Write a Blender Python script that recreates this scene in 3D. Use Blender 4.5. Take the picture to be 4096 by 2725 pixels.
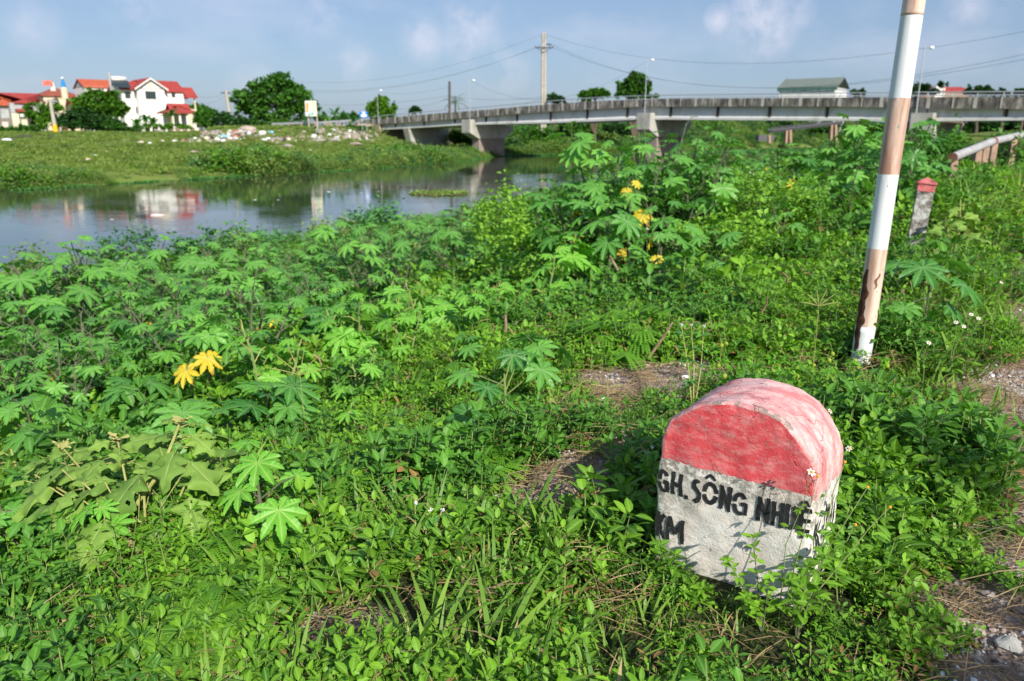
import bpy, math, random
import numpy as np
from mathutils import Vector, noise as mnoise
random.seed(7); rng=np.random.default_rng(11)
for o in list(bpy.data.objects): bpy.data.objects.remove(o)
scene=bpy.context.scene; C=scene.collection
R=math.radians
# ---------------------------------------------------------------- camera
F=3072.0; H=3.8; PITCH=math.atan((1362.5-525)/F)
cP,sP=math.cos(PITCH),math.sin(PITCH)
cam=bpy.data.cameras.new('camera'); camo=bpy.data.objects.new('camera',cam); C.objects.link(camo)
cam.sensor_width=36; cam.lens=36*F/4096; cam.clip_start=.05; cam.clip_end=6000
camo.location=(0,0,H); camo.rotation_euler=(math.pi/2-PITCH,0,0)
cam.dof.use_dof=True; cam.dof.focus_distance=2.45; cam.dof.aperture_fstop=4.0
scene.camera=camo
# ---------------------------------------------------------------- light
SUN_AZ=R(155); SUN_EL=R(34)
sl=bpy.data.lights.new('sun','SUN'); sl.energy=5.0; sl.angle=R(.6); sl.color=(1,.94,.83)
so=bpy.data.objects.new('sun',sl); C.objects.link(so)
sd=Vector((math.sin(SUN_AZ)*math.cos(SUN_EL),math.cos(SUN_AZ)*math.cos(SUN_EL),math.sin(SUN_EL)))
so.rotation_euler=sd.to_track_quat('Z','Y').to_euler(); so.location=(0,0,50)
W=bpy.data.worlds.new('World'); scene.world=W; W.use_nodes=True
nt=W.node_tree; nt.nodes.clear()
def N(nt,t,**k):
    n=nt.nodes.new(t)
    for a,b in k.items(): setattr(n,a,b)
    return n
sky=N(nt,'ShaderNodeTexSky',sky_type='NISHITA',sun_disc=False,sun_elevation=SUN_EL,sun_rotation=SUN_AZ,altitude=0,air_density=1.0,dust_density=1.1,ozone_density=3.2)
tc=N(nt,'ShaderNodeTexCoord'); mp=N(nt,'ShaderNodeMapping'); mp.inputs['Scale'].default_value=(1.0,1.0,2.4); mp.inputs['Location'].default_value=(.31,.12,.05)
no=N(nt,'ShaderNodeTexNoise'); no.inputs['Scale'].default_value=3.4; no.inputs['Detail'].default_value=7; no.inputs['Roughness'].default_value=.55
cr=N(nt,'ShaderNodeValToRGB'); cr.color_ramp.elements[0].position=.53; cr.color_ramp.elements[1].position=.80
cr.color_ramp.elements[1].color=(.85,.85,.85,1)
mx=N(nt,'ShaderNodeMixRGB'); mx.inputs[2].default_value=(9.6,8.9,9.6,1)
hs=N(nt,'ShaderNodeMixRGB',blend_type='MIX'); hs.inputs[0].default_value=.5; hs.inputs[2].default_value=(2.8,3.95,6.3,1)
bg=N(nt,'ShaderNodeBackground'); bg.inputs[1].default_value=.09; wo=N(nt,'ShaderNodeOutputWorld')
L=nt.links.new
L(tc.outputs['Generated'],mp.inputs[0]); L(mp.outputs[0],no.inputs['Vector'])
def mth(op,a,b=0.,c=None):
    q=N(nt,'ShaderNodeMath',operation=op)
    for i,v in enumerate((a,b)+((c,) if c is not None else ())):
        if isinstance(v,(int,float)): q.inputs[i].default_value=v
        else: L(v,q.inputs[i])
    return q.outputs[0]
cover_=0.                                  # where cumulus puffs stand in the sky: direction (azimuth, elevation) and angular radius
n2=N(nt,'ShaderNodeTexNoise'); n2.inputs['Scale'].default_value=16; n2.inputs['Detail'].default_value=8; n2.inputs['Roughness'].default_value=.6; L(tc.outputs['Generated'],n2.inputs['Vector'])
for az,el,rad,am in ((16.9, 6.9, 0.036, 1.0), (14.1, 7.2, 0.016, 0.7), (18.9, 7.5, 0.019, 0.6), (-2.9, 6.9, 0.037, 0.65), (-6.2, 6.3, 0.027, 0.55), (-11.2, 4.7, 0.028, 0.45), (-0.8, 4.5, 0.034, 0.45), (8.5, 6.6, 0.014, 0.45), (28.8, 7.1, 0.023, 0.4), (-24.2, 7.6, 0.034, 0.35), (-30.3, 6.1, 0.028, 0.3), (-12.9, 7.6, 0.037, 0.4), (-17.9, 3.2, 0.025, 0.3)):
    q=N(nt,'ShaderNodeVectorMath',operation='DISTANCE'); L(tc.outputs['Generated'],q.inputs[0]); q.inputs[1].default_value=(math.sin(R(az))*math.cos(R(el)),math.cos(R(az))*math.cos(R(el)),math.sin(R(el)))
    m_=mth('SUBTRACT',1.,mth('DIVIDE',q.outputs['Value'],rad*1.35)); m_=mth('MAXIMUM',m_,0.); m_=mth('MULTIPLY',m_,am*.8); cover_=mth('MAXIMUM',m_,cover_)
pf=mth('MULTIPLY',cover_,mth('MAXIMUM',mth('MULTIPLY',mth('SUBTRACT',n2.outputs['Fac'],.40),4.5),0.)); pf=mth('MINIMUM',pf,.8)
L(no.outputs['Fac'],cr.inputs[0])
L(sky.outputs[0],hs.inputs[1]); L(hs.outputs[0],mx.inputs[1]); L(mth('MAXIMUM',pf,mth('MULTIPLY',cr.outputs[0],.35)),mx.inputs[0]); L(mx.outputs[0],bg.inputs[0]); L(bg.outputs[0],wo.inputs[0])
scene.render.engine='CYCLES'
scene.view_settings.view_transform='Standard'; scene.view_settings.look='None'; scene.view_settings.exposure=0.33; scene.view_settings.gamma=1
scene.cycles.max_bounces=6; scene.cycles.transmission_bounces=3; scene.cycles.diffuse_bounces=3; scene.cycles.glossy_bounces=3
# ---------------------------------------------------------------- helpers
def ray(px,py):
    u=(px-2048)/F; v=(py-1362.5)/F
    return Vector((u,cP-v*sP,-(v*cP+sP)))
def castz(px,py,z):
    r=ray(px,py); t=(z-H)/r.z; return Vector((r.x*t,r.y*t,z))
def casty(px,py,Y):
    r=ray(px,py); t=Y/r.y; return Vector((r.x*t,Y,H+r.z*t))
def castp(px,py,nx,ny,d):
    r=ray(px,py); t=d/(r.x*nx+r.y*ny); return Vector((r.x*t,r.y*t,H+r.z*t))
def ground_hit(px,py):
    r=ray(px,py)
    for lo,n in ((.5,680),(None,40)):
        t=lo*1.01**np.arange(n) if lo else np.linspace(ts/1.01,ts,n)
        hit=np.nonzero(H+r.z*t<np.maximum(gha(r.x*t,r.y*t),0))[0]; ts=t[hit[0]] if len(hit) else t[-1]
    return Vector((r.x*ts,r.y*ts,gh(r.x*ts,r.y*ts)))
ORG={}
def org(p):
    return ORG.get(p.name,Vector((0,0,0))) if p else Vector((0,0,0))
def tag(o,label=None,cat=None,group=None,kind=None):
    if label: o['label']=label
    if cat: o['category']=cat
    if group: o['group']=group
    if kind: o['kind']=kind
    return o
def mk(name,V,Fa,mat,parent=None,smooth=False,midx=None,attrs=None,label=None,loc=None):
    """link V (world coordinates) as ONE mesh object, relative to its parent's origin or to loc"""
    V=np.asarray(V,float).reshape(-1,3)
    o0=org(parent) if parent else (Vector(loc) if loc is not None else Vector((0,0,0)))
    me=bpy.data.meshes.new(name); me.from_pydata((V-np.array(o0)).tolist(),[],[tuple(int(i) for i in f) for f in Fa]); me.update()
    for m in (mat if isinstance(mat,(list,tuple)) else [mat]): me.materials.append(m)
    if midx is not None: me.polygons.foreach_set('material_index',np.asarray(midx,np.int32))
    if smooth: me.polygons.foreach_set('use_smooth',np.ones(len(me.polygons),bool))
    for k,a in (attrs or {}).items():
        at=me.attributes.new(k,'FLOAT','POINT'); at.data.foreach_set('value',np.asarray(a,np.float32))
    o=bpy.data.objects.new(name,me); C.objects.link(o)
    if parent: o.parent=parent; ORG[o.name]=o0
    else: o.location=o0; ORG[o.name]=o0
    if label: o['label']=label
    return o
def thing(name,label,cat,loc,group=None):
    o=bpy.data.objects.new(name,None); C.objects.link(o); o.location=loc; o.empty_display_size=.1
    ORG[o.name]=Vector(loc); return tag(o,label,cat,group)
class MB:
    def __init__(s): s.V=[];s.F=[];s.M=[];s.A=[];s.B=[]
    def add(s,V,Fa,m=0,rnd=.5,rib=0.):
        b=len(s.V); n=len(V)
        s.V+= [tuple(v) for v in V]; s.F+=[tuple(i+b for i in f) for f in Fa]; s.M+=[m]*len(Fa)
        s.A+= list(rnd) if hasattr(rnd,'__len__') else [rnd]*n
        s.B+= list(rib) if hasattr(rib,'__len__') else [rib]*n
        return s
    def box(s,x0,x1,y0,y1,z0,z1,m=0,f=None):
        V=[(x,y,z) for z in (z0,z1) for y in (y0,y1) for x in (x0,x1)]
        if f: V=[f(*v) for v in V]
        return s.add(V,[(0,2,3,1),(4,5,7,6),(0,1,5,4),(2,6,7,3),(0,4,6,2),(1,3,7,5)],m)
    def tube(s,P,Rr,k=8,m=0,cap=True,rnd=.5):
        P=[Vector(p) for p in P]; n=len(P)
        if not hasattr(Rr,'__len__'): Rr=[Rr]*n
        V=[];Fa=[]
        ref=Vector((.13,.31,.94))
        for i,p in enumerate(P):
            d=(P[min(i+1,n-1)]-P[max(i-1,0)]).normalized()
            if abs(d.dot(ref))>.95: ref=Vector((1,.1,0))
            a=d.cross(ref).normalized(); b=d.cross(a)
            for j in range(k):
                t=2*math.pi*j/k; V.append(p+(a*math.cos(t)+b*math.sin(t))*Rr[i])
        for i in range(n-1):
            for j in range(k):
                j2=(j+1)%k; Fa.append((i*k+j,i*k+j2,(i+1)*k+j2,(i+1)*k+j))
        if cap: Fa+=[tuple(range(k))[::-1],tuple((n-1)*k+j for j in range(k))]
        return s.add(V,Fa,m,rnd)
    def prism(s,poly,f,a,b,m=0):
        """poly: 2-D outline; f(u,v,w)->world; extruded from w=a to w=b"""
        n=len(poly); V=[f(u,v,a) for u,v in poly]+[f(u,v,b) for u,v in poly]
        Fa=[tuple(range(n)),tuple(range(n,2*n))[::-1]]+[(i,i+n,(i+1)%n+n,(i+1)%n) for i in range(n)]
        return s.add(V,Fa,m)
    def sphere(s,c,r,m=0,nu=10,nv=6,sc=(1,1,1),rnd=.5):
        V=[];Fa=[]
        for i in range(nv+1):
            a=math.pi*i/nv
            for j in range(nu):
                b=2*math.pi*j/nu; V.append((c[0]+r*sc[0]*math.sin(a)*math.cos(b),c[1]+r*sc[1]*math.sin(a)*math.sin(b),c[2]+r*sc[2]*math.cos(a)))
        for i in range(nv):
            for j in range(nu):
                Fa.append((i*nu+j,i*nu+(j+1)%nu,(i+1)*nu+(j+1)%nu,(i+1)*nu+j))
        return s.add(V,Fa,m,rnd)
    def stamp(s,tpl,Rm,T,S,rnd,m=0):
        V,Fa,rib=tpl; n=len(V)
        for k in range(len(T)):
            b=len(s.V); W_=(V*S[k])@Rm[k].T+T[k]
            s.V+=W_.tolist(); s.F+=[tuple(i+b for i in f) for f in Fa]; s.M+=[m]*len(Fa); s.A+=[rnd[k]]*n; s.B+=list(rib)
        return s
    def build(s,name,mat,parent=None,smooth=False,label=None,loc=None):
        return mk(name,s.V,s.F,mat,parent,smooth,s.M,{'rnd':s.A,'rib':s.B},label,loc)
def frame(D,Nn):
    """rotation matrices whose Y column is D and whose Z column is near Nn"""
    D=np.asarray(D,float); D/=np.linalg.norm(D,axis=-1,keepdims=True)+1e-9
    X=np.cross(D,Nn); X/=np.linalg.norm(X,axis=-1,keepdims=True)+1e-9
    Z=np.cross(X,D); return np.stack([X,D,Z],-1)
def dup(root,loc,rz,sc=1,label=None,group=None,tilt=(0,0)):
    r=root.copy(); C.objects.link(r); r.location=loc; r.rotation_euler=(tilt[0],tilt[1],rz); r.scale=(sc,sc,sc)
    if label: r['label']=label
    if group: r['group']=group
    for ch in list(root.children):
        c=ch.copy(); C.objects.link(c); c.parent=r
        for g in ch.children:
            d=g.copy(); C.objects.link(d); d.parent=c
    return r
# ---------------------------------------------------------------- materials
def mat_base(name):
    m=bpy.data.materials.new(name); m.use_nodes=True; nt=m.node_tree
    return m,nt,nt.nodes['Principled BSDF'],nt.links.new
def ramp(nt,stops):
    r=N(nt,'ShaderNodeValToRGB'); e=r.color_ramp.elements
    while len(e)<len(stops): e.new(.5)
    for i,(p,c) in enumerate(stops):
        e[i].position=p; e[i].color=(*c,1) if len(c)==3 else c
    return r
def noisy(name,stops,scale=5,rough=.8,bump=.2,bscale=None,stretch=(1,1,1),detail=6,spec=.3,metal=0,coord='Object',dist=.02):
    m,nt,b,L=mat_base(name); tc=N(nt,'ShaderNodeTexCoord'); mp=N(nt,'ShaderNodeMapping'); mp.inputs['Scale'].default_value=stretch
    n=N(nt,'ShaderNodeTexNoise'); n.inputs['Scale'].default_value=scale; n.inputs['Detail'].default_value=detail; n.inputs['Roughness'].default_value=.6
    r=ramp(nt,stops); L(tc.outputs[coord],mp.inputs[0]); L(mp.outputs[0],n.inputs['Vector']); L(n.outputs['Fac'],r.inputs[0]); L(r.outputs[0],b.inputs['Base Color'])
    b.inputs['Roughness'].default_value=rough; b.inputs['Specular IOR Level'].default_value=spec; b.inputs['Metallic'].default_value=metal
    if bump:
        n2=N(nt,'ShaderNodeTexNoise'); n2.inputs['Scale'].default_value=bscale or scale*6; n2.inputs['Detail'].default_value=5
        L(tc.outputs[coord],n2.inputs['Vector']); bp=N(nt,'ShaderNodeBump'); bp.inputs['Strength'].default_value=bump; bp.inputs['Distance'].default_value=dist
        L(n2.outputs['Fac'],bp.inputs['Height']); L(bp.outputs[0],b.inputs['Normal'])
    m['nodes']=name
    return m
def leafmat(name,dark,light,transl=.32,rough=.5,vein=None,spots=None,objw=.45,spec=.35):
    m,nt,b,L=mat_base(name)
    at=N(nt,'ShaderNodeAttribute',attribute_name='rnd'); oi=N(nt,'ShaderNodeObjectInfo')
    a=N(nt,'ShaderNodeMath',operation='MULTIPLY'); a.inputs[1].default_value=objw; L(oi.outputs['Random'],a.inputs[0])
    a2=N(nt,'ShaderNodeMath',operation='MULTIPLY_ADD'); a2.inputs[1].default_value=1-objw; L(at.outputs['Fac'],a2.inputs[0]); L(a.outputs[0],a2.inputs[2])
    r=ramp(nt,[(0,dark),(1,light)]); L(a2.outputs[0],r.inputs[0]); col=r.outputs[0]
    if vein:
        rb=N(nt,'ShaderNodeAttribute',attribute_name='rib'); pw=N(nt,'ShaderNodeMath',operation='POWER'); pw.inputs[1].default_value=5; L(rb.outputs['Fac'],pw.inputs[0])
        mu=N(nt,'ShaderNodeMath',operation='MULTIPLY'); mu.inputs[1].default_value=.75; L(pw.outputs[0],mu.inputs[0])
        x=N(nt,'ShaderNodeMixRGB'); x.inputs[2].default_value=(*vein,1); L(mu.outputs[0],x.inputs[0]); L(col,x.inputs[1]); col=x.outputs[0]
    if spots:
        tc=N(nt,'ShaderNodeTexCoord'); n=N(nt,'ShaderNodeTexNoise'); n.inputs['Scale'].default_value=spots[1]; L(tc.outputs['Object'],n.inputs['Vector'])
        q=ramp(nt,[(spots[2],(0,0,0)),(spots[2]+.08,(1,1,1))]); L(n.outputs['Fac'],q.inputs[0])
        x=N(nt,'ShaderNodeMixRGB'); x.inputs[2].default_value=(*spots[0],1); L(q.outputs[0],x.inputs[0]); L(col,x.inputs[1]); col=x.outputs[0]
    L(col,b.inputs['Base Color']); b.inputs['Roughness'].default_value=rough; b.inputs['Specular IOR Level'].default_value=spec
    t=N(nt,'ShaderNodeBsdfTranslucent'); g=N(nt,'ShaderNodeMixRGB',blend_type='MULTIPLY'); g.inputs[0].default_value=1; g.inputs[2].default_value=(1.25,1.3,.45,1)
    L(col,g.inputs[1]); L(g.outputs[0],t.inputs[0]); ms=N(nt,'ShaderNodeMixShader'); ms.inputs[0].default_value=transl
    L(b.outputs[0],ms.inputs[1]); L(t.outputs[0],ms.inputs[2]); L(ms.outputs[0],nt.nodes['Material Output'].inputs[0])
    return m
def plain(name,c,rough=.7,spec=.3,metal=0,var=.12,scale=3):
    return noisy(name,[(.3,tuple(x*(1-var) for x in c)),(.7,tuple(min(1,x*(1+var)) for x in c))],scale=scale,rough=rough,bump=0,spec=spec,metal=metal)
M=dict(
 weed3=leafmat('dark weed leaf',(.025,.10,.010),(.12,.34,.025),vein=(.22,.42,.10)),
 weed=leafmat('weed leaf',(.022,.115,.008),(.26,.53,.026),vein=(.30,.50,.10)),
 weed2=leafmat('soft weed leaf',(.05,.18,.010),(.27,.54,.03)),
 fern=leafmat('feathery leaf',(.06,.20,.018),(.20,.44,.03)),
 grass=leafmat('grass blade',(.06,.17,.018),(.24,.40,.05),transl=.25),
 dead=leafmat('dead brown leaf',(.16,.08,.03),(.42,.28,.10),transl=.15),
 straw=leafmat('dry straw',(.20,.13,.06),(.50,.38,.20),transl=.15),
 castor=leafmat('castor leaf',(.03,.16,.028),(.21,.52,.07),vein=(.25,.46,.16),rough=.42),
 castor_y=leafmat('young castor leaf',(.11,.36,.03),(.20,.52,.05),vein=(.42,.62,.16),rough=.45),
 castor_w=leafmat('withered castor leaf',(.58,.46,.02),(.80,.62,.03),vein=(.7,.6,.2),transl=.35,spots=((.34,.17,.05),11,.57)),
 castor_b=leafmat('half withered leaf',(.30,.34,.03),(.55,.46,.04),vein=(.6,.55,.2),spots=((.16,.06,.02),9,.6)),
 olive=leafmat('nightshade leaf',(.09,.19,.035),(.29,.46,.08),vein=(.55,.60,.25),transl=.2,rough=.65,spec=.2),
 vine=leafmat('vine leaf',(.05,.24,.012),(.19,.46,.03)),
 pod=leafmat('vine pod',(.32,.46,.05),(.5,.58,.08),transl=.4),
 tree=leafmat('tree leaf',(.022,.085,.012),(.085,.24,.025),transl=.25),
 treed=leafmat('dark tree leaf',(.012,.05,.012),(.04,.125,.02),transl=.2),
 treel=leafmat('bright tree leaf',(.05,.15,.012),(.15,.34,.025),transl=.3),
 banana=leafmat('banana leaf',(.04,.15,.03),(.13,.32,.06),transl=.35),
 scrub=leafmat('river scrub leaf',(.075,.15,.028),(.28,.40,.09),transl=.25,objw=.6),
 scrub2=leafmat('bluish scrub leaf',(.03,.12,.035),(.10,.28,.08),transl=.25,objw=.6),
 turf=leafmat('far turf blade',(.07,.13,.02),(.19,.27,.045),transl=.2,objw=.6),
 hyac=leafmat('water hyacinth leaf',(.035,.13,.025),(.10,.28,.05),transl=.2,rough=.35),
 stemg=noisy('green stem',[(.35,(.13,.22,.05)),(.65,(.24,.30,.10))],scale=20,bump=0),
 stemr=noisy('greyish stem',[(.35,(.07,.085,.045)),(.65,(.16,.165,.10))],scale=20,bump=0),
 stemp=noisy('pale olive stem',[(.35,(.28,.30,.08)),(.65,(.40,.38,.14))],scale=20,bump=0),
 bark=noisy('bark',[(.35,(.06,.045,.03)),(.65,(.16,.12,.085))],scale=6,bump=.3),
 twig=noisy('dry stick',[(.35,(.20,.12,.07)),(.65,(.42,.30,.20))],scale=18,bump=.2),
 petal=plain('white petal',(.82,.82,.78)), heart=plain('orange flower heart',(.75,.36,.02)),
 conc=noisy('grey concrete',[(.25,(.24,.22,.19)),(.5,(.42,.41,.37)),(.75,(.55,.53,.48))],scale=.9,bump=.25,bscale=9,stretch=(1,1,.6)),
 concl=noisy('pale concrete girder',[(.25,(.42,.38,.32)),(.45,(.62,.62,.59)),(.75,(.72,.73,.73))],scale=.55,bump=.15,bscale=8,stretch=(1,1,.7)),
 concd=noisy('blackened concrete',[(.34,(.05,.045,.042)),(.50,(.15,.14,.125)),(.68,(.42,.39,.33))],scale=2.2,bump=.3,bscale=14,stretch=(1,1,.35)),
 stain=plain('rust brown drip',(.26,.18,.12)), slot=plain('dark joint',(.04,.035,.03)),
 brickc=noisy('brownish pier concrete',[(.3,(.24,.19,.16)),(.7,(.37,.30,.26))],scale=1.1,bump=.25,bscale=10),
 rail=plain('galvanised rail',(.42,.45,.48),rough=.45,metal=.3), lampw=plain('white lamp cover',(.85,.87,.9)),
 darkpole=noisy('dark tarred pole',[(.3,(.06,.05,.045)),(.7,(.13,.11,.10))],scale=3,bump=.2),
 concpole=noisy('light concrete pole',[(.3,(.34,.31,.26)),(.7,(.52,.48,.41))],scale=2,bump=.15), 
 yellow=plain('yellow paint',(.78,.46,.02)), wire=plain('black cable',(.05,.05,.055)), steel=plain('dark steel',(.10,.10,.11),rough=.5),
 tile=noisy('dark red roof tiles',[(.3,(.26,.035,.03)),(.7,(.40,.06,.05))],scale=1.5,bump=.3,bscale=12),
 tileo=noisy('orange roof tiles',[(.3,(.38,.07,.035)),(.7,(.50,.12,.055))],scale=1.5,bump=.3,bscale=12),
 tiles=noisy('brown red roof tiles',[(.3,(.24,.06,.04)),(.7,(.36,.10,.06))],scale=1.5,bump=.3,bscale=12),
 white=noisy('white render',[(.3,(.66,.65,.62)),(.7,(.80,.79,.76))],scale=.6,bump=.05,stretch=(1,1,.3)),
 cream=noisy('cream render',[(.3,(.58,.50,.36)),(.7,(.70,.62,.46))],scale=.8,bump=.05),
 greyw=noisy('grey render',[(.3,(.32,.33,.34)),(.7,(.45,.46,.47))],scale=.8,bump=.05),
 wallb=noisy('old grey wall',[(.3,(.16,.14,.12)),(.7,(.30,.27,.23))],scale=.8,bump=.2),
 glass=plain('dark window glass',(.03,.045,.05),rough=.12,spec=.6), frame=plain('dark window frame',(.05,.07,.07)),
 greenroof=noisy('grey green metal roof',[(.3,(.13,.165,.145)),(.7,(.18,.21,.185))],scale=.8,bump=.25,bscale=3,stretch=(1,1,1)),
 greent=plain('dark green trim',(.06,.13,.11)), blue=plain('blue plastic',(.02,.22,.55)), signb=plain('blue sign paint',(.02,.18,.62)), signw=plain('white sign paint',(.82,.84,.86)),
 orange=plain('orange print',(.85,.34,.10)), paley=plain('pale yellow print',(.82,.80,.52)), teal=plain('pale teal print',(.42,.68,.66)), greyp=plain('grey print',(.45,.45,.44)),
 flag=plain('faded red flag',(.75,.16,.12)),
 rubble=noisy('pinkish rubble',[(.3,(.25,.20,.17)),(.7,(.50,.40,.34))],scale=2,bump=.3), slab=noisy('broken concrete slab',[(.3,(.24,.21,.19)),(.7,(.38,.34,.31))],scale=2,bump=.3),
 bagw=plain('white rubbish bag',(.78,.78,.78)), bagb=plain('light blue bag',(.25,.52,.72)), bagr=plain('reddish rubbish',(.40,.13,.09)), bagk=plain('dark rubbish',(.06,.055,.06)),bagp=plain('pinkish foam',(.72,.55,.52)),bagt=plain('turquoise plastic',(.05,.45,.55)),
 rust=noisy('rusty iron',[(.3,(.10,.04,.025)),(.7,(.26,.13,.08))],scale=4,bump=.2),
 rustp=noisy('rust brown post',[(.3,(.26,.17,.12)),(.7,(.42,.29,.21))],scale=4,bump=.2),
)
# ================================================================ terrain and river
DX,DY=.5,.8660254
NS=[-400,-60,0,30,39,60,104,140,180,300,700]; NW=[30,20,19.4,19.8,21,20,18.3,13,4,-50,-260]
FS=[-400,-60,28,62,85,94,101,110,116,121,145,176,220,300,700]; FW=[66,57,55.4,54.3,57.5,60.5,63.2,64,60,55,46,34.8,20,-15,-225]
def sw(x,y): return x*DX+y*DY, -x*DY+y*DX
def sm(a): a=np.clip(a,0,1); return a*a*(3-2*a)
def bumps(x,y):
    return (np.sin(1.7*x+.3+1.1*np.sin(.9*y))*np.sin(2.1*y+1.2*np.sin(1.3*x))*.035+np.sin(4.3*x+2.1*y)*np.sin(3.7*y-1.9*x+1)*.015
            +np.sin(.31*x+1.7)*np.sin(.27*y+.4)*.10)
def gha(x,y):
    s,w=sw(x,y)
    wn=np.interp(s,NS,NW)+.5*np.sin(s*.5)+.3*np.sin(s*1.3+1); wf=np.interp(s,FS,FW)+.6*np.sin(s*.33)+.35*np.sin(s*.9)
    dn=wn-w                                   # inland distance on the near side
    road=2.3+.012*np.clip(s-4,0,200)
    hn=np.interp(dn,[-3,0,2,6,10,13.5,15.6,17.2,18.4,400],[-1.1,0,.25,.55,.9,1.35,1.75,2.12,2.3,2.3]); hn=np.where(dn>0,hn/2.3*road,hn)
    df=w-wf
    hf=np.interp(df,[-3,0,2.5,8,18,32,46,90,400],[-1.1,0,.55,.95,1.55,2.35,3.45,3.9,4.6])
    hf=hf+np.where(df>4,.55*sm((df-4)/10)*np.sin(s*.12+df*.1)*np.sin(df*.19+.5)*(1-sm((df-34)/12)),0)
    z=np.where(dn>-3,hn,np.where(df>-3,hf,-1.1))
    ex,ey=x+37,y-108; t_=np.clip((ex*.39+ey*.92),0,24); dd=np.hypot(ex-.39*t_,ey-.92*t_); z=np.where(df>2,np.maximum(z,4.35-.30*np.maximum(dd-2.5,0)),z)
    z=np.where((y>140)&(df>0),np.maximum(z,np.minimum(6.6-.14*np.maximum(np.hypot(x-79,y-200)-20,0),.4*df)),z)
    r=np.hypot(x,y); amp=np.clip(1.5-r*.002,0,1)
    z=z+np.where(z>.05,bumps(x,y)*amp,0)
    return z
def gh(x,y): return float(gha(np.float64(x),np.float64(y)))
def sstep(e0,e1,v): return sm((v-e0)/(e1-e0))
def bare(x,y):
    """1 where soil and gravel show, 0 where plants cover the ground"""
    s,w=sw(x,y); wob=.16*np.sin(2.3*x+1.1*y)+.10*np.sin(5.1*y-2.2*x+1)
    road=1-sstep(-.18,.12,w+.04+np.where(y>3,.078*y-.084,.05*y)+wob*.8)
    road=road*np.where(y<1.2,1-sstep(.0,.25,w-.2),1)
    def el(cx,cy,rx,ry,a=0):
        dx,dy=x-cx,y-cy; u=dx*math.cos(a)+dy*math.sin(a); v=-dx*math.sin(a)+dy*math.cos(a)
        return 1-sstep(.75,1.2,np.sqrt((u/rx)**2+(v/ry)**2)+wob*.9)
    m=np.maximum(road,el(.98,4.40,.60,.42,.35)); m=np.maximum(m,.75*el(.6,3.85,.2,.25,0)); m=np.maximum(m,.97*el(.08,2.80,.44,.20,.2)); m=np.maximum(m,.9*el(.42,3.15,.34,.16,.5)); m=np.maximum(m,.8*el(-.55,3.35,.22,.12,.3)); m=np.maximum(m,el(-.58,1.98,.28,.15,0))
    m=np.maximum(m,el(15.2,21.5,2.4,.8,1.0)*.9)
    return m
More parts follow.
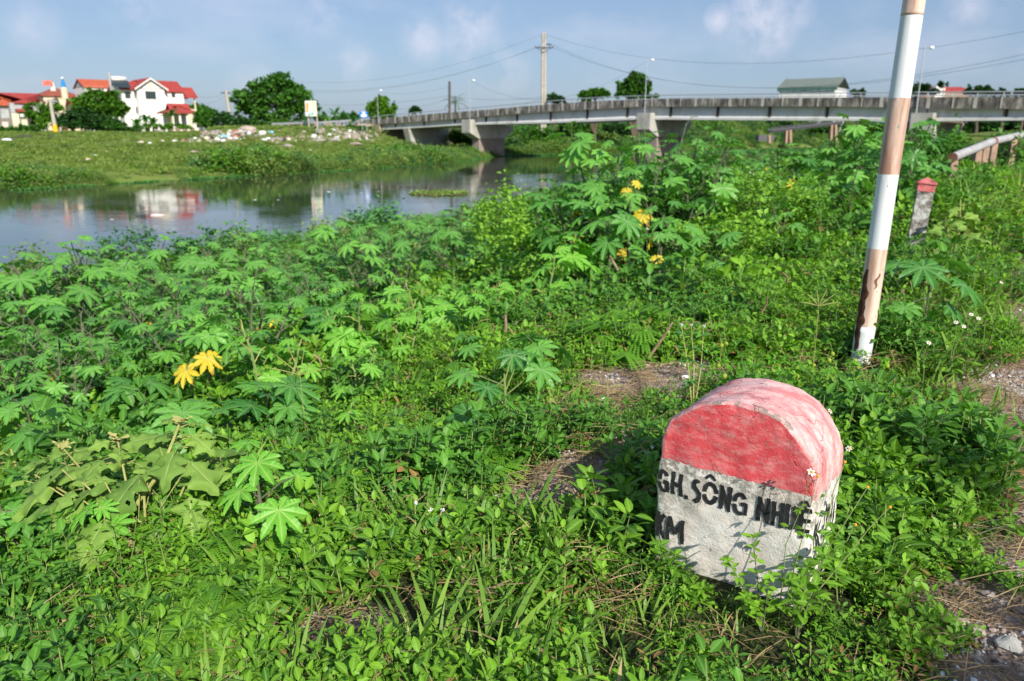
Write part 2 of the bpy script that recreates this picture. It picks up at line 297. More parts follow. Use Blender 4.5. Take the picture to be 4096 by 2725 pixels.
def build_ground():
    rad=np.concatenate([np.geomspace(.35,9,150),np.geomspace(9.2,260,150)[0:],np.geomspace(280,3500,16)]); na=540
    # more columns in front of the camera
    t=np.linspace(-1,1,na,endpoint=False); ang=math.pi/2+math.pi*(.35*t+.65*t**3)
    xs=np.outer(rad,np.cos(ang)); ys=np.outer(rad,np.sin(ang)); zs=gha(xs,ys)
    n=len(rad); V=np.stack([xs,ys,zs],-1).reshape(-1,3); V=np.vstack([V,[[0,0,gh(0,0)]]])
    i=np.arange(n-1)[:,None]*na; j=np.arange(na)[None,:]; j2=(j+1)%na
    Q=np.stack([i+j,i+na+j,i+na+j2,i+j2],-1).reshape(-1,4).tolist()
    c=len(V)-1; Q+= [(c,k,(k+1)%na) for k in range(na)]
    x,y=V[:,0],V[:,1]; s,w=sw(x,y); wf=np.interp(s,FS,FW); wn=np.interp(s,NS,NW)
    far=np.where(w>(wf+wn)/2,1.,0.); far=np.maximum(far,sstep(45,90,np.hypot(x,y))*np.where(w<wn,1,0)*sstep(0,6,w+6))
    m,nt,b,L=mat_base('soil gravel and grass'); tc=N(nt,'ShaderNodeTexCoord')
    def noi(sc,det=5): 
        q=N(nt,'ShaderNodeTexNoise'); q.inputs['Scale'].default_value=sc; q.inputs['Detail'].default_value=det; L(tc.outputs['Object'],q.inputs['Vector']); return q.outputs['Fac']
    def mix(f,a,c,mode='MIX'):
        q=N(nt,'ShaderNodeMixRGB',blend_type=mode); L(f,q.inputs[0]) if not isinstance(f,float) else setattr(q.inputs[0],'default_value',f)
        L(a,q.inputs[1]); L(c,q.inputs[2]); return q.outputs[0]
    def rp(f,st): r=ramp(nt,st); L(f,r.inputs[0]); return r.outputs[0]
    soil=rp(noi(2.5,8),[(.3,(.12,.078,.052)),(.55,(.27,.185,.125)),(.75,(.42,.31,.23))])
    vo=N(nt,'ShaderNodeTexVoronoi'); vo.inputs['Scale'].default_value=70; L(tc.outputs['Object'],vo.inputs['Vector'])
    grav=rp(vo.outputs['Color'],[(.15,(.16,.11,.08)),(.5,(.38,.27,.19)),(.66,(.24,.22,.22)),(.85,(.60,.51,.43))])
    gm=rp(noi(3.3,4),[(.42,(0,0,0)),(.58,(1,1,1))]); near=mix(gm,soil,grav)
    g1=rp(noi(.11,7),[(.3,(.11,.16,.03)),(.48,(.18,.24,.05)),(.62,(.22,.22,.08)),(.75,(.22,.17,.085))])
    g2=rp(noi(.9,6),[(.3,(.07,.12,.02)),(.7,(.21,.28,.06))]); fg=mix(.45,g1,g2)
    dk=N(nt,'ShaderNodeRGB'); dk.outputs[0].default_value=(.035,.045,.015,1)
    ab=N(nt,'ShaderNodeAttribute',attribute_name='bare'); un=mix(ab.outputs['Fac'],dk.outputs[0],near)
    af=N(nt,'ShaderNodeAttribute',attribute_name='far'); L(mix(af.outputs['Fac'],un,fg),b.inputs['Base Color']); b.inputs['Roughness'].default_value=.95; b.inputs['Specular IOR Level'].default_value=.15
    bp=N(nt,'ShaderNodeBump'); bp.inputs['Strength'].default_value=.8; bp.inputs['Distance'].default_value=.012; L(vo.outputs['Distance'],bp.inputs['Height']); L(bp.outputs[0],b.inputs['Normal'])
    o=mk('ground',V,Q,m,smooth=True,attrs={'bare':bare(x,y),'far':far}); tag(o,kind='structure')
build_ground()
def build_water():
    m,nt,b,L=mat_base('river water'); b.inputs['Base Color'].default_value=(.050,.060,.036,1); b.inputs['Roughness'].default_value=.035; b.inputs['IOR'].default_value=1.45; b.inputs['Specular IOR Level'].default_value=.55
    tc=N(nt,'ShaderNodeTexCoord'); mp=N(nt,'ShaderNodeMapping'); mp.inputs['Rotation'].default_value=(0,0,R(12)); mp.inputs['Scale'].default_value=(.7,1.6,1); L(tc.outputs['Object'],mp.inputs[0])
    n=N(nt,'ShaderNodeTexNoise'); n.inputs['Scale'].default_value=1.5; n.inputs['Detail'].default_value=3; L(mp.outputs[0],n.inputs['Vector'])
    n2=N(nt,'ShaderNodeTexNoise'); n2.inputs['Scale'].default_value=.055; n2.inputs['Detail'].default_value=2; n2.inputs['Distortion'].default_value=1.2; L(mp.outputs[0],n2.inputs['Vector'])
    r=ramp(nt,[(.42,(.18,.18,.18)),(.62,(1,1,1))]); L(n2.outputs['Fac'],r.inputs[0]); mu=N(nt,'ShaderNodeMath',operation='MULTIPLY'); L(n.outputs['Fac'],mu.inputs[0]); L(r.outputs[0],mu.inputs[1])
    bp=N(nt,'ShaderNodeBump'); bp.inputs['Strength'].default_value=.16; bp.inputs['Distance'].default_value=.06; L(mu.outputs[0],bp.inputs['Height']); L(bp.outputs[0],b.inputs['Normal'])
    V=[];Fa=[]; nx=40
    for i in range(nx+1):
        for j in range(nx+1): V.append((-450+i*900/nx,-300+j*1000/nx,0))
    for i in range(nx):
        for j in range(nx): a=i*(nx+1)+j; Fa.append((a,a+nx+1,a+nx+2,a+1))
    tag(mk('water',V,Fa,m),kind='structure')
build_water()
# ================================================================ the road bridge
BQ=56.5; QR=.70710678
def bw(s,t,z): return (BQ-QR*s+QR*t,BQ+QR*s+QR*t,z)
def bpx(px,py,t=0):
    p=castp(px,py,QR,QR,(BQ*2)*QR+t); return ((p.y-p.x)/2/QR,p.z)
def prof(pts,t=0):
    q=sorted(bpx(*p,t) for p in pts); S=[a for a,_ in q]; Z=[b for _,b in q]
    z0=Z[0]+(Z[1]-Z[0])*0; S=[-60]+S+[S[-1]+30]; Z=[z0-.3]+Z+[Z[-1]+(Z[-1]-Z[-2])/(S[-2]-S[-3])*30]
    return lambda s: float(np.interp(s,S,Z))
ZT=prof([(1460,480),(1725,456),(1924,441),(2178,419),(2352,406),(2569,398),(2724,395),(3007,393),(3400,390),(3632,389),(4096,387)])
ZB=prof([(1530,496),(1725,484),(1961,463),(2178,447),(2569,426),(3007,425),(3400,425),(3632,432),(4096,434)])
ZG=prof([(1530,519),(1856,500),(2178,493),(2560,478),(3007,481),(3400,483),(3632,487),(4096,481)])
sL=[bpx(x,450)[0] for x in (3700,2588,1877,1508)]; sEnd=bpx(1457,490)[0]; sAb=bpx(1517,490)[0]
bridge=thing('road_bridge','long grey concrete road bridge crossing the river on hammerhead piers','bridge',(16.8,96.2,0))
def sweep(ss,sec,zf,name,m,close=True,midx=0):
    mb=MB(); n=len(sec)
    V=[bw(s,t,zf(s)+dz) for s in ss for t,dz in sec]; Fa=[]
    for i in range(len(ss)-1):
        for j in range(n): j2=(j+1)%n; Fa.append((i*n+j,i*n+j2,(i+1)*n+j2,(i+1)*n+j))
    Fa+=[tuple(range(n)),tuple((len(ss)-1)*n+j for j in range(n))[::-1]]
    return mb.add(V,Fa)
Sx=np.linspace(-40,sEnd,90)
def par(t0,name):
    V=[];Fa=[]
    for s in Sx:
        V+=[bw(s,t0,ZB(s)-.05),bw(s,t0,ZT(s)),bw(s,t0+.22,ZT(s)),bw(s,t0+.22,ZB(s)-.05)]
    for i in range(len(Sx)-1):
        for j in range(4): Fa.append((i*4+j,i*4+(j+1)%4,(i+1)*4+(j+1)%4,(i+1)*4+j))
    Fa+=[(0,1,2,3),tuple(4*(len(Sx)-1)+j for j in (3,2,1,0))]
    return mk(name,V,Fa,M['concd'],bridge)
par(0,'parapet'); par(8.3,'parapet')
k=0; s=-30.
while s<sEnd-1 and k<96:
    m_=MB(); wdt=.10+.05*math.sin(k*3.1)
    m_.box(s-wdt,s+wdt,-.05,-.003,0,1,f=lambda a,t,z:bw(a,t,(ZB(a)-.02)*(1-z)+(ZT(a)+.02)*z)); m_.build('parapet_post',M['conc'],bridge); s+=2.05*(1+.12*math.sin(k*1.7)); k+=1
hr=MB()
for t0 in (.11,8.4):
    hr.tube([bw(s,t0,ZT(s)+.42) for s in Sx],.055,6)
    s=-36.
    while s<sEnd: hr.tube([bw(s,t0,ZT(s)-.02),bw(s,t0,ZT(s)+.40)],.045,5); s+=2.05
hr.build('handrail',M['rail'],bridge)
V=[];Fa=[]
for s in Sx: V+=[bw(s,.23,ZB(s)+.02),bw(s,.23,ZB(s)+.28),bw(s,8.28,ZB(s)+.28),bw(s,8.28,ZB(s)+.02)]
for i in range(len(Sx)-1):
    for j in range(4): Fa.append((i*4+j,i*4+(j+1)%4,(i+1)*4+(j+1)%4,(i+1)*4+j))
mk('deck',V,Fa,M['conc'],bridge)
piers=[sL[0],sL[1],sL[2],sAb-7.2]
ends=[-40]+sorted(piers[:3])+[sAb-.2]
for a,b in zip(ends[:-1],ends[1:]):
    g=MB(); ss=np.linspace(a+.06,b-.06,14)
    for t0 in (.55,2.7,4.9,7.1):
        sec=[(t0-.02,lambda s:ZB(s)-.0),(t0-.02,lambda s:ZG(s)+.42),(t0-.20,lambda s:ZG(s)+.26),(t0-.20,lambda s:ZG(s)),(t0+.44,lambda s:ZG(s)),(t0+.44,lambda s:ZG(s)+.26),(t0+.26,lambda s:ZG(s)+.42),(t0+.26,lambda s:ZB(s))]
        V=[bw(s,t,z(s)) for s in ss for t,z in sec]; n=len(sec); Fa=[(i*n+j,i*n+(j+1)%n,(i+1)*n+(j+1)%n,(i+1)*n+j) for i in range(len(ss)-1) for j in range(n)]
        Fa+=[tuple(range(n)),tuple((len(ss)-1)*n+j for j in range(n))[::-1]]; g.add(V,Fa)
    nd=5 if b-a>28 else 3
    for q in range(1,nd+1):
        s_=a+(b-a)*(q-.5)/nd
        g.box(s_-.09,s_+.09,.38,.53,0,1,1,f=lambda a_,t,z:bw(a_,t,(ZG(a_)+.30)*(1-z)+(ZB(a_)-.01)*z))
        g.box(s_+.10,s_+.28,.47,.527,0,1,2,f=lambda a_,t,z:bw(a_,t,(ZG(a_)+.42)*(1-z)+(ZB(a_)-.01)*z))
    g.build('girder',[M['concl'],M['slot'],M['stain']],bridge)
for i,s0 in enumerate(piers[:3]):
    zg=ZG(s0); 
    c=MB(); poly=[(-.7,zg+.75),(.30,zg+.75),(.30,zg-.06),(8.5,zg-.06),(8.5,zg-.55),(6.9,zg-2.0),(1.0,zg-2.0),(-.7,zg-1.15)]
    c.prism(poly,lambda u,v,w:bw(s0+w,u,v),-.95,.95)
    cap=c.build('pier_cap',M['conc'],bridge)
    st=MB(); st.box(s0-.75,s0+.75,1.2,6.6,-2.2,zg-1.99,f=lambda a,t,z:bw(a,t,z)); st.box(s0-.78,s0+.78,1.17,6.63,1.3,1.42,f=lambda a,t,z:bw(a,t,z))
    st.build('pier_stem',M['brickc'],bridge)
s0=piers[3]; c=MB(); zg=ZG(s0)
c.prism([(0.0,zg-.05),(8.6,zg-.05),(8.2,1.0),(.9,1.0)],lambda u,v,w:bw(s0+w,u,v),-.7,.7); c.build('pier_stem',M['conc'],bridge)
c=MB(); c.prism([(-.05,ZB(sAb)-.06),(8.5,ZB(sAb)-.06),(8.5,1.5),(-.05,1.5)],lambda u,v,w:bw(w,u,v),sAb,sEnd); c.build('abutment',M['rubble'],bridge)
for i,(px,top,s0) in enumerate(zip((3700,2588,1877,1508),(184,235,318,358),sL)):
    t0=-.12; p0=castp(px,top,QR,QR,BQ*2*QR+t0); sx=(p0.y-p0.x)/2/QR; ztop=p0.z; zb=(ZG(sx)+.75) if i<3 else ZB(sx)
    lab=['thin grey street lamp on the bridge just right of the striped pole','thin grey street lamp on the bridge near the tall trees right of the twin pole','thin grey street lamp on the bridge beside the dark bare pole','thin grey street lamp at the left end of the bridge before the round tree'][i]
    t=thing('street_lamp',lab,'street lamp',bw(sx,t0,zb),'street lamps along the bridge')
    MB().tube([bw(sx,t0,zb),bw(sx,t0,ztop)],[.062,.042],8).build('pole',M['rail'],t)
    MB().tube([bw(sx,t0,ztop-.25),bw(sx-.15,t0+.15,ztop-.10),bw(sx-.3,t0+.3,ztop-.12)],.03,6).build('arm',M['rail'],t)
    q=bw(sx-.45,t0+.45,ztop-.16); MB().sphere(q,.20,sc=(1.1,1.1,.75)).build('lamp_head',M['lampw'],t,smooth=True)
# approach guardrail on the far bank
gr=thing('guardrail','long pale guardrail with brown posts running left from the bridge end','guardrail',tuple(casty(1290,495,128)))
A=[castz(725+310*i,0,0) for i in range(2)]
pts=[casty(1085,497,112),casty(1180,493,118),casty(1290,490,126),casty(1380,484,131),casty(1456,479,136)]
b=MB()
for i in range(len(pts)-1):
    p,q=pts[i],pts[i+1]; b.add([(p.x,p.y,p.z-.16),(q.x,q.y,q.z-.16),(q.x,q.y,q.z+.16),(p.x,p.y,p.z+.16),(p.x,p.y+.1,p.z-.16),(q.x,q.y+.1,q.z-.16),(q.x,q.y+.1,q.z+.16),(p.x,p.y+.1,p.z+.16)],[(0,1,2,3),(4,7,6,5),(3,2,6,7),(0,4,5,1)])
b.build('rail_beam',M['rail'],gr)
for i in range(len(pts)-1):
    for f in (.2,.7):
        p=pts[i].lerp(pts[i+1],f); MB().box(p.x-.14,p.x+.14,p.y+.11,p.y+.33,p.z-.95,p.z+.05).build('post',M['rustp'],gr)
# low retaining kerb / approach embankment under the guardrail
em=MB()
for i in range(len(pts)-1):
    p,q=pts[i],pts[i+1]
    em.add([(p.x,p.y-.1,p.z-.62),(q.x,q.y-.1,q.z-.62),(q.x,q.y-.3,q.z-1.15),(p.x,p.y-.3,p.z-1.15),(p.x+5,p.y+9,p.z-.62),(q.x+5,q.y+9,q.z-.62),(q.x,q.y-.3,q.z-4),(p.x,p.y-.3,p.z-4)],[(3,2,1,0),(0,1,5,4),(7,6,2,3)])
tag(em.build('road_embankment',M['rubble']),'pale stone kerb of the approach road under the guardrail','road edge')
# ================================================================ houses and far furniture
class Hs:
    """a house: facade plane through a world point, turned by yaw; x along the facade, y into the house"""
    def __init__(s,name,label,px,Y,yaw=42,z0=3.4,cat='house'):
        p=casty(px,480,Y); s.o=Vector((p.x,p.y,z0)); a=R(yaw); s.ex=Vector((math.cos(a),math.sin(a),0)); s.ey=Vector((-math.sin(a),math.cos(a),0)); s.z0=z0
        s.root=thing(name,label,cat,tuple(s.o))
    def at(s,px,py,y=0):
        n=-s.ey; q=castp(px,py,s.ey.x,s.ey.y,s.ey.x*s.o.x+s.ey.y*s.o.y+y); d=q-s.o; return d.dot(s.ex),q.z
    def x(s,px,y=0): return s.at(px,450,y)[0]
    def z(s,px,py,y=0): return s.at(px,py,y)[1]
    def w(s,x,y,z): q=s.o+s.ex*x+s.ey*y; return (q.x,q.y,z)
    def box(s,mb,x0,x1,y0,y1,z0,z1,m=0): return mb.box(x0,x1,y0,y1,z0,z1,m,f=s.w)
    def part(s,nm,mat,*bx,parent=None,label=None):
        mb=MB()
        for b in bx: s.box(mb,*b)
        return mb.build(nm,M[mat],parent or s.root,label=label)
    def window(s,x0,x1,z0,z1,y=0,mul=1,mat='frame'):
        t=.09; fr=MB()
        for b in ((x0,x1,z0,z0+t),(x0,x1,z1-t,z1),(x0,x0+t,z0+t,z1-t),(x1-t,x1,z0+t,z1-t)): s.box(fr,b[0],b[1],y-.06,y-.003,b[2],b[3])
        for i in range(mul):
            xm=x0+(x1-x0)*(i+1)/(mul+1); s.box(fr,xm-.03,xm+.03,y-.055,y-.003,z0+t,z1-t)
        f=fr.build('window',M[mat],s.root); p=MB(); s.box(p,x0+t,x1-t,y-.035,y-.004,z0+t,z1-t); p.build('pane',M['glass'],f)
    def gable(s,x0,x1,y0,y1,ze,zr,mat,ov=.35,along='x',th=.14,name='roof',ends=None,parent=None):
        mb=MB()
        if along=='x':
            ym=(y0+y1)/2; P=[(y0-ov,ze-.12),(ym,zr),(y1+ov,ze-.12),(y1+ov,ze-.12-th),(ym,zr-th),(y0-ov,ze-.12-th)]
            mb.prism(P,lambda u,v,w_:s.w(w_,u,v),x0-ov,x1+ov)
            if ends: e=MB(); [e.prism([(y0,ze-.2),(y1,ze-.2),(ym,zr-th-.02)],lambda u,v,w_:s.w(w_,u,v),a,b_) for a,b_ in ((x0,x0+.2),(x1-.2,x1))]; e.build('gable_wall',M[ends],s.root)
        else:
            xm=(x0+x1)/2; P=[(x0-ov,ze-.12),(xm,zr),(x1+ov,ze-.12),(x1+ov,ze-.12-th),(xm,zr-th),(x0-ov,ze-.12-th)]
            mb.prism(P,lambda u,v,w_:s.w(u,w_,v),y0-ov,y1+ov)
            if ends: e=MB(); e.prism([(x0,ze-.2),(x1,ze-.2),(xm,zr-th-.02)],lambda u,v,w_:s.w(u,w_,v),y0,y0+.2); e.build('gable_wall',M[ends],s.root)
        return mb.build(name,M[mat],parent or s.root)
    def hip(s,x0,x1,y0,y1,ze,zr,mat,ov=.4,inset=None,name='roof'):
        a=[x0-ov,x1+ov,y0-ov,y1+ov]; i=inset if inset is not None else (a[3]-a[2])/2; ym=(a[2]+a[3])/2
        V=[s.w(a[0],a[2],ze),s.w(a[1],a[2],ze),s.w(a[1],a[3],ze),s.w(a[0],a[3],ze),s.w(a[0]+i,ym,zr),s.w(a[1]-i,ym,zr)]
        V+=[s.w(a[0],a[2],ze-.14),s.w(a[1],a[2],ze-.14),s.w(a[1],a[3],ze-.14),s.w(a[0],a[3],ze-.14)]
        return mk(name,V,[(0,1,5,4),(1,2,5),(2,3,4,5),(3,0,4),(6,7,1,0),(7,8,2,1),(8,9,3,2),(9,6,0,3),(9,8,7,6)],M[mat],s.root)
# --- the white two-storey villa
h=Hs('villa','white two storey villa with red tiled roofs and a gabled front',557,146,z0=3.6)
X=h.x; gx0,gx1=X(559),X(667); ze=h.z(559,352); zr=h.z(604,316); z0=h.z0
lx0=X(496,1.2); rx1=X(741,1.0)
h.part('wall','white',(gx0,gx1,0,9,z0-.6,ze),(lx0,gx0-.003,1.2,8.4,z0-.6,ze-.1),(gx1+.003,rx1,1.0,8.2,z0-.6,ze-.3))
h.gable(gx0,gx1,0,9.2,ze,zr+.2,'tile',along='y',ends='white',ov=.45)
h.gable(lx0,gx0+3,1.2,8.4,ze-.1,h.z(510,319,4.8)-.3,'tile',ends='white')
h.gable(gx1-3,rx1,1.0,8.2,ze-.3,h.z(690,323,4.6)-.1,'tile',ends='white')
tr=MB(); xm=(gx0+gx1)/2; 
for sg in (-1,1):
    a=(xm+sg*(gx1-gx0+1.1)/2,ze-.12); tr.prism([(a[0],a[1]-.30),(xm,zr-.10),(xm,zr+.19),(a[0],a[1]-.02)],lambda u,v,w_:h.w(u,w_,v),-.60,-.47)
tr.build('gable_trim',M['white'],h.root)
MB().tube([h.w(xm,-.03,zr-1.15),h.w(xm,.02,zr-1.15)],.42,12).build('ornament',M['cream'],h.root)
za,zb_=h.z(610,391),h.z(610,368)
h.window(X(590),X(631),za-.25,zb_+.1,0,3); h.window(X(509,1.2),X(530,1.2),h.z(520,394,1.2),h.z(520,368,1.2),1.2); h.window(X(546,1.2),X(557,1.2),h.z(550,394,1.2),h.z(550,368,1.2),1.2,0)
h.window(X(694,1.0),X(708,1.0),h.z(700,390,1),h.z(700,367,1),1.0,1)
h.window(X(545,1.2),X(557,1.2),h.z(550,455,1.2),h.z(550,428,1.2),1.2,0)
lg=MB(); bx0,bx1=rx1+.003,rx1+2.6
h.box(lg,bx0,bx1,2.0,6.5,z0+.0,z0+3.4); h.box(lg,bx0,bx1,2.0,6.5,z0+3.42,z0+4.3)
for xx in (bx0+.12,bx1-.15): h.box(lg,xx-.12,xx+.12,2.1,2.35,z0+4.3,ze-1.2)
lg.build('balcony',M['cream'],h.root); h.gable(bx0+.2,bx1,2.0,6.6,ze-1.2,ze+.6,'tile')
# porch pavilion to its right
g=Hs('garden_pavilion','small red hip roofed pavilion with white posts right of the villa',660,139,z0=3.7,cat='pavilion')
px0,px1=g.x(662),g.x(800); zr=g.z(720,427,2.5); ze=g.z(700,450)
g.hip(px0+.6,px1-.6,0,5,ze,zr+.1,'tile',inset=3.2)
g.gable(px0+2,px0+5,2.5,5,ze+.3,zr+.55,'tile')
for xx in np.linspace(px0+1.2,px1-1.0,4): g.part('post','white',(xx-.16,xx+.16,.2,.5,g.z0-.5,ze-.15))
g.part('wall','white',(px0+1,px1-1,4.2,4.6,g.z0-.5,ze-.15)); 
bl=MB()
for xx in np.linspace(px0+1.4,px1-.9,15): g.box(bl,xx-.09,xx+.09,.22,.4,g.z0-.2,g.z0+.75)
bl.build('balustrade',M['rustp'],g.root)
g.part('handrail','white',(px0+1.1,px1-.8,.15,.5,g.z0+.76,g.z0+.95))
# --- orange roofed house left of the villa
h=Hs('orange_roof_house','pale grey house with bright orange roof left of the villa',352,150,z0=3.5)
x0,x1=h.x(352),h.x(495); ze=h.z(420,347); zr=h.z(400,317,3.5)
h.part('wall','white',(x0,x1,0,7,h.z0-.5,ze)); h.gable(x0,x1,0,7,ze,zr-.1,'tileo',ends='greyw',ov=.25)  # grey on the gable ends puts the shade of the end wall into colour
h.window(h.x(448),h.x(470),h.z(460,388),h.z(460,374),0,1); h.window(h.x(385),h.x(402),h.z(390,440),h.z(390,412),0,1)
h=Hs('solar_water_heater','silver solar water heater on a stand between two rooftops',472,145,z0=9.5,cat='water heater')
zt=h.z(487,322)
MB().tube([h.w(-.2,0,zt+.25),h.w(2.2,.0,zt+.25)],.42,12).build('tank',M['white'],h.root,smooth=True)
MB().box(-.4,2.4,-1.7,-.1,0,.1,f=lambda x,y,z:h.w(x,y,zt-.1+z+(y+.1)*.75)).build('collector',M['glass'],h.root)
MB().tube([h.w(.2,0,9.0),h.w(.2,0,zt+.1)],.08,6).tube([h.w(1.9,0,9.0),h.w(1.9,0,zt+.1)],.08,6).tube([h.w(-.5,0,9.6),h.w(-.5,0,zt+1.3)],.2,8).build('stand',M['greyw'],h.root)
# --- brown-red roofed house with blue topped turret
h=Hs('red_roof_house','house with brownish red hip roof and small turrets behind the concrete pole',182,152,z0=3.5)
x0,x1=h.x(182),h.x(322); ze=h.z(250,383); zr=h.z(270,356,4)
h.part('wall','cream',(x0,x1,0,8,h.z0-.5,ze)); h.hip(x0,x1,0,8,ze,zr+.2,'tiles',inset=3.4)
h.part('wall','cream',(x0+4,x1-1,-2.5,-.003,h.z0-.5,ze-1.5)); h.hip(x0+4,x1-1,-2.5,.4,ze-1.5,ze-.1,'tile',inset=.8,name='lower_roof')
h.part('door','rust',(x1-5,x1-3.2,-2.56,-2.503,h.z0-.3,h.z0+2.2)); h.window(x0+5,x0+7,h.z0+1,h.z0+2.5,-2.5,1)
h=Hs('turret','pale rooftop turret with blue cone cap and white ball',258,150,z0=9.8,cat='turret')
zb_=h.z(268,350); xx=h.x(269)
MB().tube([h.w(xx,0,zb_-2.0),h.w(xx,0,zb_)],.58,10).build('drum',M['cream'],h.root)
MB().tube([h.w(xx,0,zb_),h.w(xx,0,zb_+1.35)],[.46,.22],10).build('cone_cap',M['blue'],h.root)
MB().sphere(h.w(xx,0,zb_+1.6),.25).build('ball',M['white'],h.root,smooth=True)
h=Hs('roof_finial','small white stacked finial on the brownish red roof',231,150,z0=10,cat='finial')
zz=h.z(231,356); MB().tube([h.w(0,0,zz-.4),h.w(0,0,zz+.3),h.w(0,0,zz+.35),h.w(0,0,zz+1),h.w(0,0,zz+1.05),h.w(0,0,zz+1.35)],[.45,.45,.32,.32,.18,.05],8).build('finial',M['white'],h.root)
h=Hs('flag','faded red flag on a thin mast above the rooftops',214,149,z0=8,cat='flag')
za=h.z(208,334); MB().tube([h.w(.7,0,8),h.w(.7,0,za+.6)],.035,5).build('mast',M['steel'],h.root)
V=[];Fa=[]
for i in range(6):
    for j in (0,1): V.append(h.w(.66-i*.3,.1*math.sin(i*1.4),za-.45+j*.9+.05*math.sin(i)))
for i in range(5): Fa.append((2*i,2*i+2,2*i+3,2*i+1))
mk('cloth',V,Fa,M['flag'],h.root)
# --- far-left low house
h=Hs('low_red_roof_house','low house with dark red hip roof at the far left',14,136,z0=3.4)
x0,x1=h.x(44),h.x(176); ze=h.z(100,413); zr=h.z(102,385,3.5)
h.part('wall','greyw',(x0,x1,0,7,h.z0-.6,ze)); h.hip(x0+1,x1-1.5,0,7,ze+.1,zr+.5,'tile',inset=5.0)
h.hip(h.x(5),x0+.6,1.5,8,ze-.3,ze+1.4,'tileo',inset=2.4,name='side_roof'); h.part('wall','greyw',(h.x(10),x0-.003,1.8,7,h.z0-.6,ze-.4))
h.part('awning','tile',(h.x(62),h.x(130),-1.3,-.003,h.z(100,449),h.z(100,437))); h.part('shutter','wallb',(h.x(66),h.x(128),-.06,-.003,h.z0,h.z(100,450)))
h=Hs('gable_shed','small cream gabled shed behind the low red roof',158,142,z0=3.5,cat='shed')
h.part('wall','cream',(h.x(158),h.x(180),0,5,3,h.z(165,408))); h.gable(h.x(158),h.x(180),0,5,h.z(165,408),h.z(168,396),'tile',along='y',ends='cream')
h=Hs('pale_house','pale grey house cut off by the left edge',-30,142,z0=3.5)
h.part('wall','white',(0,h.x(22),0,7,3,h.z(0,420))); h.hip(0,h.x(22),0,7,h.z(0,420),h.z(0,402),'greyw',inset=3); h.window(h.x(0),h.x(12),h.z(0,448),h.z(0,435),0,1)
h=Hs('boundary_wall','old grey boundary wall with pale pillars at the left edge',-60,112,yaw=6,z0=3.2,cat='wall')
h.part('wall','wallb',(0,h.x(104),0,.25,2.6,h.z(20,473)))
for a,b,t in ((48,76,454),(84,106,479)): h.part('pillar','cream',(h.x(a),h.x(b),-.25,-.003,2.6,h.z(60,t)))
h.part('panel','bagp',(h.x(2),h.x(26),-.06,-.003,3.3,h.z(10,488))); h.part('pillar_ball','white',(h.x(76)+.1,h.x(90),.0,.4,h.z(80,468),h.z(80,456)))
# --- green roofed building behind the bridge
h=Hs('green_roof_building','long pale building with grey green gabled roof behind the bridge',3110,205,yaw=-36,z0=3.8,cat='building')
x0,x1=h.x(3110),h.x(3334); ze=h.z(3200,349); zr=h.z(3250,318,5); zw=h.z(3200,365)
dd=11
h.part('wall','white',(x0,x1,0,dd,3,zw)); h.gable(x0,x1,0,dd,ze,zr+.3,'greenroof',ov=.5)
h.part('fascia','greent',(x0-.4,x1+.4,-.52,-.4,ze-.9,ze-.15))
for xx in np.linspace(x0+.3,x1-.3,8): h.part('post','greent',(xx-.16,xx+.16,.05,.35,zw+.003,ze-.2))
for xx in np.linspace(x0+.3,x1-.3,5): h.part('post','greent',(xx-.16,xx+.16,dd-.4,dd-.1,zw+.003,ze-.2))
h.part('wall_panel','white',(h.x(3190),h.x(3216),-.05,-.003,3,ze-.9)); h.part('wall_panel','greyw',(x1-.2,x1+.05,1,dd-1,zw,zw+.7))
MB().tube([h.w(x0,dd/2,zr),h.w(x0,dd/2,zr+.9)],.04,5).tube([h.w(x1,dd/2,zr),h.w(x1,dd/2,zr+.9)],.04,5).build('lightning_rod',M['steel'],h.root)
# --- red roofed building far right
h=Hs('red_roof_building','long low building with red metal roof right of the striped pole',3660,150,yaw=8,z0=3,cat='building')
x0,xm,x1=h.x(3668),h.x(3742),h.x(3868)
h.part('wall','rustp',(x0,x1,0,6,3,h.z(3800,362))); h.gable(xm+.6,x1,0,6,h.z(3800,361),h.z(3800,344),'tile'); h.gable(x0,xm-.6,0,6,h.z(3700,362),h.z(3700,347),'tile')
h.part('stair_tower','white',(xm-1,xm+1.1,-.3,3,3,h.z(3752,352)),(xm+.2,xm+1.1,1,2,3,h.z(3765,340))); h.window(h.x(3815),h.x(3830),h.z(3800,371),h.z(3800,362)-.1,-.0,0,'white')
# ---------------------------------------------------------------- signs
p=casty(1220,404,118); q=casty(1268,465,118)
t=thing('billboard','tall pale billboard with orange and teal print on two posts','billboard',(p.x,118,gh(p.x,118)))
MB().box(p.x,q.x,117.9,118.2,q.z,p.z).build('board',M['bagw'],t)
wd=q.x-p.x; ht=p.z-q.z
def spot(mb,cx,cz,rx,rz,y=117.88,n=12): mb.add([(p.x+wd*(cx+rx*math.cos(2*math.pi*i/n)*(1+.2*math.sin(3*i))),y,q.z+ht*(cz+rz*math.sin(2*math.pi*i/n)))for i in range(n)],[tuple(range(n))])
b=MB(); b.add([(p.x+wd*a,117.89,q.z+ht*c) for a,c in ((.35,.02),(.98,.02),(.98,.98),(.35,.98))],[(0,1,2,3)]); b.build('print',M['paley'],t)
b=MB(); spot(b,.2,.72,.13,.2); spot(b,.17,.42,.10,.2); b.build('print',M['orange'],t)
b=MB(); spot(b,.45,.16,.22,.11,117.87); spot(b,.68,.2,.12,.13,117.87); spot(b,.25,.10,.15,.07,117.87); b.build('print',M['teal'],t)
b=MB(); [b.add([(p.x+wd*a,117.865,q.z+ht*c) for a,c in ((.5,z),(.85,z),(.85,z+.03),(.5,z+.03))],[(0,1,2,3)]) for z in (.84,.76,.68,.6)]; b.build('print',M['greyp'],t)
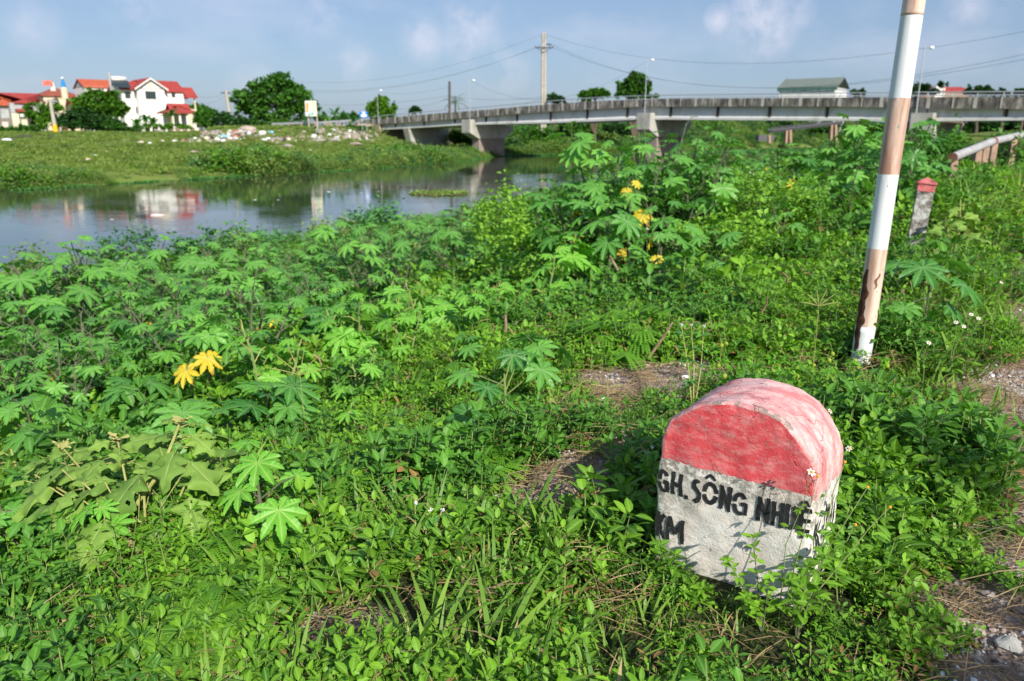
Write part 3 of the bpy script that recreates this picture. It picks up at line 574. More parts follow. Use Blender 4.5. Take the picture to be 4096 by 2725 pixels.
for xx in (p.x+.25,q.x-.1): MB().tube([(xx,118.3,gh(xx,118.3)-.2),(xx,118.3,q.z+.5)],.11,8).build('post',M['concpole'],t)
p=casty(1438,447,122); q=casty(1472,471,122)
t=thing('road_sign','blue rectangular sign with white symbol left of the bridge end','sign',(p.x,122,4.2))
MB().box(p.x,q.x,121.95,122.05,q.z,p.z).build('sign_panel',M['signb'],t); wd=q.x-p.x; ht=p.z-q.z
b=MB(); 
for poly in ([(.42,.95),(.58,.95),(.6,.5),(.4,.5)],[(.12,.42),(.3,.55),(.7,.55),(.9,.42),(.8,.15),(.22,.15)],[(.2,.97),(.8,.97),(.72,.85),(.28,.85)],[(.35,.75),(.65,.75),(.62,.55),(.38,.55)]): b.add([(p.x+wd*a,121.94-.001*len(b.F),q.z+ht*c) for a,c in poly],[(0,1,2,3) if len(poly)==4 else tuple(range(6))])
b.build('symbol',M['signw'],t)
for xx in (p.x+.3,q.x-.3): MB().tube([(xx,122.12,3.8),(xx,122.12,q.z+.5)],.05,6).build('post',M['rail'],t)
# ---------------------------------------------------------------- poles
def pole(name,label,pxb,pyb,pxt,pyt,Y,r0,r1,mat,group=None,arms=(),bands=None,k=8):
    gq=ground_hit(pxb,pyb); Y=gq.y if 60<gq.y<Y+12 else Y; b=casty(pxb,pyb,Y); a=casty(pxt,pyt,Y); g=gh(b.x,b.y); b2=b+(a-b)*((g-.3-b.z)/(a.z-b.z)); t=thing(name,label,'pole',tuple(b2),group)
    MB().tube([b2,a],[r0,r1],k).build('shaft',M[mat],t)
    return t,a,b
t,yp,yb=pole('utility_pole','leaning concrete utility pole with yellow painted foot',224,532,200,400,112,.30,.20,'concpole')
a=yb.lerp(yp,.0); c=yb.lerp(yp,.25); MB().tube([a,c],[.318,.30],8).build('painted_band',M['yellow'],t)
b=MB(); [b.tube([yp+Vector((dx,0,dz)),yp+Vector((-dx*.4,.5,dz))],.09,6) for dx,dz in ((-.8,-.1),(.5,-.5),(.9,-.2))]; b.build('bracket',M['greyw'],t)
pole('concrete_post','short grey leaning concrete post beside the yellow footed pole',244,530,229,440,112,.20,.17,'conc')
pole('marker_post','short white marker post before the bushes left of the villa',484,514,478,468,122,.14,.14,'white')
t,up,_=pole('utility_pole','concrete utility pole between the pavilion and the big tree',916,450,903,362,138,.33,.22,'concpole'); MB().tube([up+Vector((-.9,0,-.4)),up+Vector((.9,0,-.4))],.1,6).build('crossarm',M['steel'],t)
t,dp,_=pole('utility_pole','dark bare pole standing behind the left half of the bridge',1798,440,1798,326,140,.27,.22,'darkpole')
# twin pole in the middle
Yt=150.; t=thing('twin_utility_pole','tall twin concrete utility pole with crossarms behind the bridge','pole',tuple(casty(2173,536,Yt)))
tl=[];
for dx in (-6,6):
    a=casty(2176+dx*.75,132,Yt); b=casty(2173+dx,540,Yt); b.z=min(b.z,gh(b.x,b.y)-.3); MB().tube([b,a],[.32,.20],10).build('shaft',M['concpole'],t); tl.append(a)
for py in (150,200,212,340,392): 
    a=casty(2163,py,Yt); b=casty(2188,py,Yt); MB().tube([a,b],.10,6).build('brace',M['steel'],t)
a=casty(2140,191,Yt-.3); b=casty(2214,191,Yt-.3); MB().tube([a,b],.10,6).tube([a+Vector((.4,0,-.1)),casty(2172,210,Yt-.3),b+Vector((-.4,0,-.1))],.05,5).build('crossarm',M['steel'],t)
ins=MB(); [ins.tube([casty(x,192,Yt-.3),casty(x,184,Yt-.3)],.09,6) for x in (2142,2156,2198,2212)]; ins.build('insulator',M['rust'],t)
MB().tube([casty(2178,177,Yt),casty(2206,179,Yt)],.13,6).build('switch_arm',M['steel'],t)
def wire(a,b,sag,label,group='overhead cables',r=.016):
    a,b=Vector(a),Vector(b); P=[]
    for i in range(25):
        f=i/24; p=a.lerp(b,f); p.z-=sag*4*f*(1-f); P.append(p-a)
    o=MB().tube([p+a for p in P],r,4).build('power_cable',M['wire'],loc=tuple(a)); tag(o,label,'cable',group)
ct=lambda px,py,Y=Yt: casty(px,py,Y)
wire(ct(2140,192),ct(1110,362,170),3.0,'cable sagging left from the twin pole crossarm, lowest of three')
wire(ct(2154,188),ct(1090,350,170),3.2,'cable sagging left from the twin pole crossarm, middle of three')
wire(ct(2168,137),ct(1060,315,172),3.6,'thin cable sagging left from the very top of the twin pole')
wire(ct(2212,191),ct(4420,170,75),5.4,'lowest cable sagging right from the twin pole crossarm past the striped pole')
wire(ct(2206,178),ct(4420,140,75),6.0,'cable sagging right just above the lowest one')
wire(ct(2180,137),ct(4420,60,75),4.6,'thin top cable sagging right from the tip of the twin pole')
wire(casty(1508,368,137),casty(1798,345,140),.7,'thin cable from the left bridge lamp to the dark pole',r=.012)
wire(casty(1877,318,121),casty(2588,243,96),3.6,'thin cable slung between two bridge lamps across the twin pole',r=.012)
wire(casty(1798,384,140),casty(2166,389,117),.5,'short level cable between the dark pole and the twin pole')
wire(casty(1798,397,140),casty(2166,390,117),1.9,'drooping cable between the dark pole and the twin pole')
wire(casty(1798,396,140),casty(1560,440,150),.4,'cable falling left from the dark pole towards the round tree')
wire(casty(1798,383,140),casty(1262,420,160),.6,'long low cable from the dark pole to behind the billboard')
wire(up+Vector((0,0,-.4)),casty(762,380,146),.6,'cable from the concrete pole to the villa balcony, upper one')
wire(up+Vector((0,0,-.8)),casty(740,402,146),1.0,'cable from the concrete pole to the villa, lower one')
wire(up+Vector((.2,0,-.4)),casty(1010,376,150),.5,'cable from the concrete pole into the big tree')
wire(yp+Vector((0,0,-.2)),casty(-120,425,112),.8,'upper cable running off the left edge from the yellow footed pole')
wire(yp+Vector((0,0,-.6)),casty(-120,432,112),.8,'lower cable running off the left edge from the yellow footed pole')
# ---------------------------------------------------------------- ruined footbridge beyond the river
t=thing('ruined_walkway','dark iron walkway ramp on brown trestle posts under the bridge','walkway',tuple(casty(3200,560,128)))
a,b=casty(3085,525,126),casty(3370,491,126); d=(b-a)
mb=MB(); 
for off in (0,1.6): mb.tube([a+Vector((0,off,0)),b+Vector((0,off,0))],.28,4)
mb.tube([a+Vector((0,0,.5)),b+Vector((0,0,.5))],.07,4)
for i in range(14): p=a+d*(i/13); mb.tube([p,p+Vector((0,1.6,0))],.12,4); mb.tube([p,p+Vector((d.x/13,0,.5))],.05,4)
mb.build('ramp',M['steel'],t); MB().box(a.x-1.9,a.x+.6,a.y,a.y+1.6,a.z-1.5,a.z-.6).build('landing',M['steel'],t)
for px,top,bot in ((3077,541,568),(3146,522,568),(3161,520,566),(3326,500,558),(3342,500,558)):
    p,q=casty(px,top,126),casty(px-3 if px in(3146,3326) else px+1,bot+6,126); mb=MB(); mb.tube([p,q],.26,4); mb.build('trestle_post',M['rustp'],t)
# ================================================================ the milestone
SP=Vector((.4869,2.3634,2.30)); SE=Vector((.80499,-.59329,0)); SN=Vector((-.59329,-.80499,0)); SR=.2535; ST=.30; SPR=.452
def sdisp(x,y,z):
    p=Vector((x*9,y*9,z*9)); v=mnoise.noise_vector(p)*.0065+mnoise.noise_vector(p*2.6)*.0036+mnoise.noise_vector(p*7)*.0016
    return v
def sw_(x,y,z):     # stone local (x along the face, y into the stone, z up) -> world
    d=sdisp(x,y,z); p=SP+SE*(x+d.x)-SN*(y+d.y*1.0); return Vector((p.x,p.y,SP.z+z+d.z))
def build_stone():
    t=thing('kilometre_stone','round topped kilometre stone painted red above white with black lettering','milestone',tuple(SP+SE*SR+Vector((0,0,0))))
    inset=.010; V=[];Fa=[];MI=[]
    prof_=[(0.,.453),(-.0005,.485),(.003,.520),(.011,.552),(.029,.590),(.053,.616),(.078,.636),(.112,.660),(.140,.675),(.173,.686),(.207,.692),(.251,.697),(.284,.6965),(.316,.693),(.354,.686),(.390,.671),(.418,.653),(.447,.623),(.474,.589),(.493,.558),(.504,.522),(.507,.485),(.507,.452)]
    cum=np.concatenate([[0],np.cumsum([math.hypot(c[0]-d_[0],c[1]-d_[1]) for c,d_ in zip(prof_[:-1],prof_[1:])])])
    def outline(r):  # points from bottom left over the shouldered arch to the bottom right
        P=[]; n1,n2=46,72
        for i in range(n1): P.append((SR-r,-.12+(SPR+.12)*i/n1))
        for i in range(n2+1):
            q=cum[-1]*i/n2; x=float(np.interp(q,cum,[c[0] for c in prof_])); z=float(np.interp(q,cum,[c[1] for c in prof_])); k=r/SR; P.append((SR+(x-SR)*k,SPR+(z-SPR)*(1-(1-k)*1.0)))
        for i in range(n1): P.append((SR+r,SPR-(SPR+.12)*(i+1)/n1))
        return P
    def isred(z,x,y): return z>.452+.006*math.sin(x*31)+.004*math.sin(x*77+1)-(0 if y<.02 else .02+.05*math.sin(y*9))
    rows=[(0,SR-inset),(.005,SR-.004),(.012,SR)]+[(.012+(ST-.024)*k/26,SR) for k in range(1,27)]+[(ST-.004,SR-.003),(ST,SR-inset)]
    for y,r in rows: V+= [sw_(x,y,z) for x,z in outline(r)]
    n=len(outline(SR))
    for k in range(len(rows)-1):
        for i in range(n-1):
            Fa.append((k*n+i,k*n+i+1,(k+1)*n+i+1,(k+1)*n+i)); MI.append(1 if k>2 else 2)
    # front and back faces as strips between mirrored outline points
    for rowi,flip in ((0,0),(len(rows)-1,1)):
        o=outline(SR-inset); b0=rowi*n; nx=44
        ids=[]
        for i in range(n//2+1):
            j=n-1-i; row=[b0+i]
            (x0,z0),(x1,z1)=o[i],o[j]
            if i<j:
                for q in range(1,nx): f=q/nx; V.append(sw_(x0+(x1-x0)*f,rows[rowi][0],z0+(z1-z0)*f)); row.append(len(V)-1)
                row.append(b0+j)
            ids.append(row)
        for i in range(len(ids)-1):
            A_,B_=ids[i],ids[i+1]
            if len(B_)<len(A_): 
                for q in range(len(A_)-1): Fa.append((A_[q],A_[q+1],B_[0])); MI.append(0)
            else:
                for q in range(nx): Fa.append((A_[q],A_[q+1],B_[q+1],B_[q])); MI.append(0)
    # material: local coords relative to the base corner in an attribute-free way (object coordinates)
    def stone_mat(name,side):
        m,nt,b,L=mat_base(name); tc=N(nt,'ShaderNodeTexCoord')
        rot=N(nt,'ShaderNodeMapping'); rot.inputs['Rotation'].default_value=(0,0,math.atan2(.59329,.80499)); L(tc.outputs['Object'],rot.inputs[0]); co=rot.outputs[0]
        def noi(sc,det=6,st=(1,1,1),rgh=.6):
            mp=N(nt,'ShaderNodeMapping'); mp.inputs['Scale'].default_value=st; L(co,mp.inputs[0]); q=N(nt,'ShaderNodeTexNoise'); q.inputs['Scale'].default_value=sc; q.inputs['Detail'].default_value=det; q.inputs['Roughness'].default_value=rgh; L(mp.outputs[0],q.inputs['Vector']); return q.outputs['Fac']
        def rp(f,st): r=ramp(nt,st); L(f,r.inputs[0]); return r.outputs[0]
        def mix(f,a,c): q=N(nt,'ShaderNodeMixRGB'); L(f,q.inputs[0]); L(a,q.inputs[1]); L(c,q.inputs[2]); return q.outputs[0]
        def rgb(c): q=N(nt,'ShaderNodeRGB'); q.outputs[0].default_value=(*c,1); return q.outputs[0]
        def math_(op,a,b_): q=N(nt,'ShaderNodeMath',operation=op); [L(v,q.inputs[i]) if not isinstance(v,(int,float)) else setattr(q.inputs[i],'default_value',v) for i,v in ((0,a),(1,b_))]; return q.outputs[0]
        sep=N(nt,'ShaderNodeSeparateXYZ'); L(co,sep.inputs[0])
        # paints
        if side: red=mix(rp(noi(7,9,(1.2,2.2,1.2),.72),[(.42,(0,0,0)),(.60,(1,1,1))]),mix(rp(noi(30,4,(.5,3,.5)),[(.4,(0,0,0)),(.6,(1,1,1))]),rgb((.64,.20,.21)),rgb((.68,.30,.29))),rgb((.78,.55,.52)))
        else: red=mix(rp(noi(14,9,(1.0,1,2.2),.78),[(.46,(0,0,0)),(.66,(1,1,1))]),mix(noi(13,5),rgb((.64,.045,.06)),rgb((.78,.12,.13))),rgb((.74,.32,.31)))
        wht=mix(rp(noi(6,7),[(.46,(0,0,0)),(.66,(1,1,1))]),rgb((.76,.72,.66)),rgb((.62,.54,.47)))
        wht=mix(rp(noi(4.2,9,(1,1,1),.75),[(.58,(0,0,0)),(.66,(.6,.6,.6))]),wht,rgb((.40,.30,.27)))
        moss=mix(noi(60,3),rgb((.08,.075,.055)),rgb((.36,.33,.27)))
        # bare grey lichen band just under the red paint and near the foot
        zz=sep.outputs['Z']; wob=math_('MULTIPLY',math_('SUBTRACT',noi(16,6),.5),.05)
        zw=math_('ADD',zz,wob)
        band=rp(math_('ADD',zw,0),[(.0,(.85,.85,.85)),(.09,(.4,.4,.4)),(.16,(0,0,0)),(.36,(0,0,0)),(.42,(.72,.72,.72))])
        sp=rp(noi(38,6,(1,1,1),.7),[(.44,(0,0,0)),(.54,(1,1,1))]); wht=mix(math_('MULTIPLY',band,sp),wht,moss)
        if not side:
            lft=rp(sep.outputs['X'],[(0.0,(1,1,1)),(.01,(1,1,1))]); le=math_('SUBTRACT',-.10,sep.outputs['X']); le=rp(math_('MULTIPLY',le,7.),[(0,(0,0,0)),(1,(.75,.75,.75))]); wht=mix(math_('MULTIPLY',le,sp),wht,moss)
            zl=.455
        else: zl=.440
        edge=math_('GREATER_THAN',math_('ADD',zz,math_('MULTIPLY',math_('SUBTRACT',noi(24,5),.5),.022 if not side else .05)),zl)
        col=mix(edge,wht,red)
        red=mix(rp(noi(3.2,7,(1,1,1.5),.7),[(.52,(0,0,0)),(.66,(.55,.55,.55))]),red,rgb((.42,.12,.13)))
        col=mix(edge,wht,red)
        chip=rp(noi(19,8,(1,1,1),.8),[(.63 if side<2 else .50,(0,0,0)),(.66 if side<2 else .54,(1,1,1))]); col=mix(math_('MULTIPLY',chip,.85),col,moss)
        vo=N(nt,'ShaderNodeTexVoronoi',feature='DISTANCE_TO_EDGE'); vo.inputs['Scale'].default_value=7; wv=N(nt,'ShaderNodeMixRGB'); wv.inputs[0].default_value=.16; L(co,wv.inputs[1]); nn=N(nt,'ShaderNodeTexNoise'); nn.inputs['Scale'].default_value=12; nn.inputs['Detail'].default_value=6; L(co,nn.inputs['Vector']); L(nn.outputs['Color'],wv.inputs[2]); L(wv.outputs[0],vo.inputs['Vector'])
        ck=rp(vo.outputs['Distance'],[(0,(1,1,1)),(.016,(0,0,0))]); ckm=rp(noi(5,3),[(.50,(0,0,0)),(.58,(1,1,1))]); crack=math_('MULTIPLY',ck,ckm); col=mix(math_('MULTIPLY',crack,.75),col,rgb((.10,.06,.05)))
        spk=rp(noi(150,2,(1,1,1),.5),[(.66,(0,0,0)),(.70,(1,1,1))]); col=mix(math_('MULTIPLY',spk,.5),col,moss)
        L(col,b.inputs['Base Color']); b.inputs['Roughness'].default_value=.78; b.inputs['Specular IOR Level'].default_value=.2
        hgt=math_('SUBTRACT',math_('ADD',noi(34,10,(1,1,1.5),.74),math_('MULTIPLY',noi(150,5),.5)),math_('MULTIPLY',crack,.9)); bp=N(nt,'ShaderNodeBump'); bp.inputs['Strength'].default_value=.6; bp.inputs['Distance'].default_value=.008; L(hgt,bp.inputs['Height']); L(bp.outputs[0],b.inputs['Normal'])
        return m
    body=mk('stone_body',V,Fa,[stone_mat('painted stone face',0),stone_mat('faded painted stone side',1),stone_mat('chipped stone edge',2)],t,smooth=True,midx=MI)
    # ---- stencilled lettering, following the rough face
    bl,nt,b,L=mat_base('worn black paint'); tc=N(nt,'ShaderNodeTexCoord'); n=N(nt,'ShaderNodeTexNoise'); n.inputs['Scale'].default_value=170; n.inputs['Detail'].default_value=4; L(tc.outputs['Object'],n.inputs['Vector'])
    r=ramp(nt,[(.0,(.012,.012,.013)),(.68,(.018,.018,.02)),(.74,(.25,.23,.2))]); L(n.outputs['Fac'],r.inputs[0]); L(r.outputs[0],b.inputs['Base Color']); b.inputs['Roughness'].default_value=.6
    bp=N(nt,'ShaderNodeBump'); bp.inputs['Strength'].default_value=.5; bp.inputs['Distance'].default_value=.003; L(n.outputs['Fac'],bp.inputs['Height']); L(bp.outputs[0],b.inputs['Normal'])
    th=.0138
    def stroke(mb,P,w=th,side=False):
        """a brush stroke along 2-D points, as a ribbon of small quads laid on the stone"""
        D=[]; 
        for a,b_ in zip(P[:-1],P[1:]):
            L_=math.hypot(b_[0]-a[0],b_[1]-a[1]); k=max(1,int(L_/.004)); D+=[(a[0]+(b_[0]-a[0])*i/k,a[1]+(b_[1]-a[1])*i/k) for i in range(k)]
        D.append(P[-1]); n=len(D); V=[];Fa=[];m_=5
        for i,(x,z) in enumerate(D):
            a=D[max(i-1,0)]; c=D[min(i+1,n-1)]; dx,dz=c[0]-a[0],c[1]-a[1]; l=math.hypot(dx,dz) or 1; nx,nz=-dz/l,dx/l
            jw=w*(1+.07*math.sin(i*1.3+x*90))/2
            for q in range(m_):
                o=(q/(m_-1)*2-1)*jw; V.append(surf(x+nx*o,z+nz*o) if not side else surf_s(x+nx*o,z+nz*o))
        for i in range(n-1):
            for q in range(m_-1): a=i*m_+q; Fa.append((a,a+1,a+m_+1,a+m_))
        mb.add(V,Fa)
    cnt=[0]
    def surf(x,z): return sw_(x,0,z)+SN*(.0016+.00012*cnt[0])
    def surf_s(y,z): return sw_(2*SR,y,z)+SE*(.0018+.00012*cnt[0])
    def arc(cx,cz,rx,rz,a0,a1,n=14): return [(cx+rx*math.cos(R(a0+(a1-a0)*i/n)),cz+rz*math.sin(R(a0+(a1-a0)*i/n))) for i in range(n+1)]
    def letter(nm,x0,x1,z0,z1,side=False):
        w,h_=x1-x0,z1-z0; k=th/2; xm=(x0+x1)/2; zm=(z0+z1)/2; S=[]
        a,b_,c,d=x0+k,x1-k,z0+k,z1-k
        if nm=='H': S=[[(a,z0),(a,z1)],[(b_,z0),(b_,z1)],[(a+k,zm),(b_-k,zm)]]
        elif nm=='N': S=[[(a,z0),(a,z1)],[(b_,z0),(b_,z1)],[(a,z1-k*.5),(b_,z0+k*.5)]]
        elif nm=='U': S=[[(a,z1),(a,z0+w*.42)]+arc(xm,z0+w*.42,xm-a,w*.42-k,180,262),arc(xm,z0+w*.42,xm-a,w*.42-k,278,360)+[(b_,z1)]]
        elif nm=='E': S=[[(a,z0),(a,z1)],[(a+k,d),(x1,d)],[(a+k,zm),(x1-.004,zm)],[(a+k,c),(x1,c)]]
        elif nm=='O': S=[arc(xm,zm,xm-a,(d-c)/2,8,172,22),arc(xm,zm,xm-a,(d-c)/2,188,352,22)]
        elif nm=='G': S=[arc(xm,zm,xm-a,(d-c)/2,35,172,18),arc(xm,zm,xm-a,(d-c)/2,188,300,16),[(b_,z0+.006),(b_,zm),(xm+.002,zm)]]
        elif nm=='S': S=[arc(xm,z0+h_*.72,xm-a,h_*.28-k,40,215,16)+[(xm,zm)]+arc(xm,z0+h_*.28,xm-a,h_*.28-k,35,-140,16)]
        elif nm=='K': S=[[(a,z0),(a,z1)],[(a+k,zm),(b_,z1-.002)],[(a+k*1.4,zm+.004),(b_+.002,z0)]]
        elif nm=='M': S=[[(a,z0),(a,z1)],[(b_,z0),(b_,z1)],[(a,z1-k*.4),(xm,z0+h_*.3)],[(xm,z0+h_*.3),(b_,z1-k*.4)]]
        elif nm=='.': S=[[(x0,z0+k),(x1,z0+k)]]
        elif nm=='^': S=[[(x0,z0),(xm,z1)],[(xm,z1),(x1,z0)]]
        mb=MB()
        for P in S: cnt[0]+=1; stroke(mb,P,th if nm!='^' else .009,side)
        return mb
    all_=[]
    z0,z1=.334,.416
    for nm,a,b_,c,d in [('G',.006,.045,z0-.002,z1+.002),('H',.050,.091,z0+.002,z1+.004),('.',.096,.111,z0+.0,z1),('S',.125,.158,z0,z1),('O',.161,.212,z0,z1),('^',.170,.202,z1+.008,z1+.024),('N',.216,.258,z0,z1),('G',.262,.312,z0,z1-.004),
                      ('N',.338,.381,z0,z1),('H',.386,.426,z0,z1-.004),('U',.429,.464,z0+.001,z1-.002),('E',.466,.502,z0,z1-.001),('^',.470,.496,z1+.005,z1+.020),('.',.478,.488,z0-.018,z1),
                      ('K',.005,.043,.171,.256),('M',.049,.112,.172,.256)]:
        o=letter(nm,a,b_,c,d).build('lettering',bl,t)
    # partly scrubbed capital letters on the narrow side
    for nm,a,b_,c,d in [('K',.03,.09,.26,.37),('M',.14,.24,.27,.38)]:
        letter(nm,a,b_,c,d,True).build('lettering',bl,t,label='smeared black letter on the narrow side')
build_stone()
# ================================================================ red and white barrier pole
def rustpaint(name,cols,scale,pos):
    m,nt,b,L=mat_base(name); tc=N(nt,'ShaderNodeTexCoord')
    def noi(sc,st,det=7,r=.6):
        mp=N(nt,'ShaderNodeMapping'); mp.inputs['Scale'].default_value=st; L(tc.outputs['Object'],mp.inputs[0]); q=N(nt,'ShaderNodeTexNoise'); q.inputs['Scale'].default_value=sc; q.inputs['Detail'].default_value=det; q.inputs['Roughness'].default_value=r; L(mp.outputs[0],q.inputs['Vector']); return q.outputs['Fac']
    r1=ramp(nt,[(.36,cols[0]),(.54,cols[1])]); L(noi(scale*4,(5,5,.45)),r1.inputs[0])
    r2=ramp(nt,[(pos,(0,0,0)),(pos+.03,(1,1,1))]); L(noi(26,(1,1,.6),5,.55),r2.inputs[0])
    x=N(nt,'ShaderNodeMixRGB'); x.inputs[2].default_value=(*cols[2],1); L(r2.outputs[0],x.inputs[0]); L(r1.outputs[0],x.inputs[1]); L(x.outputs[0],b.inputs['Base Color'])
    b.inputs['Roughness'].default_value=.42; bp=N(nt,'ShaderNodeBump'); bp.inputs['Strength'].default_value=.25; bp.inputs['Distance'].default_value=.003; L(noi(60,(1,1,1)),bp.inputs['Height']); L(bp.outputs[0],b.inputs['Normal'])
    return m
M['pwhite']=rustpaint('white pole paint',[(.60,.67,.70),(.74,.76,.76),(.10,.07,.06)],.8,.70)
M['pred']=rustpaint('faded red pole paint',[(.36,.19,.13),(.70,.55,.45),(.22,.25,.28)],.55,.67)
def build_pole():
    Yp=4.66; base=casty(3436,1470,Yp); top=casty(3666,-60,Yp-.02); base.z=gh(base.x,base.y)-.15
    t=thing('barrier_pole','tall leaning pole with faded red and white bands rusted through at its foot','pole',tuple(base))
    def at(py):
        lo,hi=0.,1.
        for _ in range(40):
            mid=(lo+hi)/2; p=base.lerp(top,mid); zc=p.y*cP-(p.z-H)*sP; yy=1362.5+F*((H-p.z)*cP-p.y*sP)/zc
            if yy>py: lo=mid
            else: hi=mid
        return (lo+hi)/2
    cuts=[0,at(1302),at(993),at(697),at(393),at(64),1.0]
    for i in range(6):
        a,b=cuts[i],cuts[i+1]; n=10; m=M['pwhite' if i%2==0 else 'pred']
        P=[base.lerp(top,a+(b-a)*j/n) for j in range(n+1)]; r=.0585+.0004*(i%2)
        mb=MB(); mb.tube(P,r,40,cap=(i in (0,5)))
        mb.build('painted_band',m,t,smooth=True)
    # rusted tear down the left side of the lowest red band
    mb=MB(); a,b=at(1400),at(1075); n=22
    for j in range(n):
        pass
    ax=(top-base).normalized(); V=[];Fa=[]
    for j in range(n+1):
        f=j/n; p=base.lerp(top,a+(b-a)*f); wdt=(.16+.36*math.sin(math.pi*f)**.7*(.8+.3*math.sin(j*1.7)))
        c=R(203)+.10*math.sin(j*.9)
        for q in (-1,-.3,.4,1): an=c+wdt*q; V.append(p+Vector((math.cos(an),math.sin(an),0))*.0605)
    for j in range(n):
        for q in range(3): i=j*4+q; Fa.append((i,i+1,i+5,i+4))
    mk('rust_tear',V,Fa,noisy('deep brown rust',[(.3,(.035,.018,.012)),(.6,(.12,.05,.025)),(.8,(.30,.12,.05))],scale=30,bump=.5,rough=.9),t)
    V=[];Fa=[]; a,b=at(1150),at(1088)
    for j in range(9):
        f=j/8; p=base.lerp(top,a+(b-a)*f); c=R(262)+.12*math.sin(j*1.1)+.25*f
        for q in (-1,1): an=c+(.05+.09*math.sin(math.pi*f))*q; V.append(p+Vector((math.cos(an),math.sin(an),0))*.0605)
    for j in range(8): i=j*2; Fa.append((i,i+1,i+3,i+2))
    mk('rust_patch',V,Fa,M['rust'],t)
build_pole()
# ================================================================ guide post
def build_guide():
    Yg=9.2; b=casty(3655,975,Yg); tp=casty(3712,705,Yg); b.z=gh(b.x,b.y)-.1; ax=(tp-b); hh=ax.length; ax.normalize()
    t=thing('guide_post','small mossy concrete guide post with faded red cap behind the striped pole','post',tuple(b))
    ex=Vector((math.cos(R(-22)),math.sin(R(-22)),0)); ex=(ex-ax*ex.dot(ax)).normalized(); ey=ax.cross(ex)
    def f(x,y,z): d=mnoise.noise_vector(Vector((x*9,y*9,z*7)))*.006; p=b+ex*x+ey*y+ax*z+d; return p
    def prismgrid(z0,z1,r,nz,top=0):
        mb=MB(); n=6; ring=[(-r,-r),(r,-r),(r,r),(-r,r)]; P=[]
        for i in range(4):
            a,c=ring[i],ring[(i+1)%4]
            for q in range(n): P.append((a[0]+(c[0]-a[0])*q/n,a[1]+(c[1]-a[1])*q/n))
        V=[];Fa=[];m_=len(P)
        for j in range(nz+1):
            z=z0+(z1-z0)*j/nz
            for x,y in P: V.append(f(x,y,z))
        for j in range(nz):
            for i in range(m_): Fa.append((j*m_+i,j*m_+(i+1)%m_,(j+1)*m_+(i+1)%m_,(j+1)*m_+i))
        V.append(f(0,0,z1+top)); c=len(V)-1; Fa+=[(nz*m_+i,nz*m_+(i+1)%m_,c) for i in range(m_)]
        return mb.add(V,Fa)
    hh-=.04
    prismgrid(0,hh-.135,.088,22).build('shaft',noisy('lichened white concrete',[(.36,(.05,.045,.04)),(.48,(.20,.18,.16)),(.60,(.50,.50,.48)),(.8,(.62,.61,.58))],scale=9,bump=.5,bscale=60,detail=9),t)
    red=noisy('faded pink cap paint',[(.35,(.12,.06,.06)),(.45,(.55,.13,.13)),(.7,(.66,.30,.28))],scale=11,bump=.4,bscale=60)
    prismgrid(hh-.133,hh-.05,.094,5).build('cap',red,t)
    c=prismgrid(hh-.048,hh-.028,.108,2,top=.055); c.build('cap',red,t)
build_guide()
# ================================================================ roadside pipe railing
def build_rail():
    A=casty(3812,630,17.6); Bm=casty(3972,566,21.2); Cc=casty(4300,492,29.5)
    t=thing('pipe_railing','thick white roadside pipe railing with rusty end on square brown posts','railing',(A.x,A.y,gh(A.x,A.y)))
    r=.098
    MB().tube([A,Bm],r,20).build('rail_pipe',noisy('chalky white pipe paint',[(.35,(.28,.27,.27)),(.6,(.42,.42,.43)),(.8,(.50,.50,.51))],scale=5,bump=.1),t,smooth=False)
    MB().tube([Bm+(Cc-Bm)*.012,Cc],r,20).build('rail_pipe',noisy('chalky white pipe paint',[(.35,(.30,.29,.29)),(.7,(.46,.46,.47))],scale=5,bump=.1),t)
    d=(Bm-A).normalized(); MB().tube([A-d*.05,A-d*.003],r*1.03,20).build('end_cap',M['rust'],t)
    MB().tube([Bm-d*.10,Bm+d*.14],r*1.04,20).build('rust_collar',M['rust'],t)
    for f,q in ((.02,0),(.60,0),(.80,0),(1.04,0)):
        p=A.lerp(Bm,f); g=gh(p.x,p.y); MB().box(p.x-.075,p.x+.075,p.y-.075,p.y+.075,g-.35,p.z-r*.8).build('post',M['rustp'],t)
    for f in (.2,.5,.8,1):
        p=Bm.lerp(Cc,f); g=gh(p.x,p.y); MB().box(p.x-.075,p.x+.075,p.y-.075,p.y+.075,g-.35,p.z-r*.8).build('post',M['rustp'],t)
build_rail()
def rock(name,label,cat,p,r,mat,seed=0,sc=(1,1,.6),group=None,n=2):
    rr=random.Random(seed); mb=MB(); mb.sphere((0,0,0),1,nu=14,nv=9)
    V=[]
    for v in mb.V:
        d=1+.32*mnoise.noise(Vector((v[0]*1.3+seed,v[1]*1.3,v[2]*1.3)))+.12*mnoise.noise(Vector((v[0]*4,v[1]*4+seed,v[2]*4))); V.append((p[0]+v[0]*d*r*sc[0],p[1]+v[1]*d*r*sc[1],p[2]+v[2]*d*r*sc[2]))
    o=mk(name,V,mb.F,mat,loc=p); return tag(o,label,cat,group)
p=ground_hit(3020,958); rock('foam_lump','crumpled whitish plastic lump lying in the weeds left of the striped pole','rubbish',(p.x,p.y,p.z+.12),.15,noisy('dirty white plastic',[(.35,(.35,.27,.22)),(.55,(.62,.58,.55)),(.8,(.75,.73,.70))],scale=9,bump=.6),3,(1.3,.8,.8))
p=castz(4086,2350,2.33); rock('plastic_scrap','turquoise plastic scrap on the gravel at the right edge','rubbish',(p.x,p.y,p.z),.022,M['bagt'],5,(1.2,1,.6))
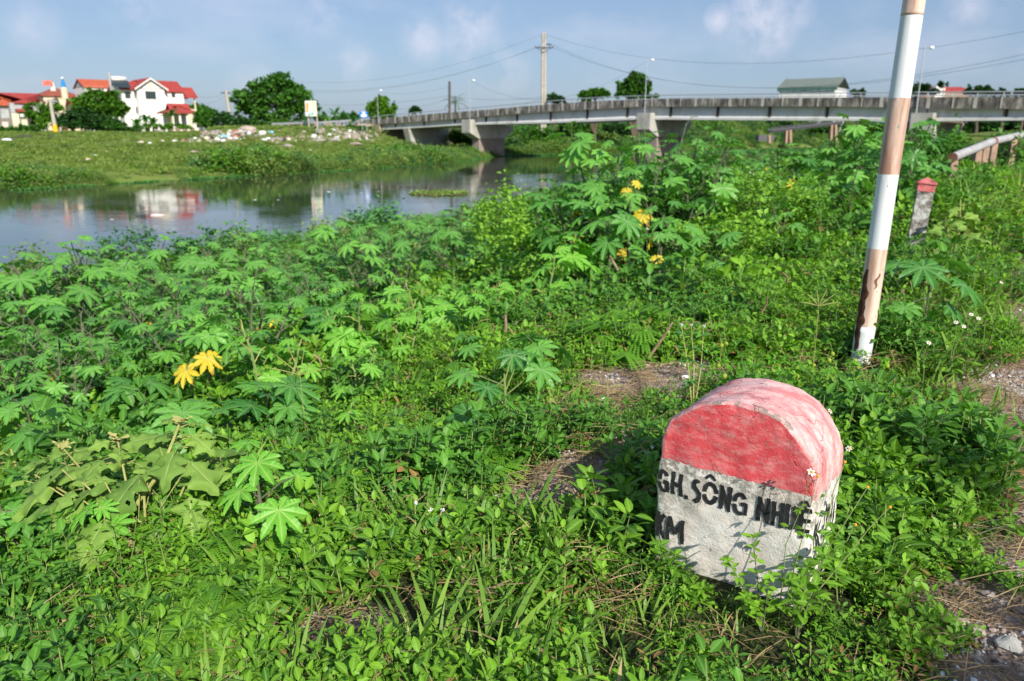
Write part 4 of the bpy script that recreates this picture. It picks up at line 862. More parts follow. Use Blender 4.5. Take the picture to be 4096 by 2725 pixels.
for i,(px,py,r) in enumerate([(3880,2640,.022),(3935,2480,.016),(4010,2700,.03),(3830,2590,.014),(4050,2560,.018),(2560,1545,.022),(2740,1560,.02)]):
    p=castz(px,py,2.3); p.z=gh(p.x,p.y); rock('stone',['pinkish flat stone on the shaded gravel near the bottom right corner','small grey stone in the gravel above the flat pink one','large pale stone at the very bottom right corner','little brown stone at the edge of the shaded gravel','dark stone on the gravel close to the right edge','reddish stone on the bare patch behind the kilometre stone','white stone on the bare patch behind the kilometre stone'][i],'stone',(p.x,p.y,p.z+r*.3),r,[M['rubble'],M['slab'],M['conc'],M['rubble'],M['darkpole'],M['rustp'],M['bagw']][i],i+20,(1.3,1,.6),'loose stones')
# ================================================================ leaf templates: (verts, faces, rib)
def T_(V,Fa,rib): return (np.array(V,float),Fa,rib)
def ovate(w=.27,droop=.22,fold=.045,hi=True):
    ts=[0,.22,.5,.78,1] if hi else [0,.45,1]; wd=[0,.8,1,.62,0] if hi else [0,1,0]
    V=[(0,t,-droop*t*t) for t in ts]; n=len(ts); Fa=[]; rib=[1]*n
    Lf=[];Rt=[]
    for t,k in list(zip(ts,wd))[1:-1]:
        Lf.append(len(V)); V.append((-w*k,t+.03,-droop*t*t+fold*k)); rib.append(0)
        Rt.append(len(V)); V.append((w*k,t+.03,-droop*t*t+fold*k)); rib.append(0)
    for S_,fl in ((Lf,0),(Rt,1)):
        q=[(0,1,S_[0])]+[(i+1,i+2,S_[i+1],S_[i]) for i in range(len(S_)-1)]+[(n-2,n-1,S_[-1])]
        Fa+= [f if fl else f[::-1] for f in q]
    return T_(V,Fa,rib)
def palmate(hi=True,nl=9,width=.17,fold=.06,droop=.22):
    ang=[0,37,-37,74,-74,110,-110,146,-146][:nl]; ang=sorted(ang); ln={0:1,37:.97,74:.88,110:.72,146:.52}
    V=[(0,0,0)]; rib=[1]; Fa=[]
    def add(x,y,z,r): V.append((x,y,z-droop*(x*x+y*y))); rib.append(r); return len(V)-1
    va=[]
    ex=[ang[0]-26]+[(a+b)/2 for a,b in zip(ang[:-1],ang[1:])]+[ang[-1]+26]
    for i,a in enumerate(ex): r=.30 if 0<i<len(ex)-1 else .16; va.append(add(r*math.sin(R(a)),r*math.cos(R(a)),fold*.6,0))
    for i,a in enumerate(ang):
        l=ln[abs(a)]; c,s=math.cos(R(a)),math.sin(R(a)); w=width*(.75+.25*l)
        def pt(t,o,z,rb): return add(t*l*s+o*c,t*l*c-o*s,z,rb)
        if hi:
            st=[(.44,.86),(.50,.72),(.62,1.0),(.67,.80),(.77,.80),(.82,.58),(.91,.42)]
            mid=[pt(t,0,0,1) for t,_ in st]; tip=pt(1,0,0,.5)
            for sg,vv in ((-1,va[i]),(1,va[i+1])):
                sd=[pt(t,sg*w*k,fold,0) for t,k in st]; q=[(0,mid[0],sd[0],vv)]+[(mid[j],mid[j+1],sd[j+1],sd[j]) for j in range(len(st)-1)]+[(mid[-1],tip,sd[-1])]
                Fa+= [f if sg<0 else f[::-1] for f in q]
        else:
            m=pt(.6,0,0,1); tip=pt(1,0,0,.5)
            for sg,vv in ((-1,va[i]),(1,va[i+1])):
                sd=pt(.62,sg*w,fold,0); q=[(0,m,sd,vv),(m,tip,sd)]; Fa+=[f if sg<0 else f[::-1] for f in q]
    return T_(V,Fa,rib)
OV=ovate(); OVn=ovate(.20,.3,.04); OVl=ovate(.32,.2,.07,False); PH=palmate(True); PL=palmate(False,fold=.05,width=.145)
DI=T_([(0,0,0),(-.34,.5,.06),(0,1,-.08),(.34,.5,.06)],[(0,2,1),(0,3,2)],[0]*4)
def rot_frames(az,tilt,roll):
    """leaf direction at azimuth az, tilt radians above the horizontal; roll about itself"""
    d=np.stack([np.cos(az)*np.cos(tilt),np.sin(az)*np.cos(tilt),np.sin(tilt)],-1)
    up=np.stack([-np.cos(az)*np.sin(tilt),-np.sin(az)*np.sin(tilt),np.cos(tilt)],-1); sd_=np.cross(d,up)
    nrm=up*np.cos(roll)[:,None]+sd_*np.sin(roll)[:,None]
    return frame(d,nrm)
def stampo(mb,tpl,pos,az,tilt,roll,size,rnd=None,m=0):
    n=len(pos); rnd=rng.random(n) if rnd is None else rnd
    mb.stamp(tpl,rot_frames(np.asarray(az),np.asarray(tilt),np.asarray(roll)),np.asarray(pos,float),np.asarray(size),rnd,m)
# ---------------------------------------------------------------- clumps that the ground cover repeats
PROTO=bpy.data.collections.new('plant_clumps')     # never linked to the scene
def proto(mb,name,mats):
    me=bpy.data.meshes.new(name); me.from_pydata([tuple(v) for v in mb.V],[],mb.F); me.update()
    for m in mats: me.materials.append(m)
    me.polygons.foreach_set('material_index',np.asarray(mb.M,np.int32))
    for k,a in (('rnd',mb.A),('rib',mb.B)): at=me.attributes.new(k,'FLOAT','POINT'); at.data.foreach_set('value',np.asarray(a,np.float32))
    return bpy.data.objects.new(name,me)
def weed_clump(i,mat,r=.12,h0=.03,h1=.125,stems=17,leaf=(.027,.045),tpl=None,n3=(3,6),tp=OV):
    mb=MB()
    for k in range(stems):
        a=rng.random()*6.28; q=r*math.sqrt(rng.random()); x,y=q*math.cos(a),q*math.sin(a); h=h0+(h1-h0)*rng.random(); lx,ly=rng.normal(0,.03,2)
        mb.tube([(x,y,-.03),(x+lx*.6,y+ly*.6,h*.6),(x+lx,y+ly,h)],[.0022,.0018,.001],3,1,False)
        for f in (.45,.72,1.0):
            n=rng.integers(*n3); a0=rng.random()*6.28; az=a0+np.arange(n)*6.283/n+rng.normal(0,.3,n)
            s=(leaf[0]+(leaf[1]-leaf[0])*rng.random(n))*(1.25-.35*f); ti=(.75 if f>.9 else .22)+rng.normal(0,.32,n)
            p=np.array([(x+lx*f,y+ly*f,h*f)]*n)+np.stack([np.cos(az),np.sin(az),np.zeros(n)],-1)*.010
            stampo(mb,tp,p,az,ti,rng.normal(0,.35,n),s,np.clip(.15+.65*f*rng.random(n)+rng.normal(0,.2,n),0,1),2 if rng.random()<(.16 if f<.5 else .025) else 0)  # lower leaves take darker tones: shade inside the clump put into leaf colour
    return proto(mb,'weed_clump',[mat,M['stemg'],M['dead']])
def grass_clump(i,mat,n=34,r=.09,l=(.08,.20),w=.0062,bend=1.2,straw=.05):
    mb=MB()
    for k in range(n):
        a=rng.random()*6.28; q=r*math.sqrt(rng.random()); p=np.array([q*math.cos(a),q*math.sin(a),-.02]); az=rng.random()*6.28; L_=l[0]+(l[1]-l[0])*rng.random(); el=1.35-rng.random()*.55; b_=bend*(.3+rng.random())
        sdv=np.array([-math.sin(az),math.cos(az),0]); V=[];Fa=[]; ns=5; wd=w*(.6+.8*rng.random())
        for j in range(ns+1):
            f=j/ns; ww=wd*(1-f**2.2)+.0003; V+=[p-sdv*ww,p+sdv*ww+np.array([0,0,ww*.5])]; e=el-b_*f; p=p+np.array([math.cos(az)*math.cos(e),math.sin(az)*math.cos(e),math.sin(e)])*L_/ns
        for j in range(ns): i_=2*j; Fa.append((i_,i_+1,i_+3,i_+2))
        mb.add(V,Fa,1 if rng.random()<straw else 0,rng.random())
    return proto(mb,'grass_clump',[mat,M['straw']])
def fern_clump(i,mat,n=9,size=.12):
    mb=MB()
    for k in range(n):
        a=rng.random()*6.28; q=.10*math.sqrt(rng.random()); base=np.array([q*math.cos(a),q*math.sin(a),.03+.10*rng.random()]); az=rng.random()*6.28
        mb.tube([(base[0],base[1],-.02),tuple(base)],.0015,3,1,False)
        d=np.array([math.cos(az),math.sin(az),.15]); rd=.3+.6*rng.random()
        for j in range(7):                      # pinnae along the rachis
            c=base+d*size*.5*(j/7)
            for sg in (-1,1):
                pa=az+sg*(1.15-.10*j); L_=size*(.62-.035*abs(j-3)); dd=np.array([math.cos(pa),math.sin(pa),.05-.3*rng.random()]); s2=np.array([-dd[1],dd[0],0.]); V=[];Fa=[]; m_=15
                for q in range(m_+1):
                    f=q/m_; ww=L_*.12*(1-.4*f)*(1 if q%2 else .22); cc=c+dd*L_*f+np.array([0,0,-.25*L_*f*f]); V+=[cc-s2*ww,cc+s2*ww]
                for q in range(m_): Fa.append((2*q,2*q+1,2*q+3,2*q+2))
                mb.add(V,Fa,0,rd)
    return proto(mb,'feathery_clump',[mat,M['stemg']])
def bush_clump(name,mat,n=320,rad=(1,1,.75),leaf=(.09,.17),tp=DI,twigs=6,up=.2):
    mb=MB(); cs=[]
    for k in range(20):
        d=rng.normal(0,1,3); d/=np.linalg.norm(d); d[2]=abs(d[2])*.9; q=.55+.45*rng.random(); cs.append(d*np.array(rad)*q)
    cs=np.array(cs); c=cs[rng.integers(0,len(cs),n)]; p=c+rng.normal(0,.15,(n,3)); p[:,2]=np.abs(p[:,2])
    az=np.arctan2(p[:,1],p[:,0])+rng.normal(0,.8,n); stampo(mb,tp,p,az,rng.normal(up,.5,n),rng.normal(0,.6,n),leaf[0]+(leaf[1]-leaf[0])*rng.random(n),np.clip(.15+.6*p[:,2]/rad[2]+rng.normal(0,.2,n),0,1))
    for k in range(twigs): q=cs[k]; mb.tube([(0,0,-.2),tuple(q*.6),tuple(q*1.05)],[.02,.012,.005],3,1,False)
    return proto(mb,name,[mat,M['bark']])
def instancer(name,protos,P,Rz,S,idx,tilt=None,label=None,cat=None,kind='stuff'):
    col=bpy.data.collections.new(name+'_clumps')
    for i,o in enumerate(protos): o.name='clump_%s_%02d'%(name,i); col.objects.link(o)
    P=np.asarray(P,float); n=len(P); me=bpy.data.meshes.new(name); me.from_pydata(P.tolist(),[],[])
    rot=np.zeros((n,3)); rot[:,2]=Rz
    if tilt is not None: rot[:,0]=tilt[:,0]; rot[:,1]=tilt[:,1]
    a=me.attributes.new('rot','FLOAT_VECTOR','POINT'); a.data.foreach_set('vector',rot.astype(np.float32).ravel())
    a=me.attributes.new('scl','FLOAT','POINT'); a.data.foreach_set('value',np.asarray(S,np.float32))
    a=me.attributes.new('pick','INT','POINT'); a.data.foreach_set('value',np.asarray(idx,np.int32))
    o=bpy.data.objects.new(name,me); C.objects.link(o); tag(o,label,cat,kind=kind)
    ng=bpy.data.node_groups.new(name+' scatter','GeometryNodeTree'); ng.interface.new_socket('Geometry',in_out='INPUT',socket_type='NodeSocketGeometry'); ng.interface.new_socket('Geometry',in_out='OUTPUT',socket_type='NodeSocketGeometry')
    gi=ng.nodes.new('NodeGroupInput'); go=ng.nodes.new('NodeGroupOutput'); ip=ng.nodes.new('GeometryNodeInstanceOnPoints'); ci=ng.nodes.new('GeometryNodeCollectionInfo')
    ci.inputs['Collection'].default_value=col; ci.inputs['Separate Children'].default_value=True; ci.inputs['Reset Children'].default_value=True
    def na(t,k): q=ng.nodes.new('GeometryNodeInputNamedAttribute'); q.data_type=t; q.inputs['Name'].default_value=k; return q.outputs[0]
    l=ng.links.new; l(gi.outputs[0],ip.inputs['Points']); l(ci.outputs[0],ip.inputs['Instance']); ip.inputs['Pick Instance'].default_value=True
    l(na('INT','pick'),ip.inputs['Instance Index']); l(na('FLOAT_VECTOR','rot'),ip.inputs['Rotation']); l(na('FLOAT','scl'),ip.inputs['Scale']); l(ip.outputs[0],go.inputs[0])
    o.modifiers.new('scatter','NODES').node_group=ng
    return o
# ---------------------------------------------------------------- where the near bank is covered
def band(y0,y1,sp,margin=.8):
    w=lambda y:.70*(y*cP+.5)+margin
    area=(w(y0)+w(y1))*(y1-y0); n=int(area/sp**2); y=y0+(y1-y0)*rng.random(n*2); x=(rng.random(n*2)*2-1)*w(y1); k=np.abs(x)<w(y); return x[k][:n],y[k][:n]
def fbm(x,y,sc,sd_=0): return np.array([mnoise.noise(Vector((a*sc,b*sc,sd_))) for a,b in zip(x,y)])
STONE_C=SP+SE*SR-SN*.15
def clear(x,y):
    """keep clumps out of the stone, pole and posts"""
    u=(x-STONE_C.x)*SE.x+(y-STONE_C.y)*SE.y; v=-(x-STONE_C.x)*SN.x-(y-STONE_C.y)*SN.y
    return ~((np.abs(u)<.32)&(np.abs(v)<.22))&(np.hypot(x-2.2,y-4.66)>.12)
def cover():
    wc=[weed_clump(0,M['weed']),weed_clump(1,M['weed']),weed_clump(2,M['weed'],h0=.02,h1=.085,leaf=(.022,.034),stems=22),weed_clump(3,M['weed2'],leaf=(.024,.038),stems=20,tp=OVn),weed_clump(4,M['weed2'],leaf=(.020,.034),stems=20,h1=.15,tp=OVn),weed_clump(5,M['weed'],h0=.05,h1=.17,leaf=(.033,.052),stems=14),weed_clump(6,M['weed3'],h0=.05,h1=.16,leaf=(.030,.046),stems=15),weed_clump(7,M['weed3'],h0=.04,h1=.13,leaf=(.018,.032),stems=22,tp=OVn)]
    gc=[grass_clump(0,M['grass']),grass_clump(1,M['grass'],n=16,l=(.12,.26),w=.0075,bend=1.0),grass_clump(2,M['grass'],n=40,l=(.06,.15),w=.0042,bend=1.5,straw=.15)]
    fc=[fern_clump(0,M['fern']),fern_clump(1,M['fern'],n=7,size=.15),fern_clump(2,M['fern'],n=11,size=.10)]
    Wd=[];Gr=[];Fe=[]
    for y0,y1,sp,sc in ((.6,3.6,.088,1.),(3.6,6.2,.125,1.2),(6.2,10,.20,1.75),(10,20,.36,2.6)):
        x,y=band(y0,y1,sp); s,w=sw(x,y); wn=np.interp(s,NS,NW)
        b=bare(x,y); keep=(w<np.minimum(wn-.5,5.6+y*.15))&(w>-6)&clear(x,y); z=gha(x,y); f=fbm(x,y,.9,3); f2=fbm(x,y,2.3,9); cl=fbm(x,y,.6,20); sp3=fbm(x,y,1.1,33); tall=np.clip(fbm(x,y,.8,47)*2.2+.25,0,1)*sstep(1.9,2.9,w)*(1-sstep(.9,.3,np.hypot(x+1.5,(y-2.8)*.8))); rr=rng.random(len(x))
        right=sstep(.2,1.1,(1.15-w)/1.0)*sstep(2.6,3.6,y)           # verge beside the road is grassier
        mid=sstep(.35,0,np.abs(x+.15)-.55)*sstep(3.1,2.6,y)            # grassy hollow at the bottom centre
        pg=np.clip(.20+.45*right+.45*mid+.6*f2,0,.8); pf=np.clip(.12+.7*f,0,.40)*np.where(w>1.2,1,0)
        vis=(rr>b*1.02)&keep
        u_=(x-SP.x)*SE.x+(y-SP.y)*SE.y; v_=(x-SP.x)*SN.x+(y-SP.y)*SN.y          # low growth right in front of the stone
        front=1-.62*(sstep(-.2,.02,u_)*sstep(.72,.55,u_)*sstep(-.05,.02,v_)*sstep(.75,.35,v_))
        for i in np.nonzero(vis)[0]:
            e=(x[i],y[i],z[i]-.01*sc); rz=rng.random()*6.28; k=sc*(.62+.75*rng.random())*(.72+.55*b_(f[i]))*(1-.45*b[i])*front[i]*(1-.5*math.exp(-((x[i]-2.1)**2+(y[i]-4.45)**2)/.16))*(1-.55*math.exp(-((x[i]-4.55)**2+(y[i]-8.7)**2)/.5))
            q=rng.random()
            if q<pg[i]: Gr.append((*e,rz,k,int(rng.choice(3,p=[.4,.2,.4] if right[i]<.5 else [.35,.4,.25]))))
            elif q<pg[i]+pf[i]: Fe.append((*e,rz,k,int(rng.integers(3))))
            else:
                soft=(cl[i]*1.2+.22*sstep(3.2,4.6,y[i])+.22*right[i]+.10*rng.normal())>.20
                if sp3[i]+.08*rng.normal()>.16: t=int(rng.choice([6,7],p=[.65,.35])); k*=1.15
                elif soft: t=int(rng.choice([3,4]))
                else: t=int(rng.choice([0,1,2,5],p=[.3,.26,.14,.3]))
                if t in (0,1,5,6): k*=1+.45*tall[i]
                if front[i]<.8: t=int(rng.choice([2,2,3,7])); k*=1.25
                Wd.append((*e,rz,k,t))
    def go(nm,pr,A,label,cat):
        A=np.array(A); instancer(nm,pr,A[:,:3],A[:,3],A[:,4],A[:,5],rng.normal(0,.12,(len(A),2)),label,cat)
        return len(A)
    print('cover',go('broadleaf_weeds',wc,Wd,'dense bright green low broadleaf weeds covering the near bank','weeds'),
     go('grass',gc,Gr,'green grass tufts growing among the weeds and along the verge','grass'),
     go('feathery_weeds',fc,Fe,'feathery leaved sensitive plants spreading through the weeds','weeds'))
def b_(v): return max(0,min(1,.5+v*1.4))
cover()
def gravel():
    pr=[]
    for i,m in enumerate(('rubble','slab','conc','darkpole','bagw')):
        mb=MB(); V=[];q=MB(); q.sphere((0,0,0),1,nu=7,nv=5)
        for v in q.V: d=1+.4*mnoise.noise(Vector((v[0]*1.2+i*7,v[1]*1.2,v[2]*1.2))); V.append((v[0]*d,v[1]*d*.8,v[2]*d*.55))
        mb.add(V,q.F); pr.append(proto(mb,'pebble',[M[m]]))
    x,y=band(1.2,6.5,.022,.2); k=bare(x,y)>.45; x,y=x[k],y[k]; f=fbm(x,y,3.1,5); k=f>-.12; x,y=x[k],y[k]; n=len(x)
    k=clear(x,y); x,y=x[k],y[k]; n=len(x)
    instancer('gravel',pr,np.stack([x,y,gha(x,y)+.001],-1),rng.random(n)*6.28,np.abs(rng.normal(0,.0045,n))+.003,rng.choice(5,n,p=[.34,.2,.24,.16,.06]),rng.normal(0,.5,(n,2)),'small mixed gravel scattered over the bare soil','gravel'); print('gravel',n)
gravel()
def strawlitter():
    pr=[]
    for i in range(3):
        mb=MB()
        for k in range(16):
            a=rng.random()*6.28; c=rng.normal(0,.06,3); c[2]=abs(c[2])*.25; l=.03+.07*rng.random(); d=np.array([math.cos(a),math.sin(a),rng.normal(0,.2)])*l
            mb.tube([tuple(c-d),tuple(c+np.array([0,0,.008])),tuple(c+d)],[.001,.0016,.0008],3,0,False,rng.random())
        pr.append(proto(mb,'straw_clump',[M['straw']]))
    x,y=band(1.2,7,.16,.3); b=bare(x,y); k=(b>.12)&(rng.random(len(x))<.75)|(rng.random(len(x))<.2); x,y=x[k],y[k]; n=len(x)
    instancer('dry_straw',pr,np.stack([x,y,gha(x,y)+.008+.07*rng.random(n)*(bare(x,y)<.3)],-1),rng.random(n)*6.28,.7+.6*rng.random(n),rng.integers(0,3,n),None,'dry broken grass stalks lying on the bare soil','straw')
strawlitter()
# ---------------------------------------------------------------- castor plants
def castor(name,h,nleaf,lr,seed,hi=False,mat='castor',stems=1,spread=.35,yellow=0,label=None,cat='plant',group=None,loc=(0,0,0),smat='stemr',pet=(.20,.36),low=.25,droop=.45):
    g=np.random.default_rng(seed); t=thing(name,label or 'castor plant',cat,loc,group); o=Vector(loc); st=MB(); P=[];Az=[];Ti=[];Ro=[];Si=[];Yl=[]
    for k in range(stems):
        a=g.random()*6.28; tl=spread*(k>0 or stems>1)*(.4+.6*g.random()); hh=h*(1-.3*g.random()*(k>0)); tip=Vector((math.cos(a)*tl,math.sin(a)*tl,hh)); r0=.010+.006*h
        cv=[o+Vector((tip.x*f**1.4+.03*math.sin(f*5+k),tip.y*f**1.4,hh*f-.03)) for f in (0,.2,.4,.6,.8,1)]
        st.tube(cv,[r0*(1-.65*f) for f in (0,.2,.4,.6,.8,1)],6,0,False)
        nl=max(3,nleaf//stems)
        for j in range(nl):
            f=low+(1-low)*((j+.5)/nl)**.75; i0=min(4,int(f*5)); c=cv[i0].lerp(cv[i0+1],f*5-i0); az=j*2.4+a+g.normal(0,.25); top=1-f
            pl=(pet[0]+(pet[1]-pet[0])*g.random())*(.35+.65*min(1,top*3+.25))*(.7+.3*min(h,1.4)); el=.95-.9*min(1,top*1.6)+g.normal(0,.15)
            e=c+Vector((math.cos(az)*math.cos(el),math.sin(az)*math.cos(el),math.sin(el)))*pl
            st.tube([c,c.lerp(e,.55)+Vector((0,0,.02)),e],[.0045,.0035,.003],4,1,False)
            s=lr*((.8+.3*g.random()) if hi else (.55+.55*g.random()))*(1 if top>.12 else .55+2*top)
            y_=yellow>0 and f<.62 and g.random()<yellow
            P.append(tuple(e)); Az.append(az+g.normal(0,.35)); Ti.append(-droop+g.normal(0,.22)+(.35 if top<.15 else 0)-(.7 if y_ else 0)); Ro.append(g.normal(0,.22)); Si.append(s*(.8 if y_ else 1)); Yl.append(y_)
    st.build('stem',[M[smat],M['stemp' if mat!='castor' else smat]],t)
    Yl=np.array(Yl); tp=PH if hi else PL
    for sel,nm,mm in ((~Yl,'leaves',mat),(Yl,'withered_leaf','castor_w')):
        ix=np.nonzero(sel)[0]
        if nm=='withered_leaf':
            for i in ix: mb=MB(); stampo(mb,tp,[P[i]],[Az[i]],[Ti[i]],[Ro[i]],[Si[i]],[g.random()]); mb.build(nm,M[mm],t,label='yellow drooping withered leaf')
        elif len(ix):
            mb=MB(); stampo(mb,tp,[P[i] for i in ix],[Az[i] for i in ix],[Ti[i] for i in ix],[Ro[i] for i in ix],[Si[i] for i in ix],g.random(len(ix))); mb.build(nm,M[mm],t)
    return t
def top_at(px,py,Y):
    p=casty(px,py,Y); z=gh(p.x,p.y); return p,max(.25,p.z-z)
# --- castor plants one can tell apart: (px,py of the top leaves, depth, leaves, leaf radius, extra, label)
HERO=[
 (1090,1590,4.35,dict(nleaf=9,lr=.19,hi=True,pet=(.2,.34),low=.45,droop=.32),'broad bluish castor plant behind the young light green one'),
 (760,1640,4.05,dict(nleaf=7,lr=.17,hi=True,pet=(.2,.32),low=.45,droop=.32),'bluish castor plant just behind the olive shrub top'),
 (2170,1430,4.5,dict(nleaf=5,lr=.15,hi=True,pet=(.12,.22),low=.45,droop=.6),'castor plant with drooping leaves at the edge of the bare gravel patch'),
 (1420,1640,3.9,dict(nleaf=4,lr=.085,hi=True,mat='castor_y',smat='stemg',pet=(.06,.12),low=.5),'small pale castor seedling among weeds in the middle left'),
 (60,2200,2.75,dict(nleaf=6,lr=.115,hi=True,pet=(.10,.18),low=.5,droop=.6),'castor plant leaning in at the left edge below the olive shrub'),
 (450,2230,2.62,dict(nleaf=5,lr=.095,hi=True,mat='castor_y',smat='stemg',pet=(.05,.10),low=.6),'bright green castor seedling below the olive shrub'),
 (560,1560,5.0,dict(nleaf=10,lr=.17,hi=True,pet=(.2,.34),low=.4,droop=.35),'wide bluish castor plant at the left above the olive shrub'),
 (120,1600,4.3,dict(nleaf=10,lr=.17,hi=True,pet=(.2,.3),low=.4,droop=.35),'bluish castor plant near the left edge above the olive shrub'),
 (1750,1230,6.2,dict(nleaf=9,lr=.17,hi=True,mat='castor_y',pet=(.15,.25),low=.4),'light green castor plant beside two dry broken stalks'),
 (1290,1240,6.6,dict(nleaf=10,lr=.17,hi=True,pet=(.18,.28),low=.35),'light topped castor plant in the middle left slope'),
 (1420,1330,5.6,dict(nleaf=9,lr=.17,hi=True,mat='castor_y',smat='stemg',pet=(.15,.25),low=.4),'yellowish green castor plant left of the dry broken stalks'),
 (1890,1370,5.0,dict(nleaf=5,lr=.10,hi=True,pet=(.08,.14),low=.5),'small castor seedling in front of the dry broken stalks'),
 (2310,1010,8.2,dict(nleaf=5,lr=.20,hi=True,mat='castor_y',smat='stemg',pet=(.12,.2),low=.55),'short pale castor plant in front of the tall clump'),
 # tall clump in the middle
 (2430,560,10.5,dict(nleaf=20,lr=.19,hi=True,stems=2,spread=.5,low=.3,yellow=.3,pet=(.25,.4)),'tall castor plant with yellow withered leaves left in the clump'),
 (2560,620,10.2,dict(nleaf=16,lr=.18,hi=True,stems=2,spread=.5,low=.3,yellow=.12,pet=(.25,.4)),'tall castor plant in the middle of the clump beside the withered one'),
 (2650,520,11.6,dict(nleaf=18,lr=.18,hi=False,stems=3,spread=.6,low=.3),'tallest castor plant standing at the back of the clump'),
 (2790,620,10.4,dict(nleaf=18,lr=.19,hi=True,stems=2,spread=.5,low=.3,pet=(.25,.4)),'castor plant at the right of the tall clump below the bridge pier'),
 (2900,570,11.8,dict(nleaf=14,lr=.18,hi=False,stems=2,spread=.5,low=.3),'dark pointed castor plant at the right back of the clump'),
 (2350,790,9.0,dict(nleaf=14,lr=.20,hi=True,stems=2,spread=.45,low=.3,pet=(.25,.4)),'castor plant in front of the tall clump on its left'),
 (2440,860,8.4,dict(nleaf=9,lr=.21,hi=True,low=.4,pet=(.2,.35)),'castor plant with big leaves low in front of the tall clump'),
 (2760,880,8.6,dict(nleaf=13,lr=.17,hi=True,stems=2,spread=.4,low=.3,yellow=.12),'castor plant low in front of the clump with one yellow leaf'),
 (2880,930,8.0,dict(nleaf=9,lr=.16,hi=True,low=.35),'small castor plant right of the low one with the yellow leaf'),
 (2220,800,11.0,dict(nleaf=14,lr=.17,hi=False,stems=3,spread=.6,low=.2),'rounded castor plant at the left foot of the tall clump'),
 (2500,700,12.0,dict(nleaf=16,lr=.18,hi=False,stems=3,spread=.7,low=.2),'leafy castor plant hidden behind the yellow leaves of the clump'),
 (2700,740,9.6,dict(nleaf=14,lr=.17,hi=False,stems=3,spread=.6,low=.15),'bushy castor plant filling the middle of the clump'),
 (2560,560,11.2,dict(nleaf=16,lr=.18,hi=False,stems=2,spread=.5,low=.3),'castor plant rising behind the middle of the clump'),
 (2730,560,11.4,dict(nleaf=16,lr=.18,hi=False,stems=2,spread=.5,low=.3),'castor plant rising at the back right of the clump before the pier'),
 (2860,640,11.6,dict(nleaf=14,lr=.18,hi=False,stems=2,spread=.5,low=.25),'castor plant filling the right flank of the tall clump'),
 (2410,690,11.0,dict(nleaf=14,lr=.18,hi=False,stems=2,spread=.5,low=.25),'castor plant filling the left flank of the tall clump'),
 # clump behind the pole
 (3160,640,12.5,dict(nleaf=13,lr=.18,hi=True,stems=2,spread=.4,low=.35,yellow=.15),'light castor plant at the left of the clump behind the striped pole'),
 (3330,600,14.0,dict(nleaf=18,lr=.19,hi=False,stems=3,spread=.6,low=.2),'dark castor plant left behind the striped pole'),
 (3480,520,13.5,dict(nleaf=18,lr=.20,hi=True,stems=3,spread=.5,low=.2),'tall castor plant directly behind the striped pole'),
 (3620,530,13.0,dict(nleaf=18,lr=.20,hi=True,stems=3,spread=.5,low=.2),'tall castor plant just right of the striped pole'),
 (3720,600,12.0,dict(nleaf=14,lr=.19,hi=True,stems=2,spread=.5,low=.2),'castor plant reaching towards the railing end'),
 (3400,700,11.5,dict(nleaf=14,lr=.18,hi=True,stems=3,spread=.5,low=.15),'low castor plant in front of the clump left of the striped pole'),
 (3240,720,12.0,dict(nleaf=12,lr=.17,hi=False,stems=2,spread=.5,low=.2),'small castor plant in a gap left of the striped pole'),
 (3130,830,10.0,dict(nleaf=9,lr=.15,hi=False,stems=2,spread=.4,low=.2),'little castor plant above the crumpled plastic lump'),
]
HP=[]
for i,(px,py,Y,kw,lab) in enumerate(HERO):
    p,h=top_at(px,py-(50 if Y>8 and px>2100 else 0),Y); g=gh(p.x,p.y); kw=dict(kw); kw['nleaf']=int(kw['nleaf']*(1.6 if Y>8 else 1.15)); kw['lr']*=1.22 if Y>8 else 1.1; castor('castor_plant',min(h,2.6)*(.93 if Y<8 else .98),seed=50+i,label=lab,loc=(p.x,p.y,g),**kw); HP.append((p.x,p.y))
def placed_castor(lab,bpx,bpy,Y,leaves,mat,smat):
    """a castor plant whose few big leaves stand where the photograph shows them: (px,py,depth,azimuth,tilt,radius)"""
    b=casty(bpx,bpy,Y); b.z=gh(b.x,b.y); t=thing('castor_plant',lab,'plant',tuple(b)); st=MB(); lf=MB(); tips=[casty(*l[:3]) for l in leaves]; top=Vector((b.x+.01,b.y,max(p.z for p in tips)-.06)); st.tube([b-Vector((0,0,.04)),b.lerp(top,.5)+Vector((.01,0,0)),top],[.009,.008,.005],7,0,False)
    for p,l in zip(tips,leaves):
        c=b.lerp(top,.45+.5*random.random()); st.tube([c,c.lerp(p,.6)+Vector((0,0,.012)),p],[.0038,.003,.0026],5,0,False); stampo(lf,PH,[tuple(p)],[l[3]],[l[4]],[random.gauss(0,.12)],[l[5]],[random.random()])
    st.build('stem',M[smat],t); lf.build('leaves',M[mat],t); HP.append((b.x,b.y))
placed_castor('young castor plant with three big light green star leaves right of the olive shrub',1040,2160,2.55,[(1030,1850,2.58,-1.5,-.50,.118),(960,1965,2.50,-2.1,-.45,.100),(1115,2040,2.38,-1.2,-.60,.118),(990,1770,2.70,-1.8,.05,.075),(1180,1905,2.75,-.6,-.4,.085)],'castor_y','stemr')
placed_castor('castor plant with wide leaves in the middle, left of the bare gravel patch',2010,1640,3.85,[(1862,1495,3.95,-2.5,-.25,.125),(1948,1550,3.6,-1.2,-.4,.115),(1868,1650,3.3,-1.8,-.75,.13),(2165,1480,3.9,-.9,-.6,.14),(2090,1410,4.1,1.0,-.15,.12),(2050,1420,4.0,-1.6,-.6,.11)],'castor','stemg')
